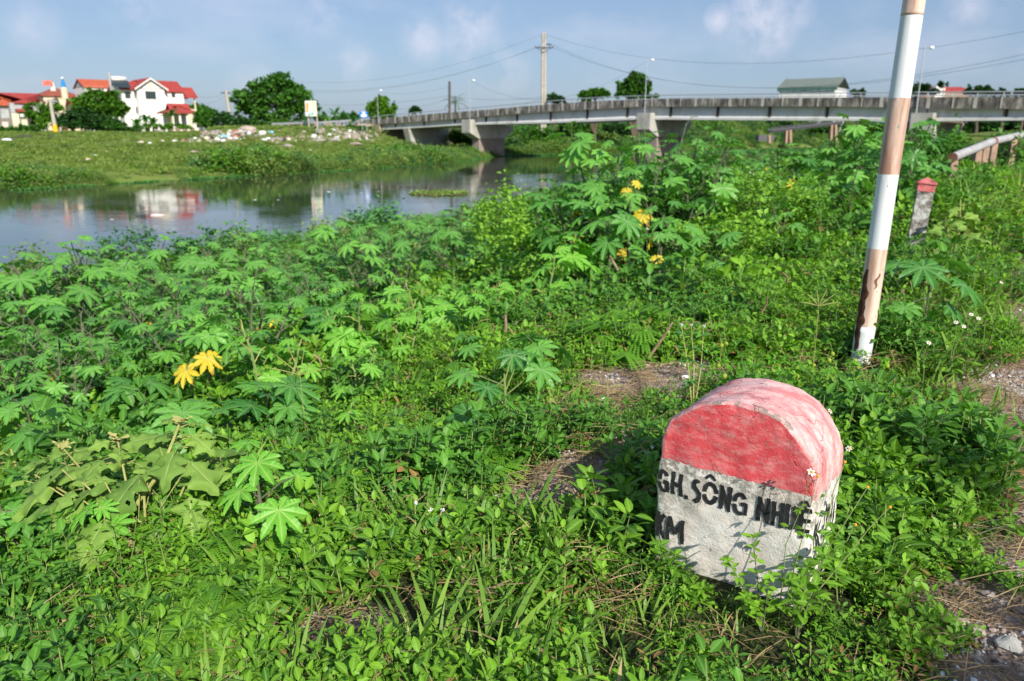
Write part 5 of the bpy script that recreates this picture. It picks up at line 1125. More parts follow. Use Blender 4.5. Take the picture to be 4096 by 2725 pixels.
placed_castor('castor plant with large leaves on long purple stalks right of the striped pole',3690,1290,4.95,[(3690,1070,4.95,-1.5,-.45,.20),(3790,1040,5.2,.2,-.45,.19),(3850,1140,4.9,-.6,-.6,.19),(3590,1055,5.1,-2.9,-.35,.16),(3620,1230,4.8,-2.3,-.5,.14),(3800,1230,4.9,-.9,-.7,.14)],'castor','stemr')
# --- the two bright yellow leaves hanging low on the left slope belong to one plant each
def yellowed(px,py,Y,r,lab,n=2):
    p=casty(px,py,Y); z=gh(p.x,p.y); t=thing('castor_plant',lab,'plant',(p.x,p.y,z),'withering castor plants'); MB().tube([(p.x,p.y,z-.05),(p.x+.02,p.y+.05,p.z+.15)],[.014,.008],6).build('stem',M['stemr'],t)
    a=MB(); nl=7; az=np.arange(nl)*.9; stampo(a,PH,np.array([(p.x,p.y+.08,p.z+.18)]*nl)+np.stack([np.cos(az)*.1,np.sin(az)*.1,np.zeros(nl)],-1),az,-.4+rng.normal(0,.2,nl),rng.normal(0,.2,nl),r*1.1*np.ones(nl)); a.build('leaves',M['castor'],t)
    for k in range(n):
        mb=MB(); q=(p.x+(k-.5)*r*1.2,p.y-.12,p.z+(.05 if k else -.04)); stampo(mb,PH,[q],[R(-100+50*k)],[-.85],[.1],[r]); mb.build('withered_leaf',M['castor_w'],t,label='bright yellow hanging leaf'); MB().tube([q,(p.x,p.y,p.z+.12)],.004,4,0,False).build('leaf_stalk',M['stemr'],t)
yellowed(815,1440,5.2,.13,'castor plant with two bright yellow hanging leaves in the left middle')
yellowed(1085,1285,8.0,.10,'castor plant with small yellow leaves on reddish stalks on the left slope')
yellowed(365,1475,7.2,.07,'castor plant with one tiny yellow leaf far left',1)
yellowed(2520,745,9.7,.095,'castor plant with yellow leaves in the heart of the tall clump')
yellowed(2640,1010,7.9,.09,'castor plant with a little yellow leaf right of the pale one',1)
# --- the mass of castor plants on the slope
def slope():
    var=[castor('castor_plant',1.0,nl,lr,300+i,stems=s_,spread=.5,low=.08,label='x',loc=(0,0,0),pet=(.22,.36),droop=.35,yellow=.0 if i<6 else .12) for i,(nl,lr,s_) in enumerate([(44,.155,2),(54,.14,3),(38,.17,2),(60,.135,4),(48,.15,3),(36,.175,2),(46,.15,3)])]
    pts=[]; g=np.random.default_rng(5)
    def ok(x,y,d): return all((x-a)**2+(y-b)**2>d*d for a,b in pts)
    for y0,y1,d,mx_ in ((4.2,9,.68,80),(9,14,.82,90),(14,24,1.1,100),(24,62,2.0,50)):
        c=0
        for _ in range(6000):
            y=y0+(y1-y0)*g.random(); x=(g.random()*2-1)*(.70*y+1.2); s,w=sw(x,y); wn=float(np.interp(s,NS,NW))
            lo=4.9+.5*math.sin(y*.9) if y<16 else 3.6
            if not(lo<w<wn-1.2): continue
            px=2048+F*x/(y*cP+1.5*sP)
            if y<11 and px>1150+ (y-5)*70: continue
            if y<24 and px>2330: continue
            if y>20 and 1880<px<2500: continue
            if px>4300: continue
            if y>16 and px>2900 and g.random()<.5: continue
            if any((x-a)**2+(y-b)**2<.25 for a,b in HP): continue
            if (690<px<940 and 4.0<y<6.0) or (1010<px<1160 and 5.5<y<8.1): continue
            if ok(x,y,d): pts.append((x,y)); c+=1
            if c>=mx_: break
    cols=[(250,'at the left edge'),(500,'below the orange roofed house'),(750,'below the white villa'),(950,'below the far concrete utility pole'),(1200,'below the big tree'),(1350,'below the billboard'),(1500,'below the blue sign'),(1700,'below the left bridge lamp'),(1900,'below the dark bare pole'),(2330,'below the twin pole'),(3000,'right of the tall clump'),(3400,'below the green roofed building'),(9999,'near the roadside railing')]
    labs=['']*len(pts); pxs=[2048+F*x/(y*cP+1.5*sP) for x,y in pts]; lo_=-9999
    for hi_,nm in cols:
        ix=sorted([k for k,p in enumerate(pxs) if lo_<=p<hi_],key=lambda k:-pts[k][1]); lo_=hi_
        for r_,k in enumerate(ix): labs[k]='castor plant '+nm+', '+(['farthest','second farthest','third farthest'][r_] if r_<3 else '%dth counted from the water'%(r_+1))
    print('castor',len(pts)); first=[True]*len(var)
    for i,(x,y) in enumerate(pts):
        s,w=sw(x,y); v=int(g.integers(len(var))); hh=(.95+.5*g.random())*(1 if w>7 else .75)*float(np.interp(w,[9,13,17],[1,.66,.42]))*(1 if y<24 else 1.15)
        lab,gr_=labs[i],'castor plants crowding the slope'
        loc=(x,y,gh(x,y)-.05); rz=g.random()*6.28
        if first[v]: o=var[v]; first[v]=False; o.location=loc; o.rotation_euler=(0,0,rz); o.scale=(hh,)*3; o['label']=lab; o['group']=gr_
        else: dup(var[v],loc,rz,hh,lab,gr_,tilt=(g.normal(0,.06),g.normal(0,.06)))
    for k,f in enumerate(first):
        if f:
            for c in list(var[k].children): bpy.data.objects.remove(c)
            bpy.data.objects.remove(var[k])
slope()
def light_ones():
    g=np.random.default_rng(21); var=[castor('castor_plant',.62,nl,lr,500+i,hi=True,mat='castor_y',stems=s_,spread=.25,low=.3,label='x',smat='stemg',pet=(.10,.2),droop=.4) for i,(nl,lr,s_) in enumerate([(9,.13,1),(13,.115,2),(7,.15,1),(11,.12,2)])]
    pts=[]
    for _ in range(4000):
        y=4.2+6.3*g.random(); x=(g.random()*2-1)*5; s,w=sw(x,y); px=2048+F*x/(y*cP+1.5*sP)
        if not(3.1<w<5.6) or not(1080<px<2250) or (700<px<930) : continue
        if all((x-a)**2+(y-b)**2>.30 for a,b in pts) and all((x-a)**2+(y-b)**2>.12 for a,b in HP): pts.append((x,y))
        if len(pts)>=34: break
    cols=[(1300,'between the olive shrub and the river'),(1500,'in line below the blue sign'),(1700,'in line below the left bridge lamp'),(1900,'in line below the dark bare pole'),(9999,'in line below the twin pole')]
    pxs=[2048+F*x/(y*cP+1.5*sP) for x,y in pts]; labs={}; lo=0
    for hi_,nm in cols:
        for r_,k in enumerate(sorted([k for k,p in enumerate(pxs) if lo<=p<hi_],key=lambda k:pts[k][1])): labs[k]='short light green castor plant '+nm+', '+(['nearest','second nearest','third nearest'][r_] if r_<3 else '%dth from the camera'%(r_+1))
        lo=hi_
    for i,(x,y) in enumerate(pts):
        loc=(x,y,gh(x,y)-.03); hh=.75+.5*g.random()
        if i<4: o=var[i]; o.location=loc; o.scale=(hh,)*3; o['label']=labs[i]; o['group']='short light green castor plants'
        else: dup(var[int(g.integers(4))],loc,g.random()*6.28,hh,labs[i],'short light green castor plants')
light_ones()
# ================================================================ olive shrub (nightshade) in the left foreground
def lobed_leaf(L_,rs):
    """one broad lobed leaf as a fine grid with insect holes; local frame: along +Y, normal +Z"""
    g=random.Random(rs); nu,nv=15,8; V=[];Fa=[];rib=[]
    ph=g.random()*6
    def half(t):
        b=math.sin(math.pi*min(1,t*1.02)**.72)**.8*(1-.25*t); lob=1+.48*math.sin(t*math.pi*5.0-.6)*(.5+.5*math.sin(math.pi*t)); return max(.004,.36*b*lob)
    for i in range(nu+1):
        t=i/nu
        for j in range(-nv,nv+1):
            q=j/nv; x=half(t)*q; y=t+.10*abs(q)*(1-t)*math.sin(t*math.pi*5)*.3; z=-.20*t*t+.10*abs(q)-.09*q*q*2+.035*math.sin(t*9+ph+q*3)*abs(q)*1.6
            V.append((x*L_,y*L_,z*L_)); rib.append(1. if j==0 else (.93 if abs(math.sin((t-.16*abs(q))*math.pi*5))<.17 else 0))
    m_=2*nv+1; holes=[(g.random(),g.random()*1.6-.8,g.random()*.035+.012) for _ in range(g.randint(2,11))]
    for i in range(nu):
        for j in range(2*nv):
            tc_=(i+.5)/nu; qc=(j+.5-nv)/nv
            if any(math.hypot(tc_-a,(qc-b)*.35)<r for a,b,r in holes): continue
            Fa.append((i*m_+j,i*m_+j+1,(i+1)*m_+j+1,(i+1)*m_+j))
    return (np.array(V),Fa,rib)
LL=[lobed_leaf(1,i) for i in range(9)]
def nightshade(name,label,stems,leafs,loc,mat='olive',group=None):
    t=thing(name,label,'shrub',loc,group); st=MB()
    for P,r in stems: st.tube([Vector(p) for p in P],[r*(1-.55*i/(len(P)-1)) for i in range(len(P))],7,0,False)
    st.build('stem',M['stemp'],t)
    mb=MB()
    for i,(p,az,ti,ro,s) in enumerate(leafs): stampo(mb,LL[i%9],[p],[az],[ti],[ro],[s],[rng.random()])
    mb.build('leaves',M[mat],t,smooth=True)
    return t
def olive():
    base=castz(560,2230,2.2); base.z=gh(base.x,base.y); leaf=[];st=[]
    tips=[(720,1690,2.95),(470,1760,3.0),(250,1790,3.1),(600,1880,2.85),(880,1800,3.0),(330,1930,2.75),(140,1900,3.0)]
    for k,(px,py,Y) in enumerate(tips):
        t=casty(px,py,Y); m=base.lerp(t,.55)+Vector((0,0,.03)); q=base+Vector((.05*k-.15,.02*k,-.05)); st.append(([q,q.lerp(m,.5)+Vector((0,0,.02)),m,t],.0075 if k else .011))
        n=10 if k<3 else 7
        for j in range(n):
            a=j*2.4+k; lo=(n-1-j)/n; el=.35-.5*lo; c=t+Vector((0,0,-.01-.11*lo)); ln=.03+.10*lo
            e=c+Vector((math.cos(a)*math.cos(el),math.sin(a)*math.cos(el),math.sin(el)))*ln; st.append(([c,e],.0028))
            leaf.append((tuple(e),a,-.02-.32*lo+random.gauss(0,.12),random.gauss(0,.2),(.085+.125*lo)*random.uniform(.85,1.15)))
    for px,py,Y,az,ti,s in [(420,2140,2.58,-1.9,-.6,.23),(760,2050,2.68,-1.2,-.55,.20),(640,2170,2.6,-1.75,-.5,.19),(900,2180,2.62,-1.3,-.45,.15),(560,1960,2.75,-2.1,-.5,.22),(330,2060,2.7,-2.4,-.5,.22),(200,2010,2.8,-2.7,-.45,.19),(960,2210,2.58,-.6,-.4,.14),(420,1990,2.75,-2.8,-.35,.20),(760,1910,2.8,-.6,-.3,.19),(250,1940,2.9,-2.9,-.3,.19),(640,1850,2.9,-1.0,-.35,.18)]:
        p=casty(px,py-60,Y); leaf.append((tuple(p),az,ti,random.gauss(0,.15),s)); st.append(([p,base+(p-base)*.35+Vector((0,0,.02))],.003))
    t=nightshade('nightshade_shrub','olive green shrub with big lobed insect bitten leaves in the left foreground',st,leaf,tuple(base))
    p=casty(840,2140,2.66); mb=MB(); stampo(mb,PH,[tuple(p)],[-1.7],[-.8],[.2],[.115]); mb.build('half_withered_leaf',M['castor_b'],t,label='half yellow half brown withered leaf')
    for k in range(3):
        c=casty(*tips[k]); b=MB(); n=5; az=rng.random(n)*6.28; stampo(b,LL[k],[tuple(c)]*n,az,.7+rng.normal(0,.2,n),rng.normal(0,.3,n),np.ones(n)*.05); b.build('young_leaves',M['stemp'],t)
olive()
def olive_small(px,py,Y,lab,sc=1.,n=14):
    p,h=top_at(px,py,Y); g=gh(p.x,p.y); b=Vector((p.x,p.y,g)); st=[([b,b+Vector((.03,0,h*.5)),b+Vector((0,.02,h*.9))],.012*sc)]; lf=[]
    for j in range(n):
        a=j*2.4; f=.35+.6*j/n; c=b+Vector((0,0,h*.9*f)); el=.2; e=c+Vector((math.cos(a),math.sin(a),.3))*.16*sc*(1.2-f); st.append(([c,e],.004)); lf.append((tuple(e),a,-.2+random.gauss(0,.2),random.gauss(0,.3),.24*sc*(1.25-.7*f)))
    nightshade('nightshade_shrub',lab,st,lf,tuple(b))
olive_small(3850,770,8.6,'small yellowish nightshade shrub right of the mossy guide post',1.1)
olive_small(30,1780,3.9,'olive green nightshade shrub cut by the left edge',.9,10)
# ================================================================ flowering weeds
def daisy(t,p,n=None,s=.011,full=True):
    n=n or Vector((0,-.5,.86)); n.normalize(); a=n.cross(Vector((1,0,0))).normalized(); b=n.cross(a); mb=MB(); k=6
    for i in range(k):
        an=6.283*i/k; d=a*math.cos(an)+b*math.sin(an); e=a*-math.sin(an)+b*math.cos(an); q=[p+d*s*.3-e*s*.12,p+d*s*.9-e*s*.33+n*s*.1,p+d*s*1.25+n*s*.02,p+d*s*.9+e*s*.33+n*s*.1,p+d*s*.3+e*s*.12]; mb.add(q,[(0,1,2,3,4)])
    if full: mb.build('petals',M['petal'],t)
    MB().sphere(p+n*s*.15,s*.42,nu=8,nv=5).build('flower_heart',M['heart'],t)
def flowerweed(lab,base,heads,leafy=True,sc=1.,group='white flowered weeds'):
    """heads: list of (point, open?)"""
    b=Vector(base); t=thing('flowering_weed',lab,'weed',tuple(b),group); st=MB(); lf=MB()
    for k,(hp,op) in enumerate(heads):
        hp=Vector(hp); m=b.lerp(hp,.5)+Vector((random.gauss(0,.012),random.gauss(0,.012),.02)); m2=b.lerp(hp,.8)+Vector((random.gauss(0,.01),0,.01))
        st.tube([b,b.lerp(m,.5),m,m2,hp],[.0028*sc,.0025*sc,.002*sc,.0014*sc,.001*sc],5,0,False)
        if leafy:
            for f in (.2,.4,.58,.75):
                c=b.lerp(hp,f); c=c if f<.45 else m.lerp(m2,(f-.45)/.35) if f<.8 else c; a0=random.random()*6.28
                for s_ in (0,math.pi):
                    az=np.array([a0+s_-.5,a0+s_,a0+s_+.5]); stampo(lf,OVn,[tuple(c+Vector((math.cos(a0+s_),math.sin(a0+s_),0))*.02*sc)]*3,az,[.1,.15,.1],rng.normal(0,.3,3),np.array([.04,.058,.04])*sc*(1.2-f*.7))
        daisy(t,hp,Vector((random.gauss(0,.3),-.6,.8)),full=op)
    st.build('stem',M['stemg'],t)
    if leafy: lf.build('leaves',M['weed'],t)
    return t
def fp(px,py,Y): return casty(px,py,Y)
b0=fp(3125,2390,1.98); b0.z=gh(b0.x,b0.y)
flowerweed('branching weed with a tiny white flower rising before the right corner of the kilometre stone',b0,[(fp(3245,1890,2.0),True),(fp(3270,1905,1.99),False)],sc=.7)
b1=fp(3190,2330,2.02); b1.z=gh(b1.x,b1.y)
flowerweed('leafy weed sprawling from the right corner of the kilometre stone',b1,[(fp(3380,1850,2.15),False),(fp(3470,1950,2.1),False),(fp(3560,2030,2.05),False),(fp(3420,2100,2.05),False)])
def sprig(lab,base,tips,sc=1.,mat='weed'):
    b=Vector(base); t=thing('leafy_sprig',lab,'weed',tuple(b),'leafy sprigs in front of the kilometre stone'); st=MB(); lf=MB()
    for tp in tips:
        tp=Vector(tp); c1=b.lerp(tp,.5)+Vector((0,0,.02)); st.tube([b,c1,tp],[.0032*sc,.0022*sc,.0012*sc],5,0,False)
        for f in np.linspace(.3,1,6):
            c=b.lerp(tp,f)+Vector((0,0,.08*f*(1-f))); a0=random.random()*6.28; n=3 if f<.95 else 5
            az=a0+np.arange(n)*6.28/n; stampo(lf,OV,[tuple(c)]*n,az,rng.normal(.3,.25,n),rng.normal(0,.3,n),sc*np.array([.036,.048,.036,.03,.042][:n])*(1.15-.3*f),.35+.5*rng.random(n))
    st.build('stem',M['stemr'],t); lf.build('leaves',M[mat],t)
q=lambda px,py,Y:(lambda p:(p.x,p.y,gh(p.x,p.y)-.01))(fp(px,py,Y))
sprig('leafy sprig with reddish stem standing before the middle of the kilometre stone',q(3060,2420,1.97),[fp(3010,2150,2.02),fp(2910,2240,2.04),fp(3080,2300,1.98),fp(2980,2390,1.98)],.85)
sprig('leafy sprig at the left foot of the kilometre stone',q(2680,2330,2.18),[fp(2640,2180,2.24),fp(2700,2220,2.22),fp(2760,2310,2.18)],1.0)
sprig('single upright sprig low before the kilometre stone',q(2820,2420,2.08),[fp(2810,2350,2.12),fp(2740,2370,2.12)],1.05)
sprig('dark leafed sprig at the lower right corner of the kilometre stone',q(3200,2450,1.94),[fp(3230,2270,1.97),fp(3300,2220,2.0),fp(3160,2320,1.95)],1.1)
for i,(px,py,Y,h,lab) in enumerate([(955,2158,2.66,.22,'single white daisy like weed below the half withered leaf'),(912,2232,2.6,.2,'white daisy like weed just under its neighbour left of the bare soil'),(158,2525,2.2,.18,'white flowered weed near the lower left corner'),(3722,1835,2.9,.30,'white flowered weed right of the kilometre stone, highest of its group'),(3648,1906,2.8,.28,'white flowered weed right of the kilometre stone, below the highest one'),
     (3320,1645,3.2,.3,'orange hearted weed flower behind the right shoulder of the kilometre stone'),(3395,1795,2.8,.32,'white flowered weed touching the right side of the kilometre stone'),(3715,1372,3.9,.25,'white flowered weed standing right of the pole foot'),(3825,1290,4.3,.25,'orange hearted flower weed far right of the pole foot'),(3885,1258,4.4,.28,'white flowered weed close to the right gravel edge'),(4005,1130,5.0,.3,'white flowered weed at the right edge of the verge'),(2410,1590,3.8,.22,'white flowered weed on the bare gravel patch'),(2590,915,7.9,.4,'white flower in front of the tall castor clump'),(3000,690,11,.5,'white flowered weed between the two castor clumps'),(3040,720,10.6,.5,'white flowered weed beside the gap between castor clumps')]):
    p=fp(px,py,Y); g=gh(p.x,p.y); hs_=[(p,True)]
    if i in(3,8,9,13): hs_.append((p+Vector((.06,.02,-.03)),True))
    flowerweed(lab,(p.x+.02,p.y+.03,max(g,p.z-h-.1)),hs_,leafy=(i>2),sc=1.+.12*max(0,Y-3))
# lilac headed scraggly weeds
def curly(lab,base,heads,curls=2,lean=0):
    b=Vector(base); t=thing('curly_weed',lab,'weed',tuple(b),'curly flowered weeds'); st=MB(); lf=MB(); fl=MB()
    for hp in heads:
        hp=Vector(hp); m=b.lerp(hp,.55)+Vector((.01,0,.0)); st.tube([b,m,hp],[.004,.003,.0015],5,0,False)
        P=[hp]; a=R(80); d=1 if random.random()<.5 else -1
        for k in range(14): a-=d*.30*(1+k*.05); P.append(P[-1]+Vector((math.cos(a)*.0085,0,math.sin(a)*.0085)))
        st.tube(P,.0018,4,1,False)
        for k in range(6): c=hp+Vector(rng.normal(0,.004,3)); fl.sphere(c,.0032,nu=6,nv=4)
        for f in (.4,.6,.75,.9):
            c=b.lerp(hp,f); n=4; az=rng.random(n)*6.28; stampo(lf,OVn,[tuple(c)]*n,az,rng.normal(.2,.3,n),rng.normal(0,.3,n),.035+.02*rng.random(n))
    st.build('stem',[M['stemp'],M['straw']],t); lf.build('leaves',M['castor'],t); fl.build('flower_head',plain('lilac white bloom',(.74,.70,.82)),t)
curly('scraggly weed with curled dry flower spikes in the bottom centre left',q(1455,2560,2.1),[fp(1390,2210,2.35),fp(1470,2140,2.38),fp(1530,2230,2.33)])
curly('tall thin weed with lilac head leaning in the bottom centre',q(1645,2400,2.25),[fp(1720,2040,2.5),fp(1660,2010,2.52),fp(1770,2035,2.5)])
curly('small lilac flowered weed on a grey leaved tuft left of the curled spikes',q(1160,2330,2.4),[fp(1130,2255,2.5),fp(1140,2290,2.48),fp(1190,2240,2.5)])
curly('thin lilac flowered weed growing from the bare gravel patch',q(2780,1560,3.6),[fp(2725,1300,3.9),fp(2765,1300,3.9),fp(2815,1305,3.88)])
curly('lilac flowered weed at the left side of the kilometre stone',q(2600,1850,2.75),[fp(2585,1815,2.8),fp(2610,1790,2.82)])
# grass seed heads
def seedhead(lab,px,py,Y,h=.25,n=7,l=.075,az0=0.):
    p=fp(px,py,Y); g=gh(p.x,p.y); t=thing('seed_head_grass',lab,'grass stalk',(p.x,p.y,g),'grass stalks with finger seed heads'); MB().tube([(p.x+.01,p.y,g),(p.x,p.y,p.z)],[.0022,.0014],5,0,False).build('stalk',M['stemp'],t)
    mb=MB()
    for k in range(n):
        a=R(20+140*k/(n-1))+az0; d=Vector((math.cos(a),-.15,math.sin(a))); P=[p+d*l*f+Vector((0,0,-.012*f*f)) for f in (0,.33,.66,1)]; mb.tube(P,[.0012,.0026,.0026,.001],5,0,False)
    mb.build('seed_fingers',M['stemp'],t)
seedhead('finger like grass seed head at the bottom edge left of the bare soil',950,2625,2.0,n=8,l=.095)
seedhead('thin spread grass seed head left of the thick one',620,2610,2.02,n=5,l=.09)
seedhead('grass seed head rising in the bottom centre',2140,2140,2.45,n=4,l=.12,az0=.15)
seedhead('grass seed head standing before the left castor slope',1200,1500,4.2,n=6,l=.2)
seedhead('grass seed head behind the kilometre stone near the pole',3275,1225,4.0,n=6,l=.11)
seedhead('tall grass seed head at the top of the bare gravel patch',2430,1550,3.6,n=3,l=.09)
# tall grass blades right of the stone
def blades(lab,px,py,Y,n=22,hh=(.10,.24),sp=.12):
    p=castz(px,py,2.32); b=Vector((p.x,p.y,gh(p.x,p.y)-.01)); t=thing('tall_grass_tuft',lab,'grass tuft',tuple(b),'tall grass tufts'); mb=MB()
    for k in range(n):
        q=np.array([b.x+random.gauss(0,sp),b.y+random.gauss(0,sp),b.z]); az=random.random()*6.28; l=random.uniform(*hh); el=1.4-random.random()*.5; bd=random.uniform(.2,.9); sd_=np.array([-math.sin(az),math.cos(az),0]); V=[];Fa=[]
        w_=random.uniform(.003,.0065)
        for j in range(7): f=j/6; V+=[q-sd_*w_*(1-f**2),q+sd_*w_*(1-f**2)+np.array([0,0,.002])]; e=el-bd*f*1.4; q=q+np.array([math.cos(az)*math.cos(e),math.sin(az)*math.cos(e),math.sin(e)])*l/6
        for j in range(6): Fa.append((2*j,2*j+1,2*j+3,2*j+2))
        mb.add(V,Fa,0,random.random())
    mb.build('blades',M['grass'],t)
for a in [('tall grass tuft right of the kilometre stone at the gravel edge',3620,2280,0),('tall grass tuft behind the right side of the kilometre stone',3560,1950,0),('tall grass tuft midway between the kilometre stone and the right edge',3800,1950,0),('tall grass tuft right of the pole foot',3620,1560,0),('long grass tuft beside the right gravel edge',3880,1620,0),('broad bladed grass tuft in the bottom centre',2230,2420,0),('broad bladed grass tuft at the bottom left of centre',1350,2640,0),('grass tuft behind the kilometre stone left shoulder',2690,1690,0),('grass tuft before the castor plant with wide leaves',1750,1900,0)]: blades(*a)
# balloon vine around the pole foot
def vine(lab,pts,n=9,hh=.3):
    p=castz(*pts,2.35); b=Vector((p.x,p.y,gh(p.x,p.y))); t=thing('balloon_vine',lab,'vine',tuple(b),'balloon vines with round pods'); st=MB(); lf=MB(); pd=MB()
    for k in range(n):
        a=random.random()*6.28; r=random.uniform(.05,.42); tip=b+Vector((math.cos(a)*r,math.sin(a)*r,random.uniform(.12,hh))); m=b.lerp(tip,.5)+Vector((0,0,.06)); s0=b+Vector((math.cos(a)*r*.6,math.sin(a)*r*.6,0)); st.tube([s0,s0.lerp(tip,.5)+Vector((.02,0,.03)),tip],[.0022,.0018,.001],4,0,False)
        for f in np.linspace(.25,1,6):
            c=s0.lerp(tip,f); n2=5; az=rng.random(n2)*6.28; stampo(lf,OVn,[tuple(c+Vector(rng.normal(0,.012,3)))]*n2,az,rng.normal(.0,.3,n2),rng.normal(0,.3,n2),.022+.018*rng.random(n2),.4+.6*rng.random(n2))
        if k%2==0: c=s0.lerp(tip,.6)+Vector((.015,-.02,.0)); pd.sphere(c,.014,nu=8,nv=6,sc=(1,1,1.1))
    st.build('stem',M['stemp'],t); lf.build('leaves',M['vine'],t); pd.build('pods',M['pod'],t,smooth=True)
for a in [('balloon vine with round yellow green pods behind the kilometre stone',(3050,1620)),('balloon vine with pods just left of the pole foot',(3300,1520),7,.18),('balloon vine climbing around the pole foot',(3500,1500),7,.16),('balloon vine midway between the bare gravel and the pole',(2900,1500)),('balloon vine low behind the left shoulder of the kilometre stone',(2960,1640)),('balloon vine right of the kilometre stone shoulder',(3480,1750))]: vine(*a)
# dry stalks
def stick(lab,a,b,r=.006,g_='dry broken stalks'):
    a,b=Vector(a),Vector(b); m=a.lerp(b,.5)+Vector((.012,0,.01)); tag(MB().tube([a,m,b],[r,r*.9,r*.6],7).build('dry_stalk',M['twig'],loc=tuple(a)),lab,'stick',g_)
for lab,x0,y0,x1,y1,Y,r in [('dry stalk leaning over the bare gravel patch',2595,1430,2690,1290,4.7,.010),('thick dry stalk in the middle, left of a pair',2012,1370,2022,1262,5.4,.014),('thick dry stalk in the middle, right of a pair',2055,1380,2042,1318,5.3,.012),('pale curved dry stalk below the tall castor clump',2490,1140,2440,1025,7.0,.014),('thin dry stalk before the balloon vine',3046,1250,3070,1195,5.2,.008),
     ('dry stalk stuck in the weeds behind the bare gravel',3150,1130,3130,1090,5.9,.009),('dry twig sticking out of the weeds on the left',1255,1420,1285,1462,4.8,.007),('short dry stalk upright in the middle weeds',1965,1330,1970,1295,5.4,.010),('bent dry twig on the bottom centre grass',1880,2370,2130,2330,2.15,.0028),('reddish twig lying in the weeds right of centre',2125,1715,2160,1745,3.4,.005)]:
    stick(lab,casty(x0,y0,Y),casty(x1,y1,Y-.05),r)
t=casty(3000,2660,1.85)
# dead brushwood on the gravel edge at the right
def brush(lab,px,py,n=9):
    p=castz(px,py,2.33); b=Vector((p.x,p.y,gh(p.x,p.y)+.01)); t=thing('dead_twig',lab,'twig',tuple(b),'dead twigs'); mb=MB()
    for k in range(n):
        a=random.uniform(-.6,.9); q=b+Vector(rng.normal(0,.04,3)); q.z=b.z+abs(random.gauss(0,.02)); P=[q]
        for j in range(5): a+=random.gauss(0,.25); P.append(P[-1]+Vector((math.cos(a)*.05,math.sin(a)*.05,random.gauss(.006,.01))))
        mb.tube(P,[.0028,.0024,.002,.0016,.0012,.001],4,0,False)
    mb.build('twigs',M['stemr'],t)
brush('tangle of thin dark twigs reaching over the right gravel',3800,2230); brush('dry brown twigs beside the right shoulder of the kilometre stone',3480,1660,14)
# ================================================================ shrubs by the near waterline
def shrub(name,lab,px,py,Y,r,mat,n=900,leaf=(.05,.09),group=None,sc=(1,1,1)):
    p,h=top_at(px,py,Y); g=gh(p.x,p.y); t=thing(name,lab,'shrub',(p.x,p.y,g),group); mb=MB(); cs=[]; o=Vector((p.x,p.y,g)); st=MB()
    for k in range(16):
        d=rng.normal(0,1,3); d/=np.linalg.norm(d); c=np.array([d[0]*r*sc[0]*.8,d[1]*r*.8,h*(.35+.55*abs(d[2])*1.)*1.]); c[2]=h*(.25+.72*rng.random())*(1-.35*abs(c[0])/(r+.01)); cs.append(c)
        st.tube([o,o+Vector(c)*.55+Vector((0,0,.1*h)),o+Vector(c)],[.02*r,.012*r,.005*r],4,0,False)
    cs=np.array(cs); c=cs[rng.integers(0,16,n)]; q=c+rng.normal(0,r*.17,(n,3)); q[:,2]=np.abs(q[:,2]); az=rng.random(n)*6.28
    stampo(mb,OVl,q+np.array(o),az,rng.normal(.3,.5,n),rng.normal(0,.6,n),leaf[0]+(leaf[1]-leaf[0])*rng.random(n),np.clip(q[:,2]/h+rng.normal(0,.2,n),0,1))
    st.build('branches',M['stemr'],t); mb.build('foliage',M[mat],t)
shrub('riverside_shrub','upright bluish green shrub standing out against the water on the left',530,915,17.5,.75,'scrub2',1100,(.07,.12))
shrub('riverside_shrub','smaller shoot of shrub left of the upright bluish one',432,945,17.8,.35,'scrub',380,(.07,.12))
shrub('riverside_shrub','yellow tipped green shrub at the far left water edge',20,985,15.5,.8,'scrub',1100,(.06,.11))
shrub('riverside_shrub','low yellow green shrub between the left shrubs and the water',190,1040,15.8,.8,'scrub',900,(.06,.11))
shrub('riverside_shrub','dark rounded castor like shrub by the water right of the upright shrub',790,940,20,.8,'scrub2',900,(.1,.16))
shrub('riverside_shrub','round dark green shrub by the water in the left middle',1010,910,22,1.0,'scrub2',1000,(.1,.17))
shrub('riverside_shrub','yellowish dry tipped shrub by the water near the middle',930,935,21,.7,'scrub',600,(.08,.13))
shrub('riverside_shrub','dark shrub by the water just right of the yellowish dry one',1500,830,28,1.1,'scrub2',1000,(.13,.2))
shrub('riverside_shrub','yellowish shrub by the water before the floating weed raft',1330,885,26,.9,'scrub',700,(.1,.15))
shrub('vine_covered_bush','bright green vine covered bush left of the tall castor clump',2030,755,13.5,.75,'weed',1700,(.07,.12))
shrub('vine_covered_bush','dark leafy bush between the vine covered bush and the tall clump',2270,800,12.5,.85,'tree',2000,(.09,.15))
shrub('vine_covered_bush','low leafy bush in front of the vine covered bush',2120,900,10.5,.8,'weed',1900,(.06,.10))
shrub('vine_covered_bush','leafy bush at the right foot of the tall castor clump',2960,770,11.5,1.0,'weed',2200,(.06,.10))
shrub('vine_covered_bush','dark leafy bush under the railing end',3760,720,15,1.0,'tree',2000,(.07,.12))
shrub('vine_covered_bush','leafy bush with pale flowers below the right bridge pier',3880,560,24,1.6,'tree',2200,(.12,.2))
shrub('vine_covered_bush','leafy bush behind the second castor clump',3560,560,18,1.4,'tree',2000,(.1,.17))
shrub('vine_covered_bush','leafy bush in the dark heart of the tall castor clump',2600,760,11.2,1.0,'tree',2400,(.08,.13))

shrub('vine_covered_bush','leafy bush joining the tall castor clump to the pole clump',3060,700,11.0,.8,'weed',1700,(.06,.10))
shrub('vine_covered_bush','bright leafy bush in front of the right flank of the tall clump',2900,850,9.2,.6,'weed',1400,(.05,.085))
shrub('vine_covered_bush','bright leafy bush in front of the left flank of the tall clump',2260,980,9.0,.6,'weed',1300,(.05,.085))

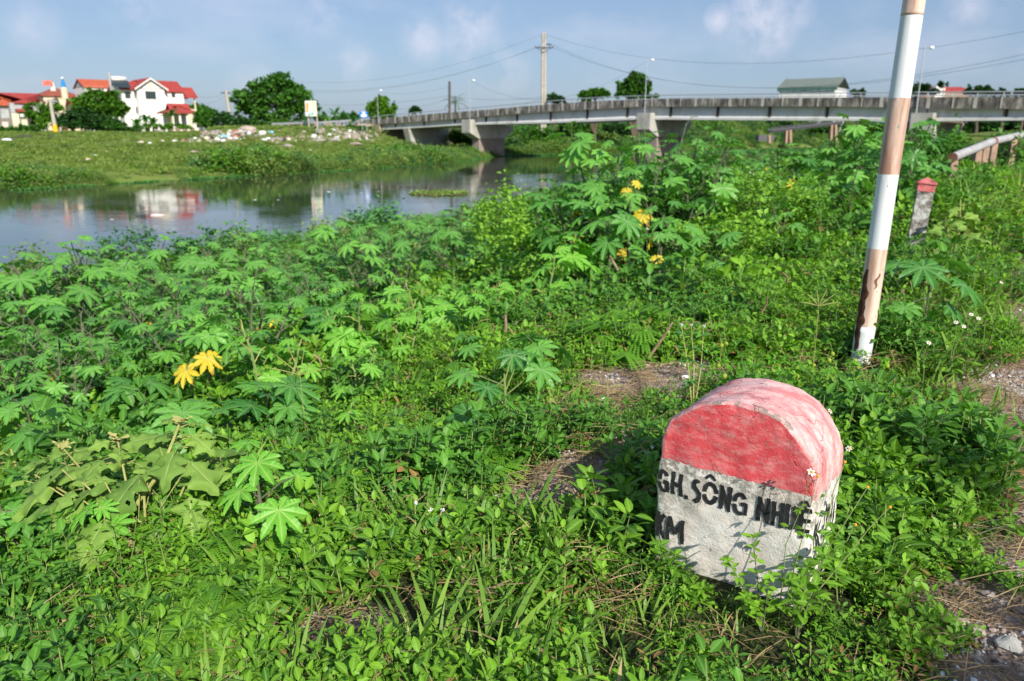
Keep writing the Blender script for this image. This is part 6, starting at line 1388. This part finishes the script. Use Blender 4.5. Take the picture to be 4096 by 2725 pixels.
shrub('vine_covered_bush','dark leafy bush at the back right of the tall castor clump',2780,630,12.4,1.2,'weed3',2400,(.07,.12))
shrub('vine_covered_bush','leafy bush at the back of the yellow leaves of the tall clump',2500,660,12.6,1.1,'weed3',2200,(.07,.12))
shrub('vine_covered_bush','leafy bush low in the left flank of the tall castor clump',2380,860,10.6,.8,'weed3',1800,(.06,.10))
# ================================================================ vegetation across the river
def undergrowth():
    pr=[bush_clump('leafy',M['weed'],420,(.9,.9,.6),(.07,.13),OVl),bush_clump('leafy',M['tree'],420,(.9,.9,.7),(.08,.14),OVl),bush_clump('leafy',M['scrub2'],380,(.9,.9,.7),(.08,.14),OVl)]
    A=[]
    for y0,y1,sp,sc in ((5,12,.40,.38),(12,24,.62,.60),(24,60,1.3,.62),(60,118,2.4,.8)):
        x,y=band(y0,y1,sp,2); s,w=sw(x,y); wn=np.interp(s,NS,NW); b=bare(x,y); z=gha(x,y)
        k=(w<wn-.2)&(b<.3)&((w>3.6)|((y>13)&(w>.4+.06*y*0)))&(w>-9)
        if y0>=60: k&=(w>-2)
        for i in np.nonzero(k)[0]: A.append((x[i],y[i],z[i]-.04,rng.random()*6.28,sc*(.7+.6*rng.random())*(.75 if w[i]<4 else 1)*(1.35 if w[i]>wn[i]-2 else 1),int(rng.choice(3,p=[.5,.3,.2]))))
    A=np.array(A); print('under',len(A)); instancer('undergrowth',pr,A[:,:3],A[:,3],A[:,4],A[:,5],rng.normal(0,.15,(len(A),2)),'leafy undergrowth filling the gaps between castor plants down to the water','undergrowth')
undergrowth()
def farbank():
    pr=[bush_clump('scrub',M['scrub'],360,(1,1,.8),(.08,.15)),bush_clump('scrub',M['scrub'],300,(1,1,.65),(.08,.13)),bush_clump('scrub',M['scrub2'],340,(1,1,.8),(.10,.18)),bush_clump('scrub',M['treed'],340,(1,1,1),(.12,.2)),bush_clump('scrub',M['treel'],340,(1,1,.8),(.12,.2))]
    A=[];T=[]
    n=5200; s=-25+155*rng.random(n); df=rng.random(n)**1.3*6.5-.25; f=fbm(s,df*0,.07,2)
    for a,d,q in zip(s,df,f):
        wf=float(np.interp(a,FS,FW)); w=wf+d; x,y=a*DX-w*DY,a*DY+w*DX
        if abs(x)>.74*y+6: continue
        dens=1.0 if d<2.8 else .55
        gap=.25 if 36<a<48 else 1
        if rng.random()<dens*gap*.72: A.append((x,y,max(gh(x,y),0)-.12,rng.random()*6.28,(.85+.6*rng.random())*(1.15+1.3*max(-.5,q))*(.5 if gap<1 else 1)*(.6 if d<.4 else 1),int(rng.choice(5,p=[.5,.3,.1,.02,.08]))))
    # right of and behind the bridge: thick greenery on the far side
    n=6000; s=104+175*rng.random(n); df=rng.random(n)**1.15*60-.2
    for a,d in zip(s,df):
        wf=float(np.interp(a,FS,FW)); w=wf+d; x,y=a*DX-w*DY,a*DY+w*DX
        if y<60 or abs(x)>.72*y+8 : continue
        if (x+y)<133 and (x+y)>111: continue
        if abs(d)<1 and rng.random()<.4: continue
        big=1.0+1.7*min(1,d/22); A.append((x,y,max(gh(x,y),0)-.3,rng.random()*6.28,big*(.6+.7*rng.random()),int(rng.choice(5,p=[.36,.14,.20,.18,.12]))))
    # scrub on the grassy slope and plateau
    n=520; s=-10+135*rng.random(n); df=8+50*rng.random(n)
    for a,d in zip(s,df):
        wf=float(np.interp(a,FS,FW)); w=wf+d; x,y=a*DX-w*DY,a*DY+w*DX
        if abs(x)>.74*y+6 or x+y>108: continue
        A.append((x,y,gh(x,y)-.2,rng.random()*6.28,.25+.55*rng.random()**2,int(rng.choice(5,p=[.3,.2,.1,.15,.25]))))
    A=np.array(A); print('far',len(A)); instancer('riverside_scrub',pr,A[:,:3],A[:,3],A[:,4],A[:,5],None,'yellow green scrub and bushes growing along the far river bank','scrub')
    tg=[]
    for i in range(3):
        mb=MB(); n=60; c=rng.normal(0,.35,(n,3)); c[:,2]=0; stampo(mb,DI,c,rng.random(n)*6.28,1.1+rng.normal(0,.25,n),rng.normal(0,.8,n),.10+.16*rng.random(n)); tg.append(proto(mb,'turf',[M['turf']]))
    n=9000; s=-25+150*rng.random(n); df=1.5+56*rng.random(n); wf=np.interp(s,FS,FW); w=wf+df; x,y=s*DX-w*DY,s*DY+w*DX; k=(np.abs(x)<.74*y+5)&(x+y<118); x,y=x[k],y[k]; n=len(x)
    instancer('far_bank_grass',tg,np.stack([x,y,gha(x,y)-.02],-1),rng.random(n)*6.28,.6+.9*rng.random(n),rng.integers(0,3,n),None,'rough green grass on the sloping far bank','grass')
    # floating water plants
    hy=[]
    for i in range(3):
        mb=MB(); n=90; c=rng.normal(0,.4,(n,3)); c[:,2]=.02; stampo(mb,OVl,c,rng.random(n)*6.28,.7+rng.normal(0,.4,n),rng.normal(0,.5,n),.10+.12*rng.random(n)); hy.append(proto(mb,'hyacinth',[M['hyac']]))
    A=[]
    n=900
    for _ in range(n):
        a=108+85*rng.random(); wf=float(np.interp(a,FS,FW)); w=wf-rng.random()**1.5*(9 if a>122 else 3); x,y=a*DX-w*DY,a*DY+w*DX; A.append((x,y,0,rng.random()*6.28,.8+1.2*rng.random(),int(rng.integers(3))))
    for _ in range(320):                      # fringe along the left water edge
        a=-22+150*rng.random(); wf=float(np.interp(a,FS,FW)); w=wf-.3-.6*rng.random(); x,y=a*DX-w*DY,a*DY+w*DX; A.append((x,y,0,rng.random()*6.28,.5+.5*rng.random(),int(rng.integers(3))))
    for _ in range(500):
        a=66+50*rng.random(); wn=float(np.interp(a,NS,NW)); w=wn+rng.random()**1.3*6; x,y=a*DX-w*DY,a*DY+w*DX; A.append((x,y,0,rng.random()*6.28,.8+rng.random(),int(rng.integers(3))))
    A=np.array(A); instancer('water_hyacinth',hy,A[:,:3],A[:,3],A[:,4],A[:,5],None,'green water hyacinth floating along both river edges','water plants')
    # the bright raft against the far shore and the brown one in midstream
    def raft(lab,px0,px1,py,hh,mats,n,sz,cat='floating weeds'):
        a,b=castz(px0,py,0),castz(px1,py,0); c=(a+b)/2; t=thing('weed_raft',lab,cat,tuple(c)); mb=MB(); P=[]
        u=(b-a)/2
        for _ in range(n):
            r=math.sqrt(rng.random()); an=rng.random()*6.28; P.append((c.x+u.x*r*math.cos(an),c.y+u.y*r*math.cos(an)+hh*r*math.sin(an),.01+.05*rng.random()))
        stampo(mb,OVl,P,rng.random(n)*6.28,rng.normal(.5,.4,n),rng.normal(0,.5,n),sz*(.6+.8*rng.random(n))); mb.build('floating_leaves',M[mats[0]],t)
        mb=MB(); P=[(c.x+u.x*math.cos(6.283*i/20),c.y+u.y*math.cos(6.283*i/20)+hh*math.sin(6.283*i/20),.012+.01*math.sin(i*2)) for i in range(20)]; mb.add(P+[(c.x,c.y,.05)],[(i,(i+1)%20,20) for i in range(20)]); mb.build('matted_base',M[mats[1]],t)
        return t,c,u
    raft('long bright green floating weed mat along the far shore below the rubble',1215,1442,668,1.6,('hyac','treed'),1500,.28)
    t,c,u=raft('brown and green floating weed raft in midstream before the bridge pier',1642,1872,776,1.5,('scrub','stain'),800,.2)
    mb=MB(); [mb.tube([c+Vector((-1.,0,0)),c+Vector((-.3,.1,.9))],.02,4),mb.tube([c+Vector((.6,0,0)),c+Vector((.9,.1,.7))],.02,4)]; mb.build('twig',M['stemr'],t)
    raft('reddish floating litter and weeds by the near shore left of the tall clump',2330,2480,652,1.0,('scrub','stain'),300,.18)
    for i,(px,py,r,m,lab) in enumerate([(630,862,.55,'bagp','pinkish white foam slab floating in the reflection of the villa'),(448,878,.16,'bagw','small white scrap floating left of the foam slab'),(110,893,.10,'stain','little brown scrap floating far left'),(978,695,.20,'bagb','light blue plastic bag at the far water edge'),(1005,697,.16,'bagp','pinkish scrap beside the light blue bag'),(1515,767,.15,'bagw','white scrap floating before the weed raft'),(1443,772,.14,'bagw','pale scrap floating left of the weed raft'),(1315,768,.2,'bagw','white scrap floating below the billboard reflection'),(1020,800,.17,'bagw','small white scrap in the tree reflection'),(1112,800,.15,'bagw','small pale scrap right of the one in the tree reflection'),(1090,820,.12,'bagp','tiny pale scrap in the tree reflection'),(775,922,.10,'treed','dark green tuft floating near the left shrubs'),(2382,655,.35,'bagw','white bag caught in the floating litter near the tall clump'),(1895,633,.45,'slab','grey boat like scrap beside the bridge pier foot'),(3285,588,.8,'bagb','light blue bag on the far shore under the bridge'),(3215,578,.7,'bagw','white bag on the far shore under the bridge'),(3132,588,.6,'rubble','brown floating lump on the far shore under the bridge')]):
        p=castz(px,py,0); mm=M[m]; rock('floating_scrap',lab,'rubbish',(p.x,p.y,-.01),r*.42,mm if m!='treed' else M['stain'],40+i,(1.6,1,.35 if i not in(3,12,14,15) else .8),'floating litter')
    A=[]; pr=[]
    for i,m in enumerate(('bagw','bagp','rubble')): mb=MB(); mb.sphere((0,0,0),1,nu=6,nv=4,sc=(1.3,1,.5)); pr.append(proto(mb,'litter',[M[m]]))
    for _ in range(70): px=2560+ rng.random()*0; p=castz(3060+250*rng.random(),584+8*rng.random(),0); A.append((p.x,p.y,.03,rng.random()*6.28,.15+.3*rng.random(),int(rng.integers(3))))
    A=np.array(A); instancer('floating_litter',pr,A[:,:3],A[:,3],A[:,4],A[:,5],None,'line of small litter along the far shore under the bridge','litter')
farbank()
def rubble():
    pr=[]
    for i,m in enumerate(('bagw','rubble','bagb','bagr','slab','bagk','paley')):
        mb=MB(); q=MB(); q.sphere((0,0,0),1,nu=7,nv=5); V=[]
        for v in q.V: d=1+.5*mnoise.noise(Vector((v[0]*1.4+i*9,v[1]*1.4,v[2]*1.4))); V.append((v[0]*d*1.2,v[1]*d,v[2]*d*.6))
        mb.add(V,q.F); pr.append(proto(mb,'litter',[M[m]]))
    A=[]
    def heap(px,py,rx,ry,n,pw,sz):
        for _ in range(int(n*.72)):
            x=px+rng.normal(0,rx); y=py+rng.normal(0,ry); p=ground_hit(x,y); A.append((p.x,p.y,p.z+.05,rng.random()*6.28,sz*(.4+rng.random()**2*1.3),int(rng.choice(7,p=pw))))
    wht=[.26,.34,.04,.05,.20,.08,.03]; red=[.12,.44,.02,.18,.18,.05,.01]; st=[.12,.58,.0,.0,.28,.01,.01]
    heap(770,568,45,5,70,wht,.18); heap(870,555,45,10,90,wht,.22); heap(960,545,32,9,120,red,.30); heap(850,532,35,6,40,st,.25); heap(1010,545,60,14,50,wht,.18); heap(1110,560,26,6,40,wht,.24); heap(1240,545,70,12,60,st,.22); heap(1350,542,65,8,150,st,.30); heap(1300,520,40,8,50,st,.25); heap(1440,545,40,9,90,st,.3); heap(500,560,220,28,18,wht,.13); heap(1150,590,150,22,20,wht,.12)
    A=np.array(A); instancer('rubble_and_litter',pr,A[:,:3],A[:,3],A[:,4],A[:,5],rng.normal(0,.3,(len(A),2)),'heaps of rubble and coloured litter dumped on the far bank','rubble')
    for i,(px,py,r,m,sc,lab) in enumerate([(1275,568,1.15,'slab',(1.6,.7,.45),'tilted grey concrete slab on the far bank, left of a pair'),(1330,568,1.25,'slab',(1.5,.7,.45),'tilted grey concrete slab on the far bank, right of a pair'),(1420,582,1.2,'rubble',(1.6,.7,.35),'flat pinkish slab on the far bank below the abutment'),(1152,592,1.1,'slab',(1.1,.6,.5),'broken brown slab on the far bank above the green scrub'),(990,527,1.5,'rubble',(1.4,.7,.7),'pale rubble block behind the rubbish heap'),
        (563,576,.7,'bagp',(1.3,.8,.6),'pinkish white bag on the grassy bank below the villa'),(600,578,.45,'bagw',(1,1,.7),'small white bag right of the pinkish one'),(700,570,.7,'bagw',(1.2,.8,.6),'white rubbish bag left of the rubbish heap'),(378,627,.5,'bagw',(1.3,.8,.5),'white litter on the grass above the left water edge'),(350,640,.35,'bagp',(1.2,.8,.5),'small pink litter near the left water edge'),(430,610,.35,'bagp',(1.4,.8,.5),'pale litter on the left grassy slope'),(778,613,.7,'rubble',(1.8,.8,.4),'pinkish slab above the scrub below the rubbish heap'),(805,611,.45,'bagp',(1.2,.8,.4),'pale lump beside the pinkish slab'),(945,612,.45,'bagw',(1,.8,.6),'white lump above the scrub'),(27,567,.75,'bagw',(1.5,.8,.5),'white litter heap at the far left'),(895,552,.75,'bagb',(1.6,.8,.6),'light blue sheet lying on the rubbish heap'),(1085,532,.6,'bagb',(1.2,.8,.5),'small light blue bag right of the rubbish heap'),(1050,536,.7,'bagw',(1.3,.8,.7),'large white bag right of the rubbish heap'),(915,547,.6,'bagw',(.6,.6,1.3),'white upright bag on the rubbish heap'),(950,548,.8,'bagk',(1.3,.8,.7),'dark hollow box on the rubbish heap'),(825,556,.5,'paley',(1,.8,.6),'yellow scrap on the rubbish heap')]):
        p=ground_hit(px,py); rock('rubbish_piece',lab,'rubbish',(p.x,p.y,p.z+r*.15),r*.55,M[m],90+i,sc,'large rubbish on the far bank')
    for i,(px,py,rx,ry) in enumerate([(95,550,34,4),(45,562,22,5),(205,551,14,3)]):
        p=ground_hit(px,py); P=[ground_hit(px+rx*math.cos(6.283*k/14)*(1+.2*math.sin(k*2)),py+ry*math.sin(6.283*k/14)) for k in range(14)]; mb=MB(); mb.add([(q.x,q.y,q.z+.16) for q in P]+[(p.x,p.y,p.z+.22)]+[(q.x,q.y,q.z-.3) for q in P],[(k,(k+1)%14,14) for k in range(14)]+[(k,15+k,15+(k+1)%14,(k+1)%14) for k in range(14)]); tag(mb.build('ash_patch',M['bagk'],loc=tuple(p)),['dark burnt heap on the far left bank','dark burnt heap beside white litter at the far left','thin dark streak right of the burnt heap'][i],'ash heap')
rubble()
# ---------------------------------------------------------------- trees
def tree(name,lab,trunk,blobs,Y,mat,n,leaf,cat='tree',group=None,limb=True,tp=DI,sig=.30):
    """trunk:(px,py_base) ; blobs: (px,py,rx_px,ry_px[,dy metres])"""
    b=casty(trunk[0],trunk[1],Y); b.z=gh(b.x,b.y)-.1; t=thing(name,lab,cat,tuple(b),group); zc=Y*cP; st=MB(); mb=MB(); cs=[];rs=[]
    for q in blobs:
        px,py,rx,ry=q[:4]; c=casty(px,py,Y+(q[4] if len(q)>4 else 0)); cs.append(c); rs.append((rx*zc/F,ry*zc/F))
    hh=max(c.z for c in cs)-b.z; r0=.028*hh+.05; fork=b+Vector((0,0,hh*.32)); st.tube([b-Vector((0,0,.3)),b+Vector((.02*hh,0,hh*.16)),fork],[r0*1.2,r0,r0*.8],8,0,False)
    for c,(rx,ry) in zip(cs,rs):
        if limb: m=fork.lerp(c,.5)+Vector((0,0,-.06*hh)); st.tube([fork-Vector((0,0,.05*hh)),m,c],[r0*.6,r0*.34,r0*.1],6,0,False)
    st.build('trunk',M['bark'],t)
    wts=np.array([rx*ry for rx,ry in rs])**.9; wts/=wts.sum()
    for (c,(rx,ry),w) in zip(cs,rs,wts):
        k=int(n*w); nc=max(8,int(k/34)); d=rng.normal(0,1,(nc,3)); d/=np.linalg.norm(d,axis=1,keepdims=True); rad=(.45+.6*rng.random((nc,1))**.6); cc=d*rad*np.array([rx,min(rx,ry*1.4),ry]); pick=rng.integers(0,nc,k)
        sg=sig*min(rx,ry)*(.55+.5*rng.random((k,1))); p=cc[pick]+rng.normal(0,1,(k,3))*sg*.62; p[:,2]*=.92
        az=np.arctan2(p[:,1],p[:,0])+rng.normal(0,.9,k); stampo(mb,tp,p+np.array(c),az,rng.normal(-.1,.5,k),rng.normal(0,.6,k),leaf*(.6+.8*rng.random(k)),np.clip(rng.random(nc)[pick]*.6+.4*rng.random(k),0,1))
    mb.build('crown',M[mat],t)
    return t
tree('big_tree','large spreading green tree in the middle left behind the billboard',(1110,500),[(1090,372,95,50),(1000,400,70,42),(1180,405,60,48),(1110,335,50,32),(1050,345,45,30,2),(960,385,38,26),(1215,430,40,42),(1085,440,95,45),(990,440,45,36),(1170,360,45,32,2),(1130,310,24,20)],150,'tree',9500,.75)
tree('rounded_tree','dense green spreading tree before the orange roofed house',(420,505),[(390,400,66,36),(455,428,46,34),(340,420,48,32),(410,440,90,34),(380,375,30,16),(440,378,26,14)],132,'treel',7000,.55)
tree('dark_bush_tree','dark green bush below the rounded tree',(340,525),[(300,480,55,36),(370,490,60,32),(430,500,55,26),(330,455,44,24)],122,'treed',4500,.5)
tree('bright_bush_tree','yellowish green bush behind the yellow footed pole',(150,525),[(150,445,42,34),(205,445,28,34),(125,480,40,30),(190,490,44,30),(235,430,18,20)],124,'treel',4200,.45)
tree('low_bush','low green bush at the far left behind the grass',(90,530),[(70,515,40,18),(130,518,40,14),(30,520,30,12)],108,'tree',1800,.4)
tree('low_bush','green bush between the dark bush and the white marker post',(450,520),[(450,500,42,18),(500,510,34,14),(540,515,32,12)],118,'tree',2000,.4)
for i,(x0,x1,yt,m,lab) in enumerate([(785,860,440,'tree','green hedge right of the garden pavilion'),(860,950,448,'treed','dark hedge below the concrete utility pole'),(940,1010,470,'treed','dark hedge at the left foot of the big tree'),(1000,1090,480,'tree','hedge in front of the big tree trunk'),(1095,1160,478,'treel','bright bush at the foot of the big tree')]):
    w=(x1-x0)/2; tree('hedge',lab,((x0+x1)/2,515),[(x0+w*.5,yt+26,w*.7,26),(x0+w*1.5,yt+28,w*.7,26),(x0+w,yt+44,w,26)],126,m,2600,.45,cat='hedge')
tree('round_tree','compact round green tree beside the lamp at the bridge end',(1520,480),[(1528,420,34,30),(1500,440,24,30),(1555,440,26,30),(1528,455,46,22),(1528,398,20,14)],148,'treel',4200,.5)
tree('low_bush','small green treetops behind the villa pavilion',(800,470),[(775,430,18,16),(812,438,20,14),(838,445,14,10)],175,'tree',1500,.6)
tree('small_tree','small dark treetop behind the left part of the bridge',(1662,460),[(1662,440,18,12)],170,'treed',500,.6)
tree('thin_tree','thin crowned small tree behind the bridge right of the twin pole',(2222,430),[(2215,390,24,12),(2240,400,22,12),(2200,404,14,8)],150,'treed',500,.6)
tree('spreading_tree','spreading green tree behind the bridge left of the tall one',(2380,420),[(2360,380,36,18),(2400,368,30,14),(2335,395,20,14),(2420,375,18,8)],140,'tree',2200,.55)
tree('tall_tree','tall green tree behind the bridge beside a street lamp',(2540,410),[(2510,345,30,28),(2545,320,26,30),(2575,350,24,26),(2500,375,36,20),(2560,375,40,22),(2610,388,18,12)],135,'tree',4200,.6)
tree('small_tree','small dark tree behind the bridge left of the striped pole',(3430,400),[(3425,372,24,12),(3450,378,14,8)],150,'treed',600,.6)
tree('dark_tree','dark treetop left of the red roofed building',(3660,400),[(3640,362,22,14),(3690,352,26,16),(3720,370,28,8)],116,'treed',1400,.5)
tree('dark_tree','rounded dark green treetop right of the red roofed building',(3920,400),[(3910,360,40,14),(3945,366,26,10),(3885,368,20,8)],112,'treed',1600,.5)
tree('dark_tree','low dark treetops further right behind the bridge',(4020,400),[(3990,368,22,9),(4020,370,20,8)],118,'treed',700,.5)
tree('dark_tree','dark treetop at the right edge behind the bridge',(4100,400),[(4090,366,26,12),(4130,362,30,14)],112,'treed',900,.5)
tree('small_tree','tiny palm like treetop above the red roofed building',(3776,400),[(3776,334,11,7)],125,'treed',220,.5)
# greenery under and behind the bridge
for i,(px,py,rx,ry,Y,m,lab) in enumerate([(1960,560,40,26,128,'treed','dark bush under the bridge right of the near abutment pier'),(1850,545,48,24,135,'treel','bright bush under the first bridge span'),(2060,585,44,30,134,'treed','dark green bush right of the tall bridge pier'),(2290,515,60,30,142,'tree','dark bushes far behind under the middle span'),(2150,545,55,34,138,'tree','green bushes behind the twin pole'),(2480,510,60,26,160,'treed','dark trees seen under the middle span near the right pier'),(2400,545,60,22,150,'scrub','green bushes on the far shore under the middle span'),(2330,520,40,22,158,'treel','bright bushes right of the twin pole foot'),(2820,520,60,20,185,'tree','green bushes under the span right of the second pier'),(2960,510,60,20,190,'scrub','pale bushes further right under the long span'),(3120,505,60,20,185,'treed','dark bushes behind the iron walkway'),(3300,506,70,24,165,'tree','green bushes right behind the iron walkway'),(3460,520,60,24,160,'treel','light bushes behind the striped pole'),(3920,510,50,24,125,'treed','dark thicket right of the right bridge pier'),(4010,505,60,28,122,'treed','dark thicket under the bridge at the right'),(4110,505,60,30,120,'treed','dark thicket at the right edge under the bridge'),(3560,515,40,24,150,'treed','dark bush under the bridge left of the right pier')]):
    w=rx; tree('river_bush',lab,(px,py+ry),[(px-w*.5,py,w*.62,ry),(px+w*.5,py+2,w*.62,ry*.9),(px,py+ry*.4,w*.9,ry*.8)],Y,m,2200,.55,cat='bush',limb=False)
p=casty(2263,500,150); t=thing('banana_plant','plant with one hanging yellow leaf under the middle span','plant',(p.x,p.y,gh(p.x,p.y))); MB().tube([(p.x,p.y,gh(p.x,p.y)),(p.x,p.y,p.z)],.12,6).build('stem',M['stemg'],t)
mb=MB(); stampo(mb,OV,[tuple(casty(2265,489,149.5))],[-1.6],[-1.2],[0.3],[1.9]); mb.build('hanging_leaf',M['castor_w'],t)
def banana(lab,px,py,Y,h,n=8,l=2.4,group='banana plants'):
    b=casty(px,py,Y); b.z=gh(b.x,b.y); t=thing('banana_plant',lab,'banana plant',tuple(b),group); MB().tube([b,b+Vector((0,0,h*.5)),b+Vector((.1,0,h))],[.2,.17,.1],8).build('stem',M['stemp'],t); mb=MB()
    for k in range(n):
        az=k*2.4+random.random(); el=1.25-.12*k-random.random()*.2; p=b+Vector((0,0,h)); V=[];Fa=[]; L_=l*random.uniform(.75,1.1); sd_=Vector((-math.sin(az),math.cos(az),0)); m_=9
        for j in range(m_+1): f=j/m_; w_=.30*math.sin(math.pi*min(1,f*.93+.07))**.6*(1 if j%2 else .82); V+=[p-sd_*w_-Vector((0,0,.12*w_)),p,p+sd_*w_-Vector((0,0,.12*w_))]; e=el-1.35*f*f; p=p+Vector((math.cos(az)*math.cos(e),math.sin(az)*math.cos(e),math.sin(e)))*L_/m_
        for j in range(m_): i=3*j; Fa+=[(i,i+1,i+4,i+3),(i+1,i+2,i+5,i+4)]
        mb.add(V,Fa,0,random.random())
    mb.build('leaves',M['banana'],t)
for a in [('banana plant before the villa wall, leftmost of three',585,510,126,1.6),('banana plant before the villa wall, middle of three',612,505,128,1.3),('banana plant before the villa wall at the porch, rightmost of three',688,495,130,2.6),('banana plant with drooping leaves left of the villa gable',548,510,124,1.0),('banana plant right of the billboard, leftmost of its row',1300,495,132,1.7),('tall banana plant in the row right of the billboard',1340,490,133,2.2),('banana plant in the row right of the billboard left of the bush',1368,490,134,1.7),('banana plant nearest to the blue sign',1408,490,133,1.0),('banana plant low in the row right of the billboard',1322,497,130,.9)]: banana(*a)
tree('low_bush','green bush between the banana row and the blue sign',(1400,490),[(1395,462,26,14),(1420,468,20,12),(1370,472,26,12)],138,'tree',1500,.4)
tree('low_bush','green bush at the foot of the banana row',(1300,500),[(1280,478,30,12),(1330,480,30,12)],136,'tree',1300,.4)
tree('low_bush','green bush under the white villa gable',(600,515),[(590,505,40,12),(650,508,40,10),(700,505,40,10),(740,508,30,9)],122,'treel',2000,.35)
tree('embankment_bush','green creeper bush on the slope before the abutment',(1400,525),[(1395,512,30,12),(1350,515,40,10),(1430,514,30,14),(1310,522,30,8)],128,'tree',2200,.35)
def palm(lab,px,py,Y,ptop,n=11,l=2.6):
    b=casty(px,py,Y); b.z=gh(b.x,b.y); tp=casty(px,ptop,Y); t=thing('palm_tree',lab,'palm tree',tuple(b)); MB().tube([b,b.lerp(tp,.5)+Vector((.1,0,0)),tp],[.22,.17,.14],8).build('trunk',M['bark'],t); mb=MB()
    for k in range(n):
        az=k*2.4; el=1.2-.13*k; p=Vector(tp); ax=[p.copy()]; m_=10
        for j in range(m_): e=el-1.5*(j/m_)**1.5; p=p+Vector((math.cos(az)*math.cos(e),math.sin(az)*math.cos(e),math.sin(e)))*l/m_; ax.append(p.copy())
        mb.tube(ax,.02,3,0,False); sd_=Vector((-math.sin(az),math.cos(az),0))
        for j in range(1,m_+1):
            for sg in (-1,1):
                c=ax[j]; ll=.55*math.sin(math.pi*(j/m_*.85+.1)); e=c+sd_*sg*ll*.8+Vector((0,0,-.35*ll))+(ax[j]-ax[j-1])*1.2; w_=(ax[j]-ax[j-1])*.3; mb.add([c-w_,c+w_,e],[(0,1,2)],0,.5)
    mb.build('fronds',M['tree'],t)
palm('palm tree behind the bridge right of the dark pole',1820,440,142,412)
# ================================================================ roadside tree behind the camera: its crown shades the nearest ground
def shade_tree():
    b=Vector((4.4,-6.4,gh(4.4,-6.4))); t=thing('roadside_tree','leafy roadside tree standing behind the camera and shading the foreground','tree',tuple(b)); st=MB(); mb=MB()
    blobs=[]; ox,oy=math.sin(SUN_AZ)/math.tan(SUN_EL),math.cos(SUN_AZ)/math.tan(SUN_EL)
    for x,y,h,r in ((.55,1.05,4.7,.42),(1.75,1.75,4.5,.42),(2.3,2.1,4.7,.5),(2.9,2.3,4.9,.6),(1.4,1.3,4.4,.5),(2.1,1.2,5.2,.8),(0,.3,5.4,.9),(-1.2,-.6,5.2,.8),(3.3,1.3,5.6,1.1),(1.6,.1,6.0,1.2)): blobs.append((x+ox*h,y+oy*h,2.35+h,r))
    f=b+Vector((0,0,3.2)); st.tube([b-Vector((0,0,.4)),b+Vector((.1,0,1.6)),f],[.24,.18,.15],10)
    for x,y,z,r in blobs:
        c=Vector((x,y,z)); st.tube([f,f.lerp(c,.5)+Vector((0,0,.5)),c],[.1,.06,.02],6); n=int(400*r*r); d=rng.normal(0,1,(n,3)); d/=np.linalg.norm(d,axis=1,keepdims=True); nc=max(8,n//40); ce=rng.normal(0,.55,(nc,3))*r; p=ce[rng.integers(0,nc,n)]+d*rng.random((n,1))*.34*r
        stampo(mb,OVl,p+np.array([x,y,z]),rng.random(n)*6.28,rng.normal(0,.5,n),rng.normal(0,.6,n),.13+.08*rng.random(n))
    st.build('trunk',M['bark'],t); mb.build('crown',M['tree'],t)
shade_tree()
